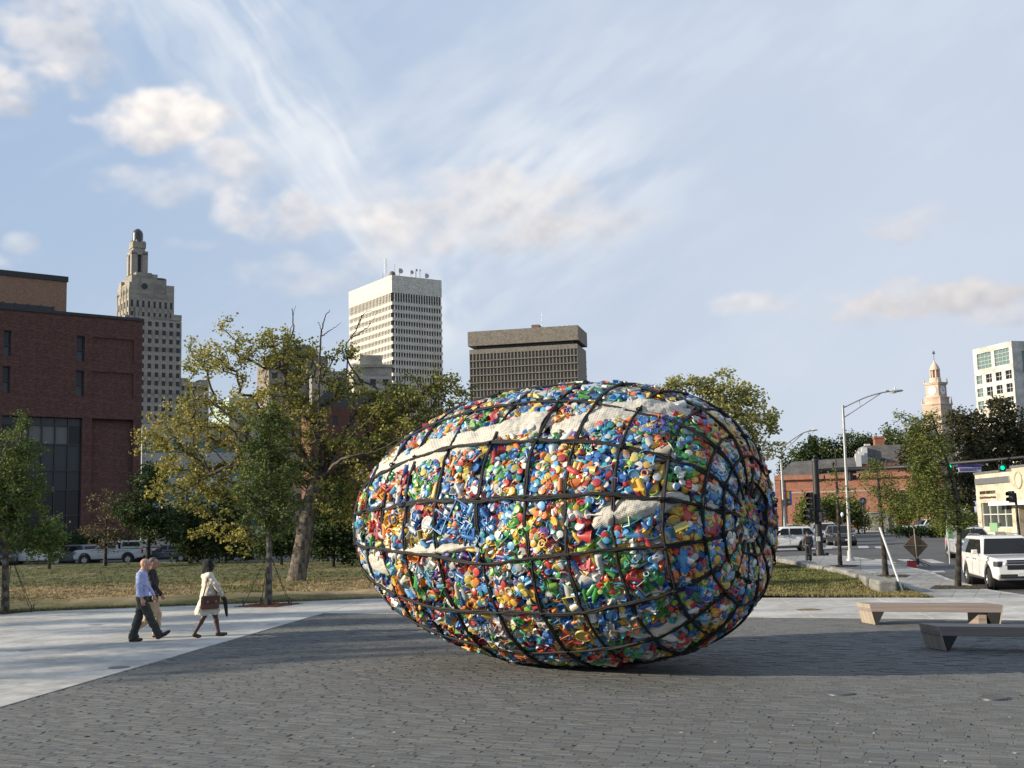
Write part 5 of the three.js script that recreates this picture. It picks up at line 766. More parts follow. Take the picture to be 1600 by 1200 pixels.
farTree('small green tree right behind the traffic mast', 1262, 150, [[1264, 795, 16, 22], [1256, 810, 14, 12]], LIME, 90, 0.28);
farTree('round green tree by the brick hall, left of the tall lamp post', 1298, 152, [[1296, 795, 20, 24], [1310, 806, 18, 18]], LIME, 120, 0.28);
farTree('yellow-green tree by the brick hall, right of the tall lamp post', 1340, 152, [[1336, 800, 16, 22], [1346, 815, 12, 12]], LIME, 100, 0.28);
farTree('green tree in front of the concrete hut', 1408, 140, [[1404, 790, 16, 22], [1414, 806, 14, 14]], OLIVE, 110, 0.26);
farTree('low clipped dark shrubs before the parked white van', 1420, 118, [[1410, 829, 22, 4], [1440, 831, 26, 5], [1470, 834, 22, 5]], DARKG, 140, 0.2, { name: 'shrub', cat: 'shrub' });
farTree('green bushes left of the shop building', 1500, 105, [[1500, 815, 26, 18], [1478, 820, 20, 14]], OLIVE, 170, 0.22, { name: 'bush', cat: 'bush' });
// the wooded skyline behind the brick hall, tree by tree
[[1228, 735, 12, 20], [1248, 712, 14, 16], [1264, 705, 12, 18], [1271, 693, 4, 12], [1286, 703, 14, 16], [1303, 702, 13, 16], [1322, 696, 15, 20], [1341, 694, 14, 18], [1357, 690, 12, 16], [1391, 682, 17, 18], [1410, 690, 14, 16]].forEach(([u, v, ru, rv], i) => farTree(['rounded dark tree on the skyline touching the sculpture edge', 'pale green skyline tree nearest the far lamp post', 'second skyline tree right of the far lamp post', 'pointed conifer tip on the skyline', 'skyline tree just right of the pointed conifer', 'dark skyline tree left of the tall lamp post', 'dark skyline tree behind the tall lamp post top', 'dark skyline tree left of the stepped gable', 'skyline tree left of the brick chimney', 'bright rounded skyline tree right of the brick chimney', 'skyline tree nearest the clock tower'][i], u, 420, [[u, v, ru, rv], [u + 3, v + 18, ru, rv]], i % 3 === 1 || i === 9 ? GREEN : DARKG, 75, 0.75, { per: 16, group: 'trees on the wooded skyline', thin: 0.1 }));
// trees outside the frame on the left, whose crowns throw the long bands of shade over the plaza
[[-36, -18.6, 8.4, 3.0, 1.15], [-40, -25.2, 10.4, 2.2, 0.6], [-44, -27.8, 10.6, 2.2, 0.55], [-33, -21.8, 8.2, 2.0, 0.45], [-52, -31.5, 12, 2.6, 0.6]].forEach(([x, z, y, r, rz], i) => tree('plaza_tree', 'leafy tree standing out of view beyond the left edge', { seed: 300 + i, tips: 130, fork: 0.5, seg: 0.5, twig: 0.008, trunk: [[V(x, 0, z), 0.16], [V(x, y * 0.5, z), 0.12], [V(x, y, z), 0.04]], blobs: [[V(x, y, z), r, r * 0.62, r * rz], [V(x + 1, y + 1, z), r * 0.7, r * 0.5, r * rz * 0.8]], leaf: { per: 24, size: 0.2, spread: 0.4, hues: GREEN } }, 'trees beyond the left edge of the view'));
// ---------- people: each body is one skin over joints, clothes follow it ----------
function field(prims, lo, size, N, cut, fold = 0) {                         // tapered capsules joined by a smooth minimum, meshed by marching cubes
  const mc = new MarchingCubes(N, undefined, false, false, Math.min(400000, N * N * 14)), f = mc.field, h = size / N * 2 / 2, half = N / 2, cell = size / N; f.fill(1);
  const X = (i) => lo.x + i * cell, P = V(), A = V(), AB = V();
  for (const p of prims) {
    const s = p.s ?? [1, 1, 1], ms = Math.min(...s), k = p.k ?? 0.03, r = Math.max(p.ra, p.rb) + k + cell * 2;
    const b = (c) => [Math.max(1, Math.floor((Math.min(p.a[c], p.b[c]) - r * s['xyz'.indexOf(c)] / ms * 1 - lo[c]) / cell)), Math.min(N - 2, Math.ceil((Math.max(p.a[c], p.b[c]) + r * s['xyz'.indexOf(c)] / ms - lo[c]) / cell))];
    const [x0, x1] = b('x'), [y0, y1] = b('y'), [z0, z1] = b('z'); A.set(p.a.x / s[0], p.a.y / s[1], p.a.z / s[2]); AB.set(p.b.x / s[0], p.b.y / s[1], p.b.z / s[2]).sub(A); const L = AB.lengthSq() || 1e-9;
    for (let z = z0; z <= z1; z++) for (let y = y0; y <= y1; y++) for (let x = x0; x <= x1; x++) {
      P.set(X(x) / s[0], (lo.y + y * cell) / s[1], (lo.z + z * cell) / s[2]).sub(A); const t = clamp(P.dot(AB) / L), d = (P.addScaledVector(AB, -t).length() - mix(p.ra, p.rb, t)) * ms, o = z * N * N + y * N + x, q = f[o];
      if (p.cutAway) { f[o] = Math.max(q, -d); continue; }
      const w = clamp(0.5 + 0.5 * (q - d) / k); f[o] = q > 0.9 ? Math.min(q, d) : mix(q, d, w) - k * w * (1 - w);
    }
  }
  if (cut) for (let z = 0; z < N; z++) for (let y = 0; y < N; y++) for (let x = 0; x < N; x++) { const o = z * N * N + y * N + x; if (f[o] < 0.2) f[o] = Math.max(f[o], cut(lo.x + x * cell, lo.y + y * cell, lo.z + z * cell)); }
  if (fold) for (let z = 0; z < N; z++) for (let y = 0; y < N; y++) for (let x = 0; x < N; x++) { const o = z * N * N + y * N + x; if (Math.abs(f[o]) < 0.06) { const u = lo.x + x * cell, v = lo.y + y * cell, w = lo.z + z * cell; f[o] += fold * ((n3(u * 13 + v * 7, v * 15 - u * 6, w * 13) - 0.5) + 0.5 * (n3(u * 30 + v * 14, v * 34, w * 30 + v * 12) - 0.5)); } }
  for (let i = 0; i < f.length; i++) f[i] = -f[i];
  mc.isolation = 0; mc.update();
  const n = mc.count, g = new THREE.BufferGeometry(); g.setAttribute('position', new THREE.BufferAttribute(mc.positionArray.slice(0, n * 3), 3)); g.setAttribute('normal', new THREE.BufferAttribute(mc.normalArray.slice(0, n * 3), 3));
  const a = g.attributes.position; for (let i = 0; i < n; i++) a.setXYZ(i, lo.x + (a.getX(i) * half + half) * cell, lo.y + (a.getY(i) * half + half) * cell, lo.z + (a.getZ(i) * half + half) * cell);
  const u = new Float32Array(n * 2); for (let i = 0; i < n; i++) { u[i * 2] = a.getX(i) + a.getZ(i); u[i * 2 + 1] = a.getY(i); } g.setAttribute('uv', new THREE.BufferAttribute(u, 2)); return g;
}
const cap = (a, b, ra, rb = ra, o = {}) => ({ a, b, ra, rb, ...o });
function hand(w, dir, palm, curl) {                               // wrist, pointing direction, palm normal; five fingers closed by curl
  const d = dir.clone().normalize(), n = palm.clone().addScaledVector(d, -palm.dot(d)).normalize(), s = d.clone().cross(n), p = [], q = (a, b, c) => w.clone().addScaledVector(d, a).addScaledVector(s, b).addScaledVector(n, c);
  p.push(cap(q(0, 0, 0), q(0.075, 0.008, 0), 0.026, 0.024, { k: 0.02 }), cap(q(0.03, 0.018, 0), q(0.085, 0.03, 0), 0.017, 0.015, { k: 0.02 }), cap(q(0.03, -0.016, 0), q(0.085, -0.026, 0), 0.017, 0.014, { k: 0.02 }));
  [[0.031, 0.072], [0.011, 0.08], [-0.01, 0.075], [-0.028, 0.058]].forEach(([b, l]) => { let a = q(0.088, b, 0), ang = curl * 0.35; for (let k = 0; k < 3; k++) { const L = l * [0.45, 0.32, 0.23][k], e = a.clone().addScaledVector(d, Math.cos(ang) * L).addScaledVector(n, Math.sin(ang) * L); p.push(cap(a, e, [0.0095, 0.0088, 0.008][k], [0.0088, 0.008, 0.0072][k], { k: 0.006 })); a = e; ang += curl * 0.55; } });
  const t0 = q(0.02, 0.026, 0.006), t1 = q(0.055, 0.05, 0.018), t2 = q(0.085, 0.054, 0.026 + 0.01 * curl); p.push(cap(t0, t1, 0.014, 0.011, { k: 0.014 }), cap(t1, t2, 0.0105, 0.0085, { k: 0.006 }));
  const lo = w.clone().addScaledVector(d, 0.085).subScalar(0.14); return field(p, lo, 0.28, 72);
}
function headGeo(c, yaw, o = {}) {                                // c: centre of the skull, face towards +x turned by yaw
  const T = (x, y, z) => V(x, y, z).applyAxisAngle(V(0, 1, 0), yaw).add(c), p = [];
  p.push(cap(T(-0.018, 0.03, 0), T(-0.012, 0.035, 0), 0.093, 0.092, { k: 0.03 }), cap(T(0.03, 0.02, 0), T(0.035, -0.045, 0), 0.075, 0.062, { k: 0.04 }), cap(T(0.045, -0.06, 0), T(0.068, -0.085, 0), 0.05, 0.028, { k: 0.03 }), cap(T(0.0, -0.07, 0.035), T(0.05, -0.088, 0.012), 0.03, 0.024, { k: 0.03 }), cap(T(0.0, -0.07, -0.035), T(0.05, -0.088, -0.012), 0.03, 0.024, { k: 0.03 }));
  p.push(cap(T(0.098, 0.008, 0), T(0.122, -0.033, 0), 0.010, 0.016, { k: 0.014 }), cap(T(0.105, -0.036, 0.011), T(0.105, -0.036, -0.011), 0.010, 0.010, { k: 0.01 }), cap(T(0.092, 0.022, 0.045), T(0.1, 0.024, 0.012), 0.012, 0.011, { k: 0.014 }), cap(T(0.092, 0.022, -0.045), T(0.1, 0.024, -0.012), 0.012, 0.011, { k: 0.014 }), cap(T(0.098, -0.063, 0.018), T(0.098, -0.063, -0.018), 0.009, 0.009, { k: 0.008 }), cap(T(0.095, -0.074, 0.015), T(0.095, -0.074, -0.015), 0.009, 0.009, { k: 0.008 }));
  for (const s of [-1, 1]) p.push(cap(T(-0.008, 0.015, s * 0.086), T(-0.014, -0.022, s * 0.082), 0.018, 0.012, { k: 0.008 }), cap(T(0.094, 0.0, s * 0.034), T(0.098, 0.0, s * 0.03), 0.016, 0.016, { cutAway: true }));
  p.push(cap(T(-0.03, -0.05, 0), o.neck ?? T(-0.035, -0.17, 0), 0.056, 0.058, { k: 0.04 }));
  const lo = c.clone().subScalar(0.19); lo.y -= 0.03; return field(p, lo, 0.38, 84);
}
const SKIN = { light: mat(0.50, 0.27, 0.19, 0.55), tan: mat(0.36, 0.19, 0.13, 0.6), dark: mat(0.075, 0.038, 0.024, 0.5) }, clothBump = rep(T_bump, 9);
const cloth = (r, g, b, o = {}) => mat(r, g, b, 0.88, { bumpMap: clothBump, bumpScale: 0.0015, sheen: 0.15, sheenRoughness: 0.6, ...o });
// J: joints in metres for a figure about 1.8 m tall that walks towards +x with its right side towards +z
function person(label, p, turn, size, J, look) {
  const t = thing('person', label, 'person', p, turn); t.scale.setScalar(size);
  const S = 0.19 * (look.broad ?? 1), legs = [], arms = [], sk = [];
  const sh = (s) => J.neck.clone().add(V(-0.01, -0.075, s * S)), hip = (s) => J.hip.clone().add(V(0, -0.02, s * 0.085));
  const torso = (e) => [cap(J.hip.clone().add(V(0, 0.02, 0.055)), J.hip.clone().add(V(0, 0.02, -0.055)), 0.112 + e, 0.112 + e, { k: 0.06, s: [0.92, 1, 1] }), cap(J.hip.clone().add(V(0, 0.1, 0)), J.neck.clone().add(V(0.01, -0.3, 0)), 0.108 + e, 0.112 + e, { k: 0.08, s: [0.95, 1, 1.35] }), cap(J.neck.clone().add(V(0.015, -0.28, 0.07)), J.neck.clone().add(V(0.0, -0.12, 0.08)), 0.095 + e, 0.085 + e, { k: 0.06 }), cap(J.neck.clone().add(V(0.015, -0.28, -0.07)), J.neck.clone().add(V(0.0, -0.12, -0.08)), 0.095 + e, 0.085 + e, { k: 0.06 }), cap(sh(1), sh(-1), 0.058 + e, 0.058 + e, { k: 0.06 }), cap(J.neck.clone().add(V(0, -0.06, 0)), J.neck.clone(), 0.085 + e, 0.058 + e * 0.6, { k: 0.06 })];
  const arm = (s, e, to = 1) => { const a = sh(s), el = J['elbow' + (s > 0 ? 'R' : 'L')], wr = J['wrist' + (s > 0 ? 'R' : 'L')]; return [cap(a, el, 0.053 + e, 0.042 + e, { k: 0.03 }), cap(el, el.clone().lerp(wr, to), 0.042 + e, 0.031 + e, { k: 0.02 })]; };
  const leg = (s, e, to = 1) => { const k = s > 0 ? 'R' : 'L', kn = J['knee' + k], an = J['ankle' + k]; return [cap(hip(s), kn, 0.092 + e, 0.058 + e * 1.2, { k: 0.04 }), cap(kn, kn.clone().lerp(an, 0.35), 0.056 + e * 1.2, 0.054 + e * 1.5, { k: 0.03 }), cap(kn.clone().lerp(an, 0.35), kn.clone().lerp(an, to), 0.054 + e * 1.5, 0.038 + e * 2.0, { k: 0.03 })]; };
  const foot = (s, e) => { const k = s > 0 ? 'R' : 'L', an = J['ankle' + k], to = J['toe' + k], d = to.clone().sub(an), heel = an.clone().addScaledVector(d, -0.22).add(V(0, d.y * 0.25 - 0.045, 0)); return [cap(heel, to.clone().lerp(heel, 0.35), 0.033 + e, 0.037 + e, { k: 0.02 }), cap(to.clone().lerp(heel, 0.35), to.clone().add(V(0, 0.012, 0)), 0.037 + e, 0.028 + e, { k: 0.02 }), cap(an, heel.clone().lerp(to, 0.2), 0.038 + e, 0.034 + e, { k: 0.03 })]; };
  const lo = V(-1.0, -0.1, -1.0), SZ = 2.0, N = look.N ?? 150;
  const skinGeo = [field([...torso(0), ...arm(1, 0), ...arm(-1, 0), ...leg(1, 0), ...leg(-1, 0), ...foot(1, -0.006), ...foot(-1, -0.006), cap(J.neck, J.head.clone().add(V(-0.02, -0.04, 0)), 0.056, 0.055)], lo, SZ, N)];
  skinGeo.push(headGeo(J.head, J.look ?? 0, {}));
  for (const s of [1, -1]) { const k = s > 0 ? 'R' : 'L', w = J['wrist' + k], e = J['elbow' + k]; skinGeo.push(hand(w, w.clone().sub(e).normalize().add(V(0.1, -0.4, 0)), V(0.1, 0, -s), look['curl' + k] ?? 0.7)); }
  part('body', skinGeo, SKIN[look.skin], t);
  const H = J.head, T = (x, y, z) => V(x, y, z).applyAxisAngle(V(0, 1, 0), J.look ?? 0).add(H);
  for (const s of [-1, 1]) part('eye', new THREE.SphereGeometry(0.011, 10, 8).translate(...T(0.083, 0.002, s * 0.033).toArray()), mat(0.12, 0.10, 0.09, 0.2), t);
  if (look.hair) part('hair', field(look.hair(T), H.clone().subScalar(0.28), 0.56, 84, look.hairCut && ((x, y, z) => look.hairCut(V(x, y, z).sub(H).applyAxisAngle(V(0, 1, 0), -(J.look ?? 0)))), 0.03), look.hairM, t);
  for (const g of look.wear) part(g[0], field(g[1]({ torso, arm, leg, foot, sh, hip, J }), lo, SZ, N, g[3], g[0] === 'shoes' || g[0] === 'belt' ? 0 : 0.03), g[2], t);
  return t;
}
const wrinkle = (p, k = 1) => (n3(p[0] * 14, p[1] * 9, p[2] * 14) - 0.5) * 0.02 * k;
const shoeM = mat(0.012, 0.011, 0.011, 0.35);
{ // bald man in a pale blue shirt
  const J = { hip: V(0, 0.95, 0), neck: V(-0.02, 1.53, 0), head: V(0.05, 1.69, 0), look: 0.15, elbowR: V(-0.03, 1.18, 0.27), wristR: V(0.02, 0.94, 0.25), elbowL: V(0.06, 1.19, -0.27), wristL: V(0.2, 0.98, -0.25), kneeR: V(0.17, 0.53, 0.09), ankleR: V(0.38, 0.13, 0.08), toeR: V(0.58, 0.2, 0.09), kneeL: V(-0.1, 0.51, -0.09), ankleL: V(-0.22, 0.09, -0.09), toeL: V(-0.03, 0.035, -0.1) };
  person('bald person in pale blue shirt and dark trousers striding right', gnd(222, 1003), 10 * R, 1.0, J, { skin: 'light', curlR: 0.8, curlL: 0.9, broad: 1.02, wear: [
    ['shirt', ({ torso, arm }) => [...torso(0.022), ...arm(1, 0.02, 0.98), ...arm(-1, 0.02, 0.98)], cloth(0.34, 0.38, 0.62), (x, y, z) => Math.max(0.985 - y, y - 1.545) + wrinkle([x, y, z])],
    ['trousers', ({ torso, leg }) => [...torso(0.02).slice(0, 2), ...leg(1, 0.024, 0.96), ...leg(-1, 0.024, 0.96)], cloth(0.035, 0.036, 0.032), (x, y, z) => y - 1.0],
    ['belt', ({ torso }) => torso(0.026).slice(0, 2), mat(0.05, 0.02, 0.012, 0.5), (x, y, z) => Math.abs(y - 0.988) - 0.016],
    ['shoes', ({ foot }) => [...foot(1, 0.006), ...foot(-1, 0.006)], shoeM]] });
}
{ // second man, mostly behind the first
  const J = { hip: V(0, 0.95, 0), neck: V(0.0, 1.53, 0), head: V(0.05, 1.685, 0), look: 0.1, elbowR: V(0.08, 1.19, 0.27), wristR: V(0.24, 1.0, 0.25), elbowL: V(-0.08, 1.2, -0.27), wristL: V(0.0, 0.96, -0.27), kneeR: V(0.06, 0.52, 0.09), ankleR: V(-0.34, 0.22, 0.09), toeR: V(-0.26, 0.04, 0.1), kneeL: V(0.14, 0.51, -0.09), ankleL: V(0.1, 0.09, -0.09), toeL: V(0.29, 0.04, -0.1) };
  person('person in black jacket and khaki trousers half hidden behind the bald walker', gnd(235, 997), 8 * R, 1.0, J, { skin: 'tan', N: 130, hairM: mat(0.16, 0.13, 0.11, 0.8), hair: (T) => [cap(T(-0.025, 0.05, 0), T(0.0, 0.055, 0), 0.092, 0.09, { k: 0.03 })], hairCut: (p) => Math.max(0.02 - p.y - (p.x < 0 ? 0.06 : 0), p.x - 0.075), wear: [
    ['jacket', ({ torso, arm, hip, J: j }) => [...torso(0.035), cap(j.hip.clone().add(V(0, -0.1, 0.05)), j.hip.clone().add(V(0, 0.1, 0.05)), 0.15, 0.14, { k: 0.05 }), cap(j.hip.clone().add(V(0, -0.1, -0.05)), j.hip.clone().add(V(0, 0.1, -0.05)), 0.15, 0.14, { k: 0.05 }), ...arm(1, 0.026, 0.98), ...arm(-1, 0.026, 0.98)], cloth(0.016, 0.015, 0.017), (x, y, z) => Math.max(0.82 - y, y - 1.55)],
    ['trousers', ({ torso, leg }) => [...torso(0.02).slice(0, 2), ...leg(1, 0.024, 0.96), ...leg(-1, 0.024, 0.96)], cloth(0.42, 0.33, 0.22), (x, y, z) => y - 1.0],
    ['shoes', ({ foot }) => [...foot(1, 0.006), ...foot(-1, 0.006)], shoeM]] });
}
{ // woman in a cream coat, with her bag and umbrella
  const J = { hip: V(0, 0.92, 0), neck: V(-0.01, 1.47, 0), head: V(0.03, 1.63, 0), look: -0.1, elbowR: V(0.12, 1.17, 0.26), wristR: V(0.24, 0.95, 0.24), elbowL: V(0.02, 1.15, -0.26), wristL: V(0.12, 0.92, -0.25), kneeR: V(-0.11, 0.49, 0.07), ankleR: V(-0.32, 0.13, 0.07), toeR: V(-0.2, 0.035, 0.08), kneeL: V(0.18, 0.5, -0.07), ankleL: V(0.26, 0.1, -0.07), toeL: V(0.44, 0.04, -0.08) };
  const pos = gnd(325, 996), turn = 30 * R, size = 0.99, yaw = (q) => q.clone().multiplyScalar(size).applyAxisAngle(V(0, 1, 0), turn).add(pos);
  person('person with black bobbed hair in a cream coat walking right', pos, turn, size, J, { skin: 'dark', broad: 0.92, curlR: 1.3, curlL: 1.0, hairM: mat(0.004, 0.0035, 0.0035, 0.85, { bumpMap: rep(T_bump, 12), bumpScale: 0.006 }), hair: (T) => [cap(T(-0.02, 0.045, 0), T(0, 0.04, 0), 0.112, 0.11, { k: 0.04 }), cap(T(-0.05, 0.0, 0), T(-0.06, -0.12, 0), 0.115, 0.12, { k: 0.04 }), cap(T(-0.02, 0, 0.07), T(-0.03, -0.13, 0.10), 0.07, 0.065, { k: 0.04 }), cap(T(-0.02, 0, -0.07), T(-0.03, -0.13, -0.10), 0.07, 0.065, { k: 0.04 })], hairCut: (p) => Math.min(p.x - 0.05, 0.09 - p.y < 0.03 ? 1 : p.x - 0.05), wear: [
    ['coat', ({ torso, arm, J: j }) => [...torso(0.03), ...[-1, 1].flatMap((s) => [cap(j.hip.clone().add(V(0, 0.12, s * 0.05)), V(-0.03 + 0.05 * s, 0.6, s * 0.11), 0.12, 0.145, { k: 0.08 }), cap(j.hip.clone().add(V(0, 0, s * 0.04)), V(-0.17, 0.56, s * 0.09), 0.12, 0.12, { k: 0.08 }), cap(j.hip.clone(), V(0.13, 0.6, s * 0.09), 0.12, 0.11, { k: 0.08 })]), ...arm(1, 0.024, 0.97), ...arm(-1, 0.024, 0.97)], cloth(0.62, 0.56, 0.45), (x, y, z) => Math.max(0.535 + 0.05 * x + 0.02 * Math.sin(Math.atan2(z, x) * 5) - y, y - 1.49)],
    ['shoes', ({ foot }) => [...foot(1, 0.004), ...foot(-1, 0.004)], mat(0.03, 0.018, 0.012, 0.5)],
  ] });
  const bag = thing('shoulder_bag', 'large reddish brown leather shoulder bag hanging at the cream coat', 'handbag', yaw(V(-0.03, 0.8, 0.24)), turn + 0.15), lm = mat(0.13, 0.048, 0.03, 0.5, { bumpMap: rep(T_bump, 5), bumpScale: 0.004 });
  const bd = new RoundedBoxGeometry(0.40, 0.30, 0.15, 4, 0.045), ba = bd.attributes.position; for (let i = 0; i < ba.count; i++) { const k = 1 + 0.12 * (0.15 - ba.getY(i)) / 0.3 - 0.06; ba.setXYZ(i, ba.getX(i) * k, ba.getY(i) + 0.012 * Math.cos(ba.getX(i) * 8), ba.getZ(i) * (1 + 0.5 * (0.15 - ba.getY(i)))); } bd.computeVertexNormals();
  part('bag_body', bd, lm, bag); part('flap', new RoundedBoxGeometry(0.39, 0.15, 0.025, 3, 0.01).translate(0, 0.075, 0.10), mat(0.10, 0.035, 0.022, 0.5), bag); for (const s of [-1, 1]) part('buckle', new THREE.TorusGeometry(0.018, 0.005, 6, 12).translate(s * 0.1, 0.02, 0.118), M.steel, bag);
  const st = new THREE.CatmullRomCurve3([V(-0.16, 0.14, 0.0), V(-0.10, 0.36, 0.0), V(-0.02, 0.58, -0.09), V(0.03, 0.70, -0.20), V(0.10, 0.6, -0.30), V(0.16, 0.4, -0.1), V(0.17, 0.14, 0.0)]), sp = st.getPoints(40); part('strap', tube(sp, 0.016, 6), lm, bag);
  const um = thing('folded_umbrella', 'folded black umbrella hanging from the hand beside the cream coat', 'umbrella', yaw(V(0.32, 0.88, 0.22)), turn); um.rotation.z = 0.12;
  part('canopy', [lathe([[0.012, -0.42], [0.03, -0.38], [0.05, -0.1], [0.04, 0.0], [0.015, 0.03]], 10)], mat(0.01, 0.01, 0.011, 0.7, { side: THREE.DoubleSide }), um); part('shaft', rod(V(0, -0.47, 0), V(0, 0.1, 0), 0.006), M.steel, um); part('handle', new THREE.TorusGeometry(0.025, 0.008, 6, 12, PI).translate(0.025, 0.1, 0), M.black, um);
}
{ // distant walker seen from behind
  const J = { hip: V(0, 0.95, 0), neck: V(0.0, 1.52, 0), head: V(0.04, 1.68, 0), elbowR: V(0.0, 1.2, 0.28), wristR: V(0.08, 0.97, 0.27), elbowL: V(-0.03, 1.2, -0.28), wristL: V(0.03, 0.96, -0.27), kneeR: V(0.08, 0.52, 0.1), ankleR: V(0.02, 0.1, 0.1), toeR: V(0.2, 0.04, 0.11), kneeL: V(0.03, 0.52, -0.1), ankleL: V(-0.12, 0.11, -0.1), toeL: V(0.06, 0.04, -0.11) };
  const pos = gnd(1264, 877), turn = 75 * R, size = 0.87; person('person in dark clothes seen from behind walking to the street', pos, turn, size, J, { skin: 'tan', N: 90, hairM: mat(0.012, 0.01, 0.01, 0.7), hair: (T) => [cap(T(-0.025, 0.045, 0), T(0.0, 0.05, 0), 0.098, 0.094, { k: 0.03 })], hairCut: (p) => Math.max(-0.01 - p.y - (p.x < 0 ? 0.07 : 0), p.x - 0.06), wear: [
    ['jacket', ({ torso, arm }) => [...torso(0.03), ...arm(1, 0.022, 0.98), ...arm(-1, 0.022, 0.98)], cloth(0.09, 0.09, 0.095), (x, y, z) => Math.max(0.9 - y, y - 1.54)],
    ['trousers', ({ torso, leg }) => [...torso(0.02).slice(0, 2), ...leg(1, 0.026, 0.97), ...leg(-1, 0.026, 0.97)], cloth(0.03, 0.03, 0.033), (x, y, z) => y - 0.98],
    ['shoes', ({ foot }) => [...foot(1, 0.006), ...foot(-1, 0.006)], shoeM]] });
  const b = thing('backpack', 'black backpack worn by the distant walker', 'backpack', V(-0.2, 1.27, 0).multiplyScalar(size).applyAxisAngle(V(0, 1, 0), turn).add(pos), turn), m = mat(0.014, 0.014, 0.016, 0.8); b.scale.setScalar(size);
  part('pack', new RoundedBoxGeometry(0.17, 0.46, 0.32, 4, 0.06), m, b); part('pocket', new RoundedBoxGeometry(0.06, 0.2, 0.25, 3, 0.025).translate(-0.1, -0.09, 0), m, b); for (const s of [-1, 1]) part('strap', new RoundedBoxGeometry(0.03, 0.42, 0.05, 2, 0.012).translate(0.09, 0.02, s * 0.11), m, b);
}
// ---------- vehicles ----------
// c: measures in metres along +x (front) and +y; belt is the foot of the glass, roof its top; hood and tail are body heights at front and rear
const tyreG = lathe([[0.2, -0.11], [0.33, -0.115], [0.36, -0.08], [0.37, 0], [0.36, 0.08], [0.33, 0.115], [0.2, 0.11]], 28).rotateX(PI / 2);
const rimG = (() => { const g = [lathe([[0.02, 0.05], [0.05, 0.07], [0.06, 0.05], [0.19, 0.02], [0.225, 0.10], [0.24, 0.10], [0.24, -0.08], [0.2, -0.08]], 24).rotateX(PI / 2)]; for (let i = 0; i < 5; i++) g.push(bx(0.055, 0.2, 0.03, 0, 0.12, 0.075).rotateZ(i * 2 * PI / 5)); g.push(new THREE.CylinderGeometry(0.21, 0.21, 0.03, 20).rotateX(PI / 2).translate(0, 0, 0.0)); return merge(g); })();
const rimM = mat(0.45, 0.45, 0.46, 0.35, { metalness: 0.7 }), carGlass = mat(0.010, 0.012, 0.013, 0.06, { ior: 1.33 }), lampM = mat(0.75, 0.75, 0.75, 0.12, { clearcoat: 1 }), hlM = mat(0.07, 0.072, 0.075, 0.1, { clearcoat: 1 }), redM = mat(0.35, 0.012, 0.012, 0.2), trimM = mat(0.022, 0.022, 0.024, 0.7);
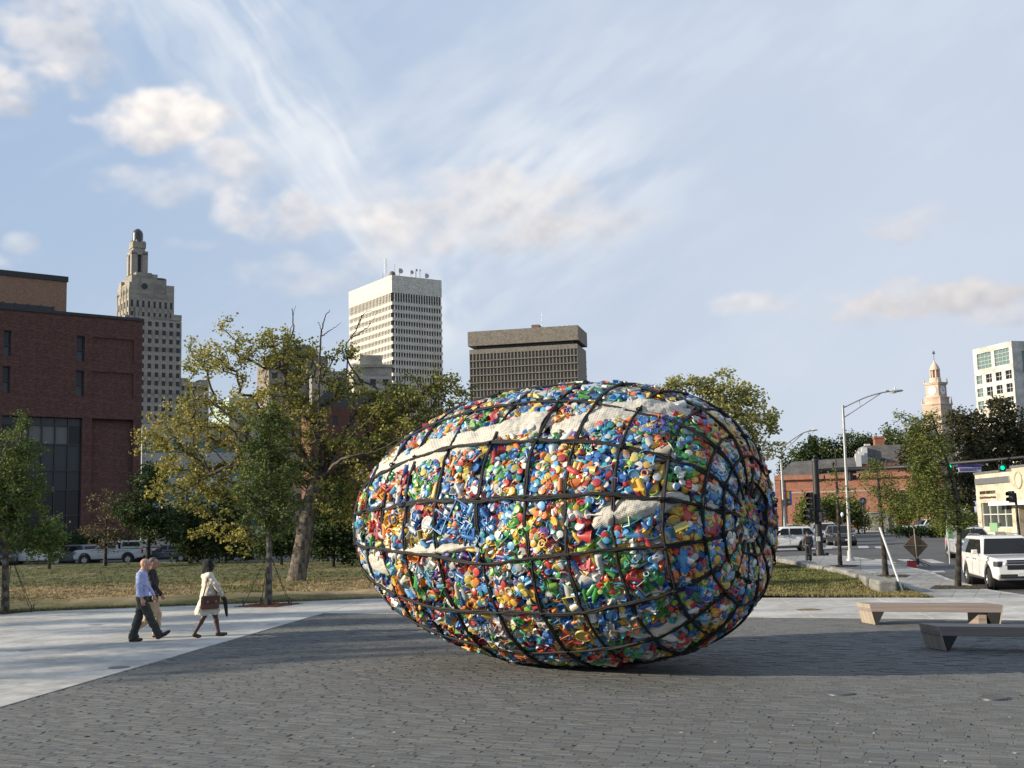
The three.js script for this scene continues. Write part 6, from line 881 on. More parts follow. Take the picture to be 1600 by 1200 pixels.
function car(name, label, category, p, heading, size, c, paintM, group) {
  const t = thing(name, label, category, p, heading, group); t.scale.setScalar(size);
  const L = c.L / 2, W = c.W / 2, wr = c.wheel ?? 0.37, ax = [c.front ?? L - 0.92, -(c.rear ?? L - 1.0)], arch = wr * 1.2;
  const wAt = (x, y) => { const e = Math.abs(x) / L, end = 1 - 0.17 * Math.pow(clamp((e - 0.55) / 0.45), 2), low = 1 - 0.05 * clamp((0.55 - y) / 0.4), top = y > c.belt ? 1 - 0.26 * clamp((y - c.belt) / (c.roof - c.belt)) : 1 - 0.025 * clamp((y - 0.8) / (c.belt - 0.8)); return W * end * low * top; };
  // lower body, with wheel arches cut out
  const s = new THREE.Shape(), sill = c.sill ?? 0.3; s.moveTo(-L + 0.05, sill + 0.12);
  for (const x of [ax[1], ax[0]]) { s.lineTo(x - arch, sill); for (let i = 0; i <= 12; i++) { const a = PI - i * PI / 12; s.lineTo(x + Math.cos(a) * arch, Math.max(sill, wr + Math.sin(a) * arch)); } }
  s.lineTo(L - 0.12, sill); s.lineTo(L, sill + 0.18); s.lineTo(L - 0.01, c.nose); s.quadraticCurveTo(L - 0.05, c.hood - 0.02, L - 0.32, c.hood); s.lineTo(c.cowl, c.belt); s.lineTo(c.bed !== undefined ? c.bed : c.tailGlass, c.belt);
  if (c.bed !== undefined) { s.lineTo(c.bed, c.bedTop ?? c.belt - 0.02); s.lineTo(-L + 0.03, c.bedTop ?? c.belt - 0.02); } else s.lineTo(-L + 0.1, c.belt - 0.03); s.quadraticCurveTo(-L, c.belt - 0.1, -L, c.belt - 0.3); s.lineTo(-L, sill + 0.2);
  const bend = (g) => { const a = g.attributes.position; for (let i = 0; i < a.count; i++) { const x = a.getX(i), y = a.getY(i); a.setZ(i, a.getZ(i) * 2 * wAt(x, y)); } g.computeVertexNormals(); return g; };
  const ext = (sh) => bend(new THREE.ExtrudeGeometry(sh, { depth: 0.90, steps: 6, bevelEnabled: true, bevelThickness: 0.05, bevelSize: 0.08, bevelOffset: -0.08, bevelSegments: 4, curveSegments: 6 }).translate(0, 0, -0.45));
  const gh = new THREE.Shape(), G = c.glass; gh.moveTo(c.cowl, c.belt - 0.06); gh.lineTo(c.ws, c.roof - 0.05); gh.quadraticCurveTo(c.ws - 0.12, c.roof, c.ws - 0.4, c.roof); gh.lineTo(c.rt + 0.25, c.roof - 0.02); gh.quadraticCurveTo(c.rt + 0.03, c.roof - 0.02, c.rt, c.roof - 0.1); gh.lineTo(c.tailGlass, c.belt - 0.06);
  part('body', [ext(s), ext(gh)], paintM, t);
  const side = (pts, o = 0.008) => { const g = new THREE.ShapeGeometry(new THREE.Shape(pts.map(([x, y]) => new THREE.Vector2(x, y)))), out = []; for (const k of [1, -1]) { const q = g.clone(), a = q.attributes.position; for (let i = 0; i < a.count; i++) a.setZ(i, k * (wAt(a.getX(i), a.getY(i)) + o)); if (k < 0) { const id = q.index.array; for (let i = 0; i < id.length; i += 3) { const z = id[i]; id[i] = id[i + 1]; id[i + 1] = z; } } q.computeVertexNormals(); out.push(q); } return out; };
  const b = c.belt + 0.04, r = c.roof - 0.13, fx = (y) => mix(c.cowl, c.ws, (y - c.belt) / (c.roof - 0.05 - c.belt)) - 0.16, rx = (y) => mix(c.tailGlass, c.rt, clamp((y - c.belt) / (c.roof - 0.1 - c.belt))) + 0.16;
  const posts = c.posts; let x0 = null; const edges = [fx, ...posts.flatMap((x) => [() => x + 0.045, () => x - 0.045]), rx];
  for (let i = 0; i < edges.length; i += 2) for (const q of side([[edges[i](b), b], [edges[i](r), r], [edges[i + 1](r), r], [edges[i + 1](b), b]])) part('side_window', q, carGlass, t);
  const across = (y0, xa, y1, xb, inset, dx, name, m) => { const w0 = wAt(xa, y0) - inset, w1 = wAt(xb, y1) - inset, g = new THREE.BufferGeometry(); g.setAttribute('position', new THREE.Float32BufferAttribute([xa + dx, y0, w0, xa + dx, y0, -w0, xb + dx, y1, -w1, xb + dx, y1, w1], 3)); g.setIndex([0, 1, 2, 0, 2, 3]); g.computeVertexNormals(); return part(name, g, m, t); };
  const lerpF = (y) => mix(c.cowl, c.ws, (y - c.belt + 0.06) / (c.roof + 0.01 - c.belt)), lerpR = (y) => mix(c.tailGlass, c.rt, (y - c.belt + 0.06) / (c.roof - 0.04 - c.belt));
  across(b - 0.02, lerpF(b - 0.02), c.roof - 0.1, lerpF(c.roof - 0.1), 0.1, 0.022, 'windscreen', carGlass); across(b + 0.02, lerpR(b + 0.02), c.roof - 0.16, lerpR(c.roof - 0.16), 0.12, -0.022, 'rear_window', carGlass);
  for (const x of ax) for (const k of [1, -1]) { const wl = part('wheel', tyreG, M.rubber, t); wl.position.set(x, wr, k * (W * 0.99 - 0.13)); wl.scale.setScalar(wr / 0.37); wl.rotation.y = k > 0 ? 0 : PI; part('rim', rimG, rimM, wl); }
  part('wheel_well', ax.map((x) => new THREE.CylinderGeometry(arch * 0.97, arch * 0.97, W * 1.7, 20).rotateX(PI / 2).translate(x, wr, 0)).concat([bx(c.L * 0.82, 0.12, W * 1.6, 0, sill, 0)]), M.black, t);
  // face
  const nz = W * 0.82, ny = c.nose;
  part('grille', [new RoundedBoxGeometry(0.06, c.grille ?? 0.22, W * (c.gw ?? 0.95), 2, 0.02).translate(L - 0.015, ny - 0.07, 0)], M.black, t); part('grille_bar', [bx(0.03, 0.035, W * (c.gw ?? 0.95), L + 0.022, ny - 0.06, 0), bx(0.03, 0.018, W * (c.gw ?? 0.95), L + 0.02, ny + 0.03, 0)], M.chrome, t);
  for (const k of [1, -1]) { { const hl = part('headlight', [new RoundedBoxGeometry(0.3, 0.2, W * 0.38, 3, 0.05).rotateY(k * 0.3).translate(L - 0.15, ny - 0.04, k * W * 0.70)], hlM, t); part('bulb', [0.56, 0.78].map((f) => new THREE.SphereGeometry(0.065, 12, 8).translate(L - 0.02 - (f - 0.5) * 0.35, ny - 0.04, k * W * f)), lampM, hl); } part('tail_light', [new RoundedBoxGeometry(0.12, 0.3, 0.16, 2, 0.03).translate(-L + 0.07, c.belt - 0.22, k * (W * 0.80))], redM, t);
    part('mirror', [new RoundedBoxGeometry(0.12, 0.16, 0.22, 3, 0.04).translate(c.cowl - 0.55, c.belt + 0.1, k * (W + 0.1))], c.mirror ?? paintM, t); part('door_handle', [-0.25, 0.95].map((d) => bx(0.2, 0.035, 0.03, c.posts[0] - d * 0.9 + 0.1, c.belt - 0.16, k * (wAt(0, c.belt - 0.16) + 0.016))), c.handle ?? M.chrome, t); }
  part('bumper', [new RoundedBoxGeometry(0.1, 0.14, W * 1.5, 3, 0.03).translate(L - 0.02, sill + 0.14, 0), new RoundedBoxGeometry(0.1, 0.16, W * 1.5, 3, 0.03).translate(-L + 0.0, sill + 0.2, 0)], trimM, t);
  part('sill_trim', [bx(ax[0] - ax[1] - arch * 2, 0.07, W * 1.98, (ax[0] + ax[1]) / 2, sill + 0.02, 0)], trimM, t);
  const seam = []; for (const x of [c.cowl - 0.42, ...posts]) for (const k of [1, -1]) for (let y = sill + 0.12; y < c.belt - 0.05; y += 0.1) seam.push(bx(0.012, 0.1, 0.004, x, y + 0.05, k * (wAt(x, y + 0.05) + 0.001))); part('door_seam', seam, M.black, t);
  if (c.rails) part('roof_rail', [1, -1].map((k) => tube([V(c.ws - 0.45, c.roof - 0.03, k * W * 0.68), V(c.ws - 0.7, c.roof + 0.05, k * W * 0.68), V(c.rt + 0.6, c.roof + 0.05, k * W * 0.68), V(c.rt + 0.35, c.roof - 0.04, k * W * 0.68)], 0.022, 6)), c.rails, t);
  part('number_plate', [bx(0.02, 0.12, 0.34, L + 0.045, sill + 0.2, 0)], mat(0.6, 0.6, 0.58, 0.5), t);
  return t;
}
const paintC = (r, g, b) => mat(r, g, b, 0.35, { clearcoat: 0.8, clearcoatRoughness: 0.06 });
const WHITE = paintC(0.70, 0.69, 0.66), SILVER = paintC(0.42, 0.43, 0.44), DARK = paintC(0.02, 0.022, 0.026), GREY = paintC(0.10, 0.105, 0.11);
const SUV = { L: 5.6, W: 2.0, belt: 1.2, roof: 1.86, hood: 1.12, nose: 0.96, cowl: 1.28, ws: 0.42, rt: -2.55, tailGlass: -2.72, posts: [-0.25, -1.3], grille: 0.34, gw: 1.0, wheel: 0.41, sill: 0.36, rails: M.chrome, front: 1.85, rear: 1.5 };
const CROSS = { L: 4.5, W: 1.85, belt: 1.08, roof: 1.66, hood: 1.02, nose: 0.86, cowl: 0.98, ws: 0.25, rt: -1.75, tailGlass: -2.1, posts: [-0.25, -1.15], wheel: 0.36, rails: trimM, front: 1.35, rear: 1.3 };
const VAN = { L: 4.9, W: 1.95, belt: 1.1, roof: 1.78, hood: 1.0, nose: 0.84, cowl: 1.35, ws: 0.55, rt: -2.2, tailGlass: -2.38, posts: [0.0, -1.1], wheel: 0.35, rails: SILVER };
const SEDAN = { L: 4.7, W: 1.82, belt: 0.98, roof: 1.44, hood: 0.92, nose: 0.74, cowl: 0.85, ws: 0.1, rt: -1.05, tailGlass: -1.75, posts: [-0.3], wheel: 0.34 };
const PICKUP = { L: 5.6, W: 1.95, belt: 1.2, roof: 1.82, hood: 1.15, nose: 0.98, cowl: 1.1, ws: 0.5, rt: -0.75, tailGlass: -0.85, posts: [0.0], bed: -0.95, bedTop: 1.15, wheel: 0.41, sill: 0.4, front: 1.8, rear: 1.65 };
const toCam = -90 * R;                                            // heading towards the camera
{ // the large white SUV at the right edge
  const f = gnd(1549, 921, ROAD), h = toCam - 9 * R, s = 0.91, off = V(SUV.front, 0, 0.86).multiplyScalar(s).applyAxisAngle(V(0, 1, 0), h), p = f.sub(off); p.y = ROAD;
  car('white_suv', 'large clean white SUV with chrome grille standing at the kerb by the right edge', 'SUV', p, h, s, SUV, WHITE);
  const q = gnd(1484, 872, ROAD), o2 = V(-CROSS.rear, 0, 0.8).applyAxisAngle(V(0, 1, 0), h); car('silver_crossover', 'silver crossover with roof rails right behind the large white SUV', 'car', q.sub(o2).setY(ROAD), h, 1.02, { ...CROSS, rails: M.chrome }, SILVER);
}
{ const p = at(1226, 861, dOf(1226, 861, ROAD)); car('white_crossover', 'white crossover driving left, half hidden by the sculpture and the mast', 'car', p.setY(ROAD), PI - 4 * R, 1.06, CROSS, WHITE); }
{ const p = at(1291, 848, 109); car('silver_minivan', 'silver minivan facing the viewer just right of the traffic mast', 'minivan', p.setY(ROAD), toCam - 4 * R, 1.02, VAN, SILVER); }
{ const p = at(1314, 852, 97); car('dark_suv', 'dark SUV facing the viewer, partly behind the tall lamp post', 'SUV', p.setY(ROAD), toCam - 4 * R, 0.9, { ...SUV, rails: trimM }, DARK); }
{ const p = at(1450, 822, 128); car('white_pickup', 'white pickup truck parked behind low shrubs before the brick hall', 'pickup truck', p.setY(ROAD), PI + 10 * R, 1.0, PICKUP, WHITE); }
const lot = (u, d) => V(at(u, 850, d).x, ROAD, -d);
car('white_pickup', 'white pickup truck parked behind the lawn, near the left edge', 'pickup truck', lot(60, 96), PI + 8 * R, 1.0, PICKUP, WHITE);
car('black_suv', 'black off-road car cut by the left edge behind the young tree', 'SUV', lot(10, 95), toCam + 20 * R, 0.95, SUV, DARK);
car('dark_hatchback', 'dark grey car parked between white pickup and silver pickup', 'car', lot(118, 96), PI - 30 * R, 1.0, CROSS, GREY);
{ const t = car('silver_pickup', 'silver pickup truck with a canopy over its bed, left of the bald walker', 'pickup truck', lot(176, 95), PI - 6 * R, 1.05, PICKUP, SILVER); part('bed_canopy', new RoundedBoxGeometry(1.75, 0.62, 1.66, 3, 0.08).translate(-1.86, 1.48, 0), SILVER, t); for (const k of [1, -1]) part('canopy_window', bx(1.35, 0.32, 0.02, -1.86, 1.52, k * 0.84), carGlass, t); }
car('dark_sedan', 'dark sedan parked in the shade to the right of the walkers', 'car', lot(262, 97), PI - 3 * R, 1.05, SEDAN, GREY);
car('grey_sedan', 'shaded grey sedan parked right of the dark sedan under the trees', 'car', lot(385, 99), PI + 4 * R, 1.0, SEDAN, SILVER);
// ---------- benches ----------
{
  const turn = Math.atan2(-E[1], E[0]), wood = tex(256, (x, y) => { const k = 0.72 + 0.35 * fbm(x * 3, y * 42, 5, 151) - 0.08 * (fbm(x * 2, y * 9, 3, 155) - 0.5); return [k, k * 0.97, k * 0.95]; }, 0.6);
  const wm = [0, 1, 2, 3].map((i) => mat(0.26 + 0.025 * (i % 2), 0.225 + 0.02 * (i % 2), 0.21 + 0.01 * i * 0.5, 0.75, { map: wood, bumpMap: wood, bumpScale: 0.002 })), em = mat(0.40, 0.36, 0.29, 0.75, { map: wood }), dk = mat(0.012, 0.012, 0.013, 0.6);
  const bench = (u, v, L, label, w, h) => {
    const p = gnd(u, v, 0), t = thing('bench', label, 'bench', p, turn, 'long timber benches on the pavers'), th = 0.165, W = w;
    const slats = 4; for (let i = 0; i < slats; i++) part('plank', new RoundedBoxGeometry(L, th, W / slats - 0.004, 2, 0.008).translate(L / 2 - 0.09, h - th / 2, -W * (i + 0.5) / slats), wm[i % 4], t);
    const side = (x, s) => panel([[x, 0], [x + s * 0.045, 0], [x + s * 0.19, h - th], [x - s * 0.06, h - th]].map((q) => q), W - 0.02).translate(0, 0, -W + 0.01);
    part('end_board', [panel([[-0.006, 0], [0.012, 0], [-0.085, h - 0.004], [-0.10, h - 0.004]], W).translate(-0.008, 0, -W)], em, t); part('leg', side(0.012, 1), dk, t);
    part('end_board', [panel([[L - 0.19, 0], [L - 0.172, 0], [L - 0.08, h - 0.004], [L - 0.096, h - 0.004]], W).translate(0.014, 0, -W)], em, t); part('leg', side(L - 0.19, -1), dk, t);
    part('leg', [bb(L - 0.52, L - 0.36, 0, h - th, -W + 0.08, -0.1)], wm[1], t);
    t.traverse((m) => { if (m.isMesh) { const a = m.geometry.attributes.position; for (let i = 0; i < a.count; i++) a.setX(i, a.getX(i) + 0.62 * a.getZ(i)); m.geometry.computeVertexNormals(); } });
  };
  bench(1368, 976, 2.68, 'sunlit timber bench, farther of the two at the right', 0.55, 0.44); bench(1479, 1017, 3.5, 'shaded timber bench cut by the right edge, nearer of the two', 0.6, 0.42);
}
// ---------- lettering ----------
const FONT = await new FontLoader().loadAsync('fonts/droid/droid_sans_bold.typeface.json'), SERIF = await new FontLoader().loadAsync('fonts/droid/droid_serif_bold.typeface.json');
function words(text, width, height, depth = 0.02, font = FONT) { const g = new TextGeometry(text, { font, size: 1, depth: 0.1, curveSegments: 4, bevelEnabled: false }); g.computeBoundingBox(); const b = g.boundingBox; g.translate(-b.min.x, -b.min.y, 0); return g.scale(width / (b.max.x - b.min.x), height / (b.max.y - b.min.y), depth / 0.1); }
{ // ---------- the shop building on the right, with a university's lettering ----------
  const s = site('university_building', 'low cream building with university lettering, tall windows and a white awning board', 'building', 1587, 734, 92, 90), o = s.o, Lf = s.left, top = s.top, D = -Lf(1523, 742)[0];
  const cream = mat(0.62, 0.54, 0.40, 0.88, { map: rep(T_mottle, 0.3) }), metal = mat(0.50, 0.50, 0.50, 0.3, { metalness: 0.8 }), fr = mat(0.55, 0.55, 0.52, 0.5), z = (u, v) => Lf(u, v)[0], y = (u, v) => Lf(u, v)[1];
  const w0 = z(1533.5, 800), w1 = z(1581, 800), wt = y(1550, 785.5), wb = 1.0;
  part('wall', [bb(0.35, 14, ROAD, top - 0.05, -D, 0), bb(0, 0.35, wt, top - 0.05, -D, 0), bb(0, 0.35, ROAD, wt, -D, w0), bb(0, 0.35, ROAD, wt, w1, 0), bb(0, 0.35, ROAD, wb, w0, w1)], cream, o);
  part('coping', [bb(-0.1, 14.1, top - 0.05, top + 0.12, -D - 0.1, 0.0)], metal, o); part('metal_fascia', [bb(-0.14, -0.002, y(1550, 755.5), y(1550, 746), z(1525, 750), z(1578, 750))], metal, o);
  const win = part('window', [0, 0.25, 0.5, 0.75, 1].map((k) => bb(0.12, 0.24, wb, wt, mix(w0, w1, k) - 0.05, mix(w0, w1, k) + 0.05)).concat([bb(0.13, 0.23, wt - 1.0, wt - 0.92, w0, w1), bb(0.13, 0.23, wb, wb + 0.1, w0, w1)]), fr, o);
  for (let i = 0; i < 4; i++) part('pane', bb(0.26, 0.3, wb, wt, mix(w0, w1, i / 4) + 0.05, mix(w0, w1, (i + 1) / 4) - 0.05), mat(0.05, 0.06, 0.05, 0.1), win);
  part('green_door', [bb(-0.05, 0.1, ROAD, y(1553, 817), z(1547, 820), z(1559, 820))], mat(0.22, 0.38, 0.22, 0.5), o);
  const face = (g, u, v) => g.rotateY(-PI / 2).translate(-0.02, y(u, v), z(u, v)), lm = mat(0.05, 0.03, 0.022, 0.6);
  part('lettering', face(words('BROWN UNIVERSITY', z(1556, 770) - z(1531.5, 770), y(1540, 767.5) - y(1540, 772.6)), 1531.5, 772.6), lm, o);
  part('lettering', face(words('School of Professional Studies', z(1556.5, 777) - z(1531.5, 777), y(1540, 775.8) - y(1540, 779.6)), 1531.5, 779.6), lm, o);
  part('awning_board', [bb(-0.9, -0.02, y(1572, 789.5), y(1572, 783), z(1561, 786), 5)], mat(0.72, 0.71, 0.68, 0.6), o);
  // the taller neighbouring bay, nearer, with a round emblem
  const t2 = y(1587, 731); part('corner_bay', [bb(-0.35, 13, y(1587, 792), t2, 0.002, 7), bb(-0.35, 13, ROAD, y(1587, 792), 6, 7), bb(4, 13, ROAD, y(1587, 792), 0.002, 6)], cream, o); part('bay_coping', [bb(-0.45, 13.1, t2, t2 + 0.16, -0.05, 7.1)], metal, o);
  const em = part('emblem', [new THREE.TorusGeometry(0.62, 0.07, 8, 28).rotateY(PI / 2).translate(-0.4, y(1597, 750), z(1597, 750) + 0.2)], mat(0.4, 0.36, 0.28, 0.6), o); part('emblem_disc', [new THREE.CylinderGeometry(0.55, 0.55, 0.04, 24).rotateZ(PI / 2).translate(-0.37, y(1597, 750), z(1597, 750) + 0.2)], mat(0.5, 0.45, 0.35, 0.6), em);
  part('planter', [bb(-1.6, -0.8, ROAD, 0.75, z(1560, 826), z(1586, 826))], mat(0.5, 0.45, 0.38, 0.8), o);
}
// ---------- traffic mast with its long arm ----------
const blk = mat(0.013, 0.013, 0.014, 0.55), glowG = mat(0.0, 0.25, 0.12, 0.3, { emissive: new THREE.Color(0.0, 0.85, 0.42), emissiveIntensity: 1.1 }), lensOff = [mat(0.10, 0.012, 0.01, 0.3), mat(0.12, 0.06, 0.01, 0.3), mat(0.01, 0.06, 0.03, 0.3)];
function signalHead(t, p, turn, lit = -1, n = 3) {                // housing with visors; the lamps are sub-parts
  const q = new THREE.Matrix4().makeRotationY(turn).setPosition(p), h = part('signal_head', [new RoundedBoxGeometry(0.36, n * 0.34 + 0.04, 0.22, 2, 0.04), ...[...Array(n)].map((_, i) => new THREE.CylinderGeometry(0.15, 0.15, 0.24, 14, 1, true, PI * 0.28, PI * 1.44).rotateX(PI / 2).translate(0, (n - 1) * 0.17 - i * 0.34, 0.2))].map((g) => g.applyMatrix4(q)), blk, t);
  for (let i = 0; i < n; i++) part('signal_lamp', [new THREE.SphereGeometry(0.125, 14, 8, 0, 6.3, 0, 1.2).rotateX(PI / 2).scale(1, 1, 0.5).translate(0, (n - 1) * 0.17 - i * 0.34, 0.09).applyMatrix4(q)], i === lit ? glowG : lensOff[Math.min(i, 2)], h);
  return h;
}
{
  const g = gnd(1281, 868), d = -g.z, L = (u, v, dz = 0) => at(u, v, d + dz).sub(g), t = thing('traffic_mast', 'tall black traffic signal mast with a long arm carrying green lights', 'traffic light', g), top = L(1273.5, 721);
  part('pole', [rod(V(0, 0, 0), top, 0.22, 0.19, 16), cyl(0.3, 0.26, 0.35, 0, 0, 0, 16), cyl(0.27, 0.24, 0.5, top.x * 0.15, top.y * 0.15, 0, 14)], blk, t); part('finial', [cyl(0.24, 0.2, 0.16, top.x, top.y, 0, 14), new THREE.SphereGeometry(0.12, 12, 8).translate(top.x, top.y + 0.28, 0)], blk, t);
  const arm = [L(1275, 737), L(1310, 734), L(1370, 731.5, -1), L(1440, 728, -3), L(1500, 723, -5), L(1560, 718, -7), L(1612, 713, -9)], c = new THREE.CatmullRomCurve3(arm); part('arm', [tube(c.getPoints(50), (s) => 0.17 - 0.105 * s, 12), cyl(0.2, 0.2, 0.3, arm[0].x + 0.15, arm[0].y - 0.15, 0, 12)], blk, t);
  part('bracket', [[1281, 745], [1336, 741]].map(([u, v]) => new THREE.TorusGeometry(0.28, 0.04, 6, 14, PI).rotateZ(PI * 1.1).translate(L(u, v).x, L(u, v).y, 0)), blk, t);
  signalHead(t, L(1329, 742), PI * 0.5, -1, 2); signalHead(t, L(1483, 734, -4.5).add(V(0, 0, 0)), -0.15, 0, 2); signalHead(t, L(1565.5, 731, -7.2), -0.15, 0, 1);
  part('hanger', [[1483, 722.5, -4.4, 730], [1565.5, 717, -7.2, 727], [1329, 733, 0, 738]].map(([u, v, dz, v2]) => rod(L(u, v, dz), L(u, v2, dz), 0.035)), blk, t);
  part('camera_bracket', [rod(L(1385, 731, -1), L(1385, 719, -1), 0.05), rod(L(1393, 729, -1), L(1393, 716, -1), 0.04), bx(0.35, 0.14, 0.14, L(1395, 716, -1).x, L(1395, 716, -1).y, -(-1) * -1), bx(0.5, 0.25, 0.2, L(1383, 724, -1).x, L(1383, 724, -1).y, -1), rod(L(1302, 735), L(1302, 726), 0.03), new THREE.SphereGeometry(0.09, 10, 8).translate(L(1302, 724).x, L(1302, 724).y, 0)], blk, t);
  signalHead(t, L(1264, 783).add(V(0, 0, 0.3)), -0.6, -1, 3); signalHead(t, L(1263, 806).add(V(0, 0, 0.2)), -1.2, -1, 2); signalHead(t, L(1282, 806).add(V(0, 0, 0.2)), 1.1, -1, 2);
  part('arm_clamp', [bx(0.9, 0.08, 0.1, L(1272, 797).x, L(1272, 797).y, 0.22), bx(0.9, 0.08, 0.1, L(1272, 814).x, L(1272, 814).y, 0.22)], blk, t); part('notice_plate', [new RoundedBoxGeometry(0.24, 0.28, 0.03, 2, 0.01).translate(L(1277, 842).x, L(1277, 842).y, 0.26)], mat(0.6, 0.6, 0.58, 0.5), t);
  for (const k of [-1, 1]) part('base_flange', [cyl(0.11, 0.09, 0.16, k * 0.42, 0, 0.1, 10), bx(0.36, 0.07, 0.12, k * 0.28, 0.05, 0.1)], blk, t);
  // street name sign hanging from the arm
  const a = at(1498, 738, d - 5), b = at(1533, 729.5, d - 5), w = b.x - a.x, h = b.y - a.y, sg = thing('street_sign', 'long purple and lavender street name sign reading DORRANCE', 'street sign', V((a.x + b.x) / 2, (a.y + b.y) / 2, -(d - 5))), pur = mat(0.075, 0.05, 0.19, 0.5), lav = mat(0.44, 0.43, 0.56, 0.5);
  part('upper_panel', new RoundedBoxGeometry(w * 1.12, h * 0.55, 0.05, 2, 0.015).translate(0, h * 0.85, 0), pur, sg); part('lower_panel', new RoundedBoxGeometry(w, h * 1.02, 0.05, 2, 0.015), lav, sg); part('border', [bx(w * 0.97, h * 0.05, 0.012, 0, h * 0.43, 0.03), bx(w * 0.97, h * 0.05, 0.012, 0, -h * 0.43, 0.03)], mat(0.6, 0.6, 0.7, 0.5), sg);
  part('lettering', words('DORRANCE', w * 0.72, h * 0.56, 0.012).translate(-w * 0.44, -h * 0.28, 0.026), mat(0.07, 0.06, 0.18, 0.5), sg); part('lettering', words('ST', w * 0.1, h * 0.3, 0.012).translate(w * 0.34, -h * 0.02, 0.026), mat(0.07, 0.06, 0.18, 0.5), sg); part('strap', [-0.3, 0.3].map((k) => rod(V(w * k, h * 1.1, 0), V(w * k, h * 1.9, 0), 0.02)), blk, sg);
}
function lampPost(label, ub, vb, d, ut, vt, joint, mid, tip, r, group) {
  const g = V(at(ub, vb, d).x, 0, -d), L = (u, v) => at(u, v, d).sub(g), top = L(ut, vt), t = thing('street_lamp', label, 'street lamp', g, 0, group), gal = mat(0.46, 0.455, 0.43, 0.5, { metalness: 0.4, map: rep(T_fine, 0.8) });
  part('pole', [rod(V(0, 0, 0), top, r, r * 0.62, 14), cyl(r * 0.7, r * 0.7, 0.06, top.x, top.y, 0, 10)], gal, t); part('base', [cyl(r * 2.4, r * 2.1, 0.1, 0, 0, 0, 14), cyl(r * 1.7, r * 1.5, 0.42, 0, 0.1, 0, 12)], gal, t);
  const j = L(...joint), m = L(...mid), e = L(...tip), c = new THREE.CatmullRomCurve3([top.clone().add(V(0, -0.08, 0)), m.clone().lerp(top, 0.45).add(V(0, 0.05, 0)), m, e]); part('arm', tube(c.getPoints(24), r * 0.36, 8), gal, t); part('brace', [rod(j, m, r * 0.26), rod(j.clone().lerp(m, 0.42), top.clone().lerp(m, 0.42).add(V(0, 0.02, 0)), r * 0.18)], gal, t);
  const hd = new THREE.SphereGeometry(1, 18, 10).scale(0.42, 0.085, 0.16).translate(e.x - 0.02, e.y, e.z); part('lamp_head', [hd, bx(0.3, 0.05, 0.14, e.x - 0.42, e.y + 0.02, e.z)], mat(0.5, 0.5, 0.48, 0.5), t); part('lens', [new THREE.SphereGeometry(1, 14, 8, 0, 6.3, PI / 2, PI / 2).scale(0.2, 0.11, 0.12).translate(e.x - 0.12, e.y - 0.03, e.z)], mat(0.75, 0.78, 0.8, 0.1), t); part('photocell', [cyl(0.05, 0.04, 0.1, e.x - 0.05, e.y + 0.07, e.z, 8)], M.steel, t);
}
lampPost('tall galvanised street lamp with a curved arm beside the street', 1329, 876, dOf(1329, 876), 1317, 635, [1319.5, 652], [1378, 613.5], [1400, 610.5], 0.10, 'galvanised street lamps');
lampPost('farther street lamp next to the right outline of the sculpture', 1227, 832, 118, 1219.5, 700, [1221, 708], [1256, 676], [1272, 672], 0.17, 'galvanised street lamps');
{ // rainbow banner on the far lamp post
  const a = at(1226.5, 768, 117.6), b = at(1237.5, 788, 117.6), w = b.x - a.x, h = a.y - b.y, t = thing('rainbow_banner', 'narrow rainbow striped banner on the far lamp post', 'banner', V(a.x, b.y, a.z)), cs = [[0.08, 0.02, 0.15], [0.45, 0.05, 0.03], [0.5, 0.2, 0.02], [0.5, 0.42, 0.03], [0.06, 0.3, 0.06], [0.03, 0.1, 0.4], [0.1, 0.03, 0.25]];
  cs.forEach((c, i) => part('stripe', bx(w / 7, h, 0.03, (i + 0.5) * w / 7, h / 2, 0), mat(c[0], c[1], c[2], 0.8), t)); part('bracket', [bx(w + 0.2, 0.05, 0.05, w / 2 - 0.1, h + 0.03, 0), bx(w + 0.2, 0.05, 0.05, w / 2 - 0.1, -0.03, 0)], blk, t);
}
function signalPost(label, ub, d, ut, vt, turn, n) { const g = V(at(ub, 820, d).x, ROAD, -d), top = at(ut, vt, d).sub(g), t = thing('signal_post', label, 'traffic light', g); part('pole', [rod(V(0, 0, 0), top, 0.09, 0.075, 12), cyl(0.2, 0.14, 0.3, 0, 0, 0, 12)], blk, t); signalHead(t, top.clone().add(V(Math.sin(turn) * 0.3, -n * 0.17 + 0.1, 0.15)), turn, -1, n); return t; }
signalPost('black pedestrian signal on a post beside the far street lamp', 1221, 105, 1223, 781, 1.2, 2); signalPost('black signal on a dark post in front of the university building', 1592, 72, 1586, 770, -1.3, 2);
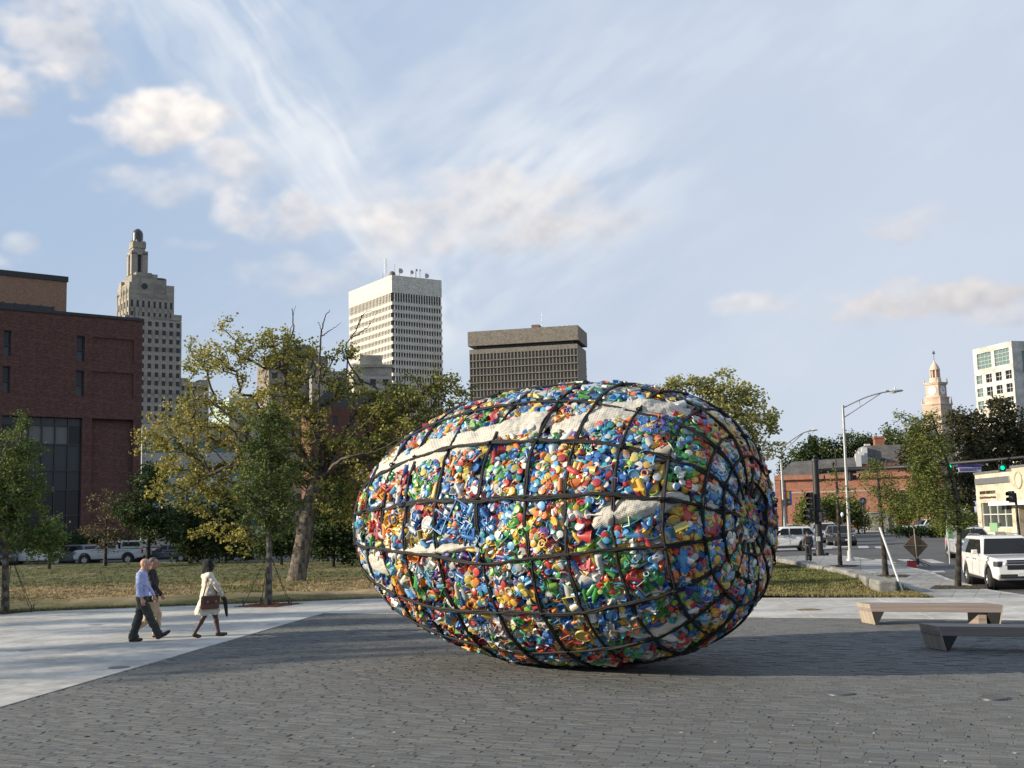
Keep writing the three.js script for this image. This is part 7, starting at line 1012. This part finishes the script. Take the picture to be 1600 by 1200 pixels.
{ // back of the diamond-shaped work sign, on its stand
  const g = gnd(1434, 885, ROAD), d = -g.z, L = (u, v) => at(u, v, d).sub(g), t = thing('road_work_sign', 'brown back of a diamond-shaped road work sign on a stand', 'road sign', g), c = L(1431, 853), s = 19.5 * px(d);
  part('panel', panel([[0, s], [s, 0], [0, -s], [-s, 0]], 0.03, 0.006).translate(c.x, c.y, -0.04), mat(0.17, 0.105, 0.06, 0.8, { map: rep(T_mottle, 1) }), t); part('mast', [rod(V(0.0, 0.1, 0), L(1428, 826), 0.025), rod(L(1412.5, 853), L(1450.5, 853), 0.014)], mat(0.3, 0.28, 0.24, 0.6), t); for (const k of [[0.5, 0.3], [-0.5, 0.3], [0.45, -0.35], [-0.45, -0.35]]) part('leg', rod(V(0, 0.28, 0), V(k[0], 0.02, k[1]), 0.02), M.black, t); part('hub', cyl(0.09, 0.09, 0.3, 0, 0.08, 0, 10), M.black, t);
  const q = gnd(1425, 888, ROAD), r = thing('red_box', 'small red box standing on the street below the diamond sign', 'box', q); part('box_body', new RoundedBoxGeometry(0.34, 0.3, 0.3, 3, 0.03).translate(0, 0.15, 0), mat(0.5, 0.03, 0.035, 0.5), r); part('lid', new RoundedBoxGeometry(0.36, 0.05, 0.32, 2, 0.015).translate(0, 0.32, 0), mat(0.30, 0.02, 0.02, 0.5), r); part('handle', new THREE.TorusGeometry(0.09, 0.012, 6, 12, PI).translate(0, 0.34, 0), M.black, r);
}
{ const a = gnd(1411, 926), b = at(1375, 825, -a.z + 0.4), t = thing('leaning_pole', 'thin white pole leaning out of the ground at the lawn tip', 'pole', a), e = b.sub(a); part('pole', rod(V(0, -0.02, 0), e, 0.034, 0.034, 10), mat(0.62, 0.62, 0.6, 0.5), t); part('cap', rod(e, e.clone().multiplyScalar(1.012), 0.038, 0.038, 10), mat(0.5, 0.5, 0.48, 0.5), t); }
{ const d = 150, g = V(at(1351, 830, d).x, ROAD, -d), c = at(1348, 783, d).sub(g), t = thing('round_sign', 'round dark blue sign on a black post before the brick hall', 'road sign', g); part('post', rod(V(0, 0, 0), c, 0.1, 0.1, 10), blk, t); part('disc', new THREE.CylinderGeometry(0.44, 0.44, 0.06, 28).rotateX(PI / 2).translate(c.x, c.y, 0.12), mat(0.02, 0.05, 0.13, 0.4), t); part('ring', new THREE.TorusGeometry(0.44, 0.04, 6, 28).translate(c.x, c.y, 0.14), blk, t); part('letter', words('P', 0.26, 0.42, 0.02).translate(c.x - 0.13, c.y - 0.21, 0.15), mat(0.25, 0.35, 0.5, 0.5), t); }
{ const d = 118, g = V(at(1317, 842, d).x, ROAD, -d), c = at(1316, 804, d).sub(g), t = thing('globe_lamp', 'small white globe lamp behind the tall lamp post', 'street lamp', g); part('post', rod(V(0, 0, 0), c, 0.07, 0.05, 10), blk, t); part('globe', new THREE.SphereGeometry(0.2, 16, 12).scale(0.8, 1.15, 0.8).translate(c.x, c.y, 0), mat(0.8, 0.8, 0.76, 0.3), t); part('collar', cyl(0.12, 0.1, 0.1, c.x, c.y - 0.3, 0, 10), blk, t); }
{ const d = 58, g = V(at(1485, 850, d).x, ROAD, -d), t = thing('sign_board', 'white and bright green board behind the tree by the white SUV', 'sign', g), a = at(1480, 842, d).sub(g), b = at(1495, 821, d).sub(g); part('board', bb(a.x, b.x, a.y, b.y, -0.03, 0.03), mat(0.62, 0.66, 0.55, 0.6), t); part('green_panel', bb(a.x + 0.06, a.x + 0.2, a.y + 0.05, b.y - 0.05, 0.031, 0.045), mat(0.18, 0.45, 0.1, 0.6), t); part('post', [rod(V(a.x + 0.05, 0, 0), V(a.x + 0.05, a.y, 0), 0.03), rod(V(b.x - 0.05, 0, 0), V(b.x - 0.05, a.y, 0), 0.03)], M.steel, t); }
{ const d = 66, g = V(at(1480, 840, d).x, ROAD, -d), top = at(1478, 783, d).sub(g), t = thing('sign_post', 'thin grey sign post left of the silver crossover', 'sign post', g); part('post', rod(V(0, 0, 0), top, 0.035, 0.035, 8), M.greyMetal, t); part('plate', bx(0.3, 0.45, 0.02, top.x, top.y - 0.75, 0.05), mat(0.5, 0.5, 0.48, 0.5), t); }
renderer.render(scene, camera);
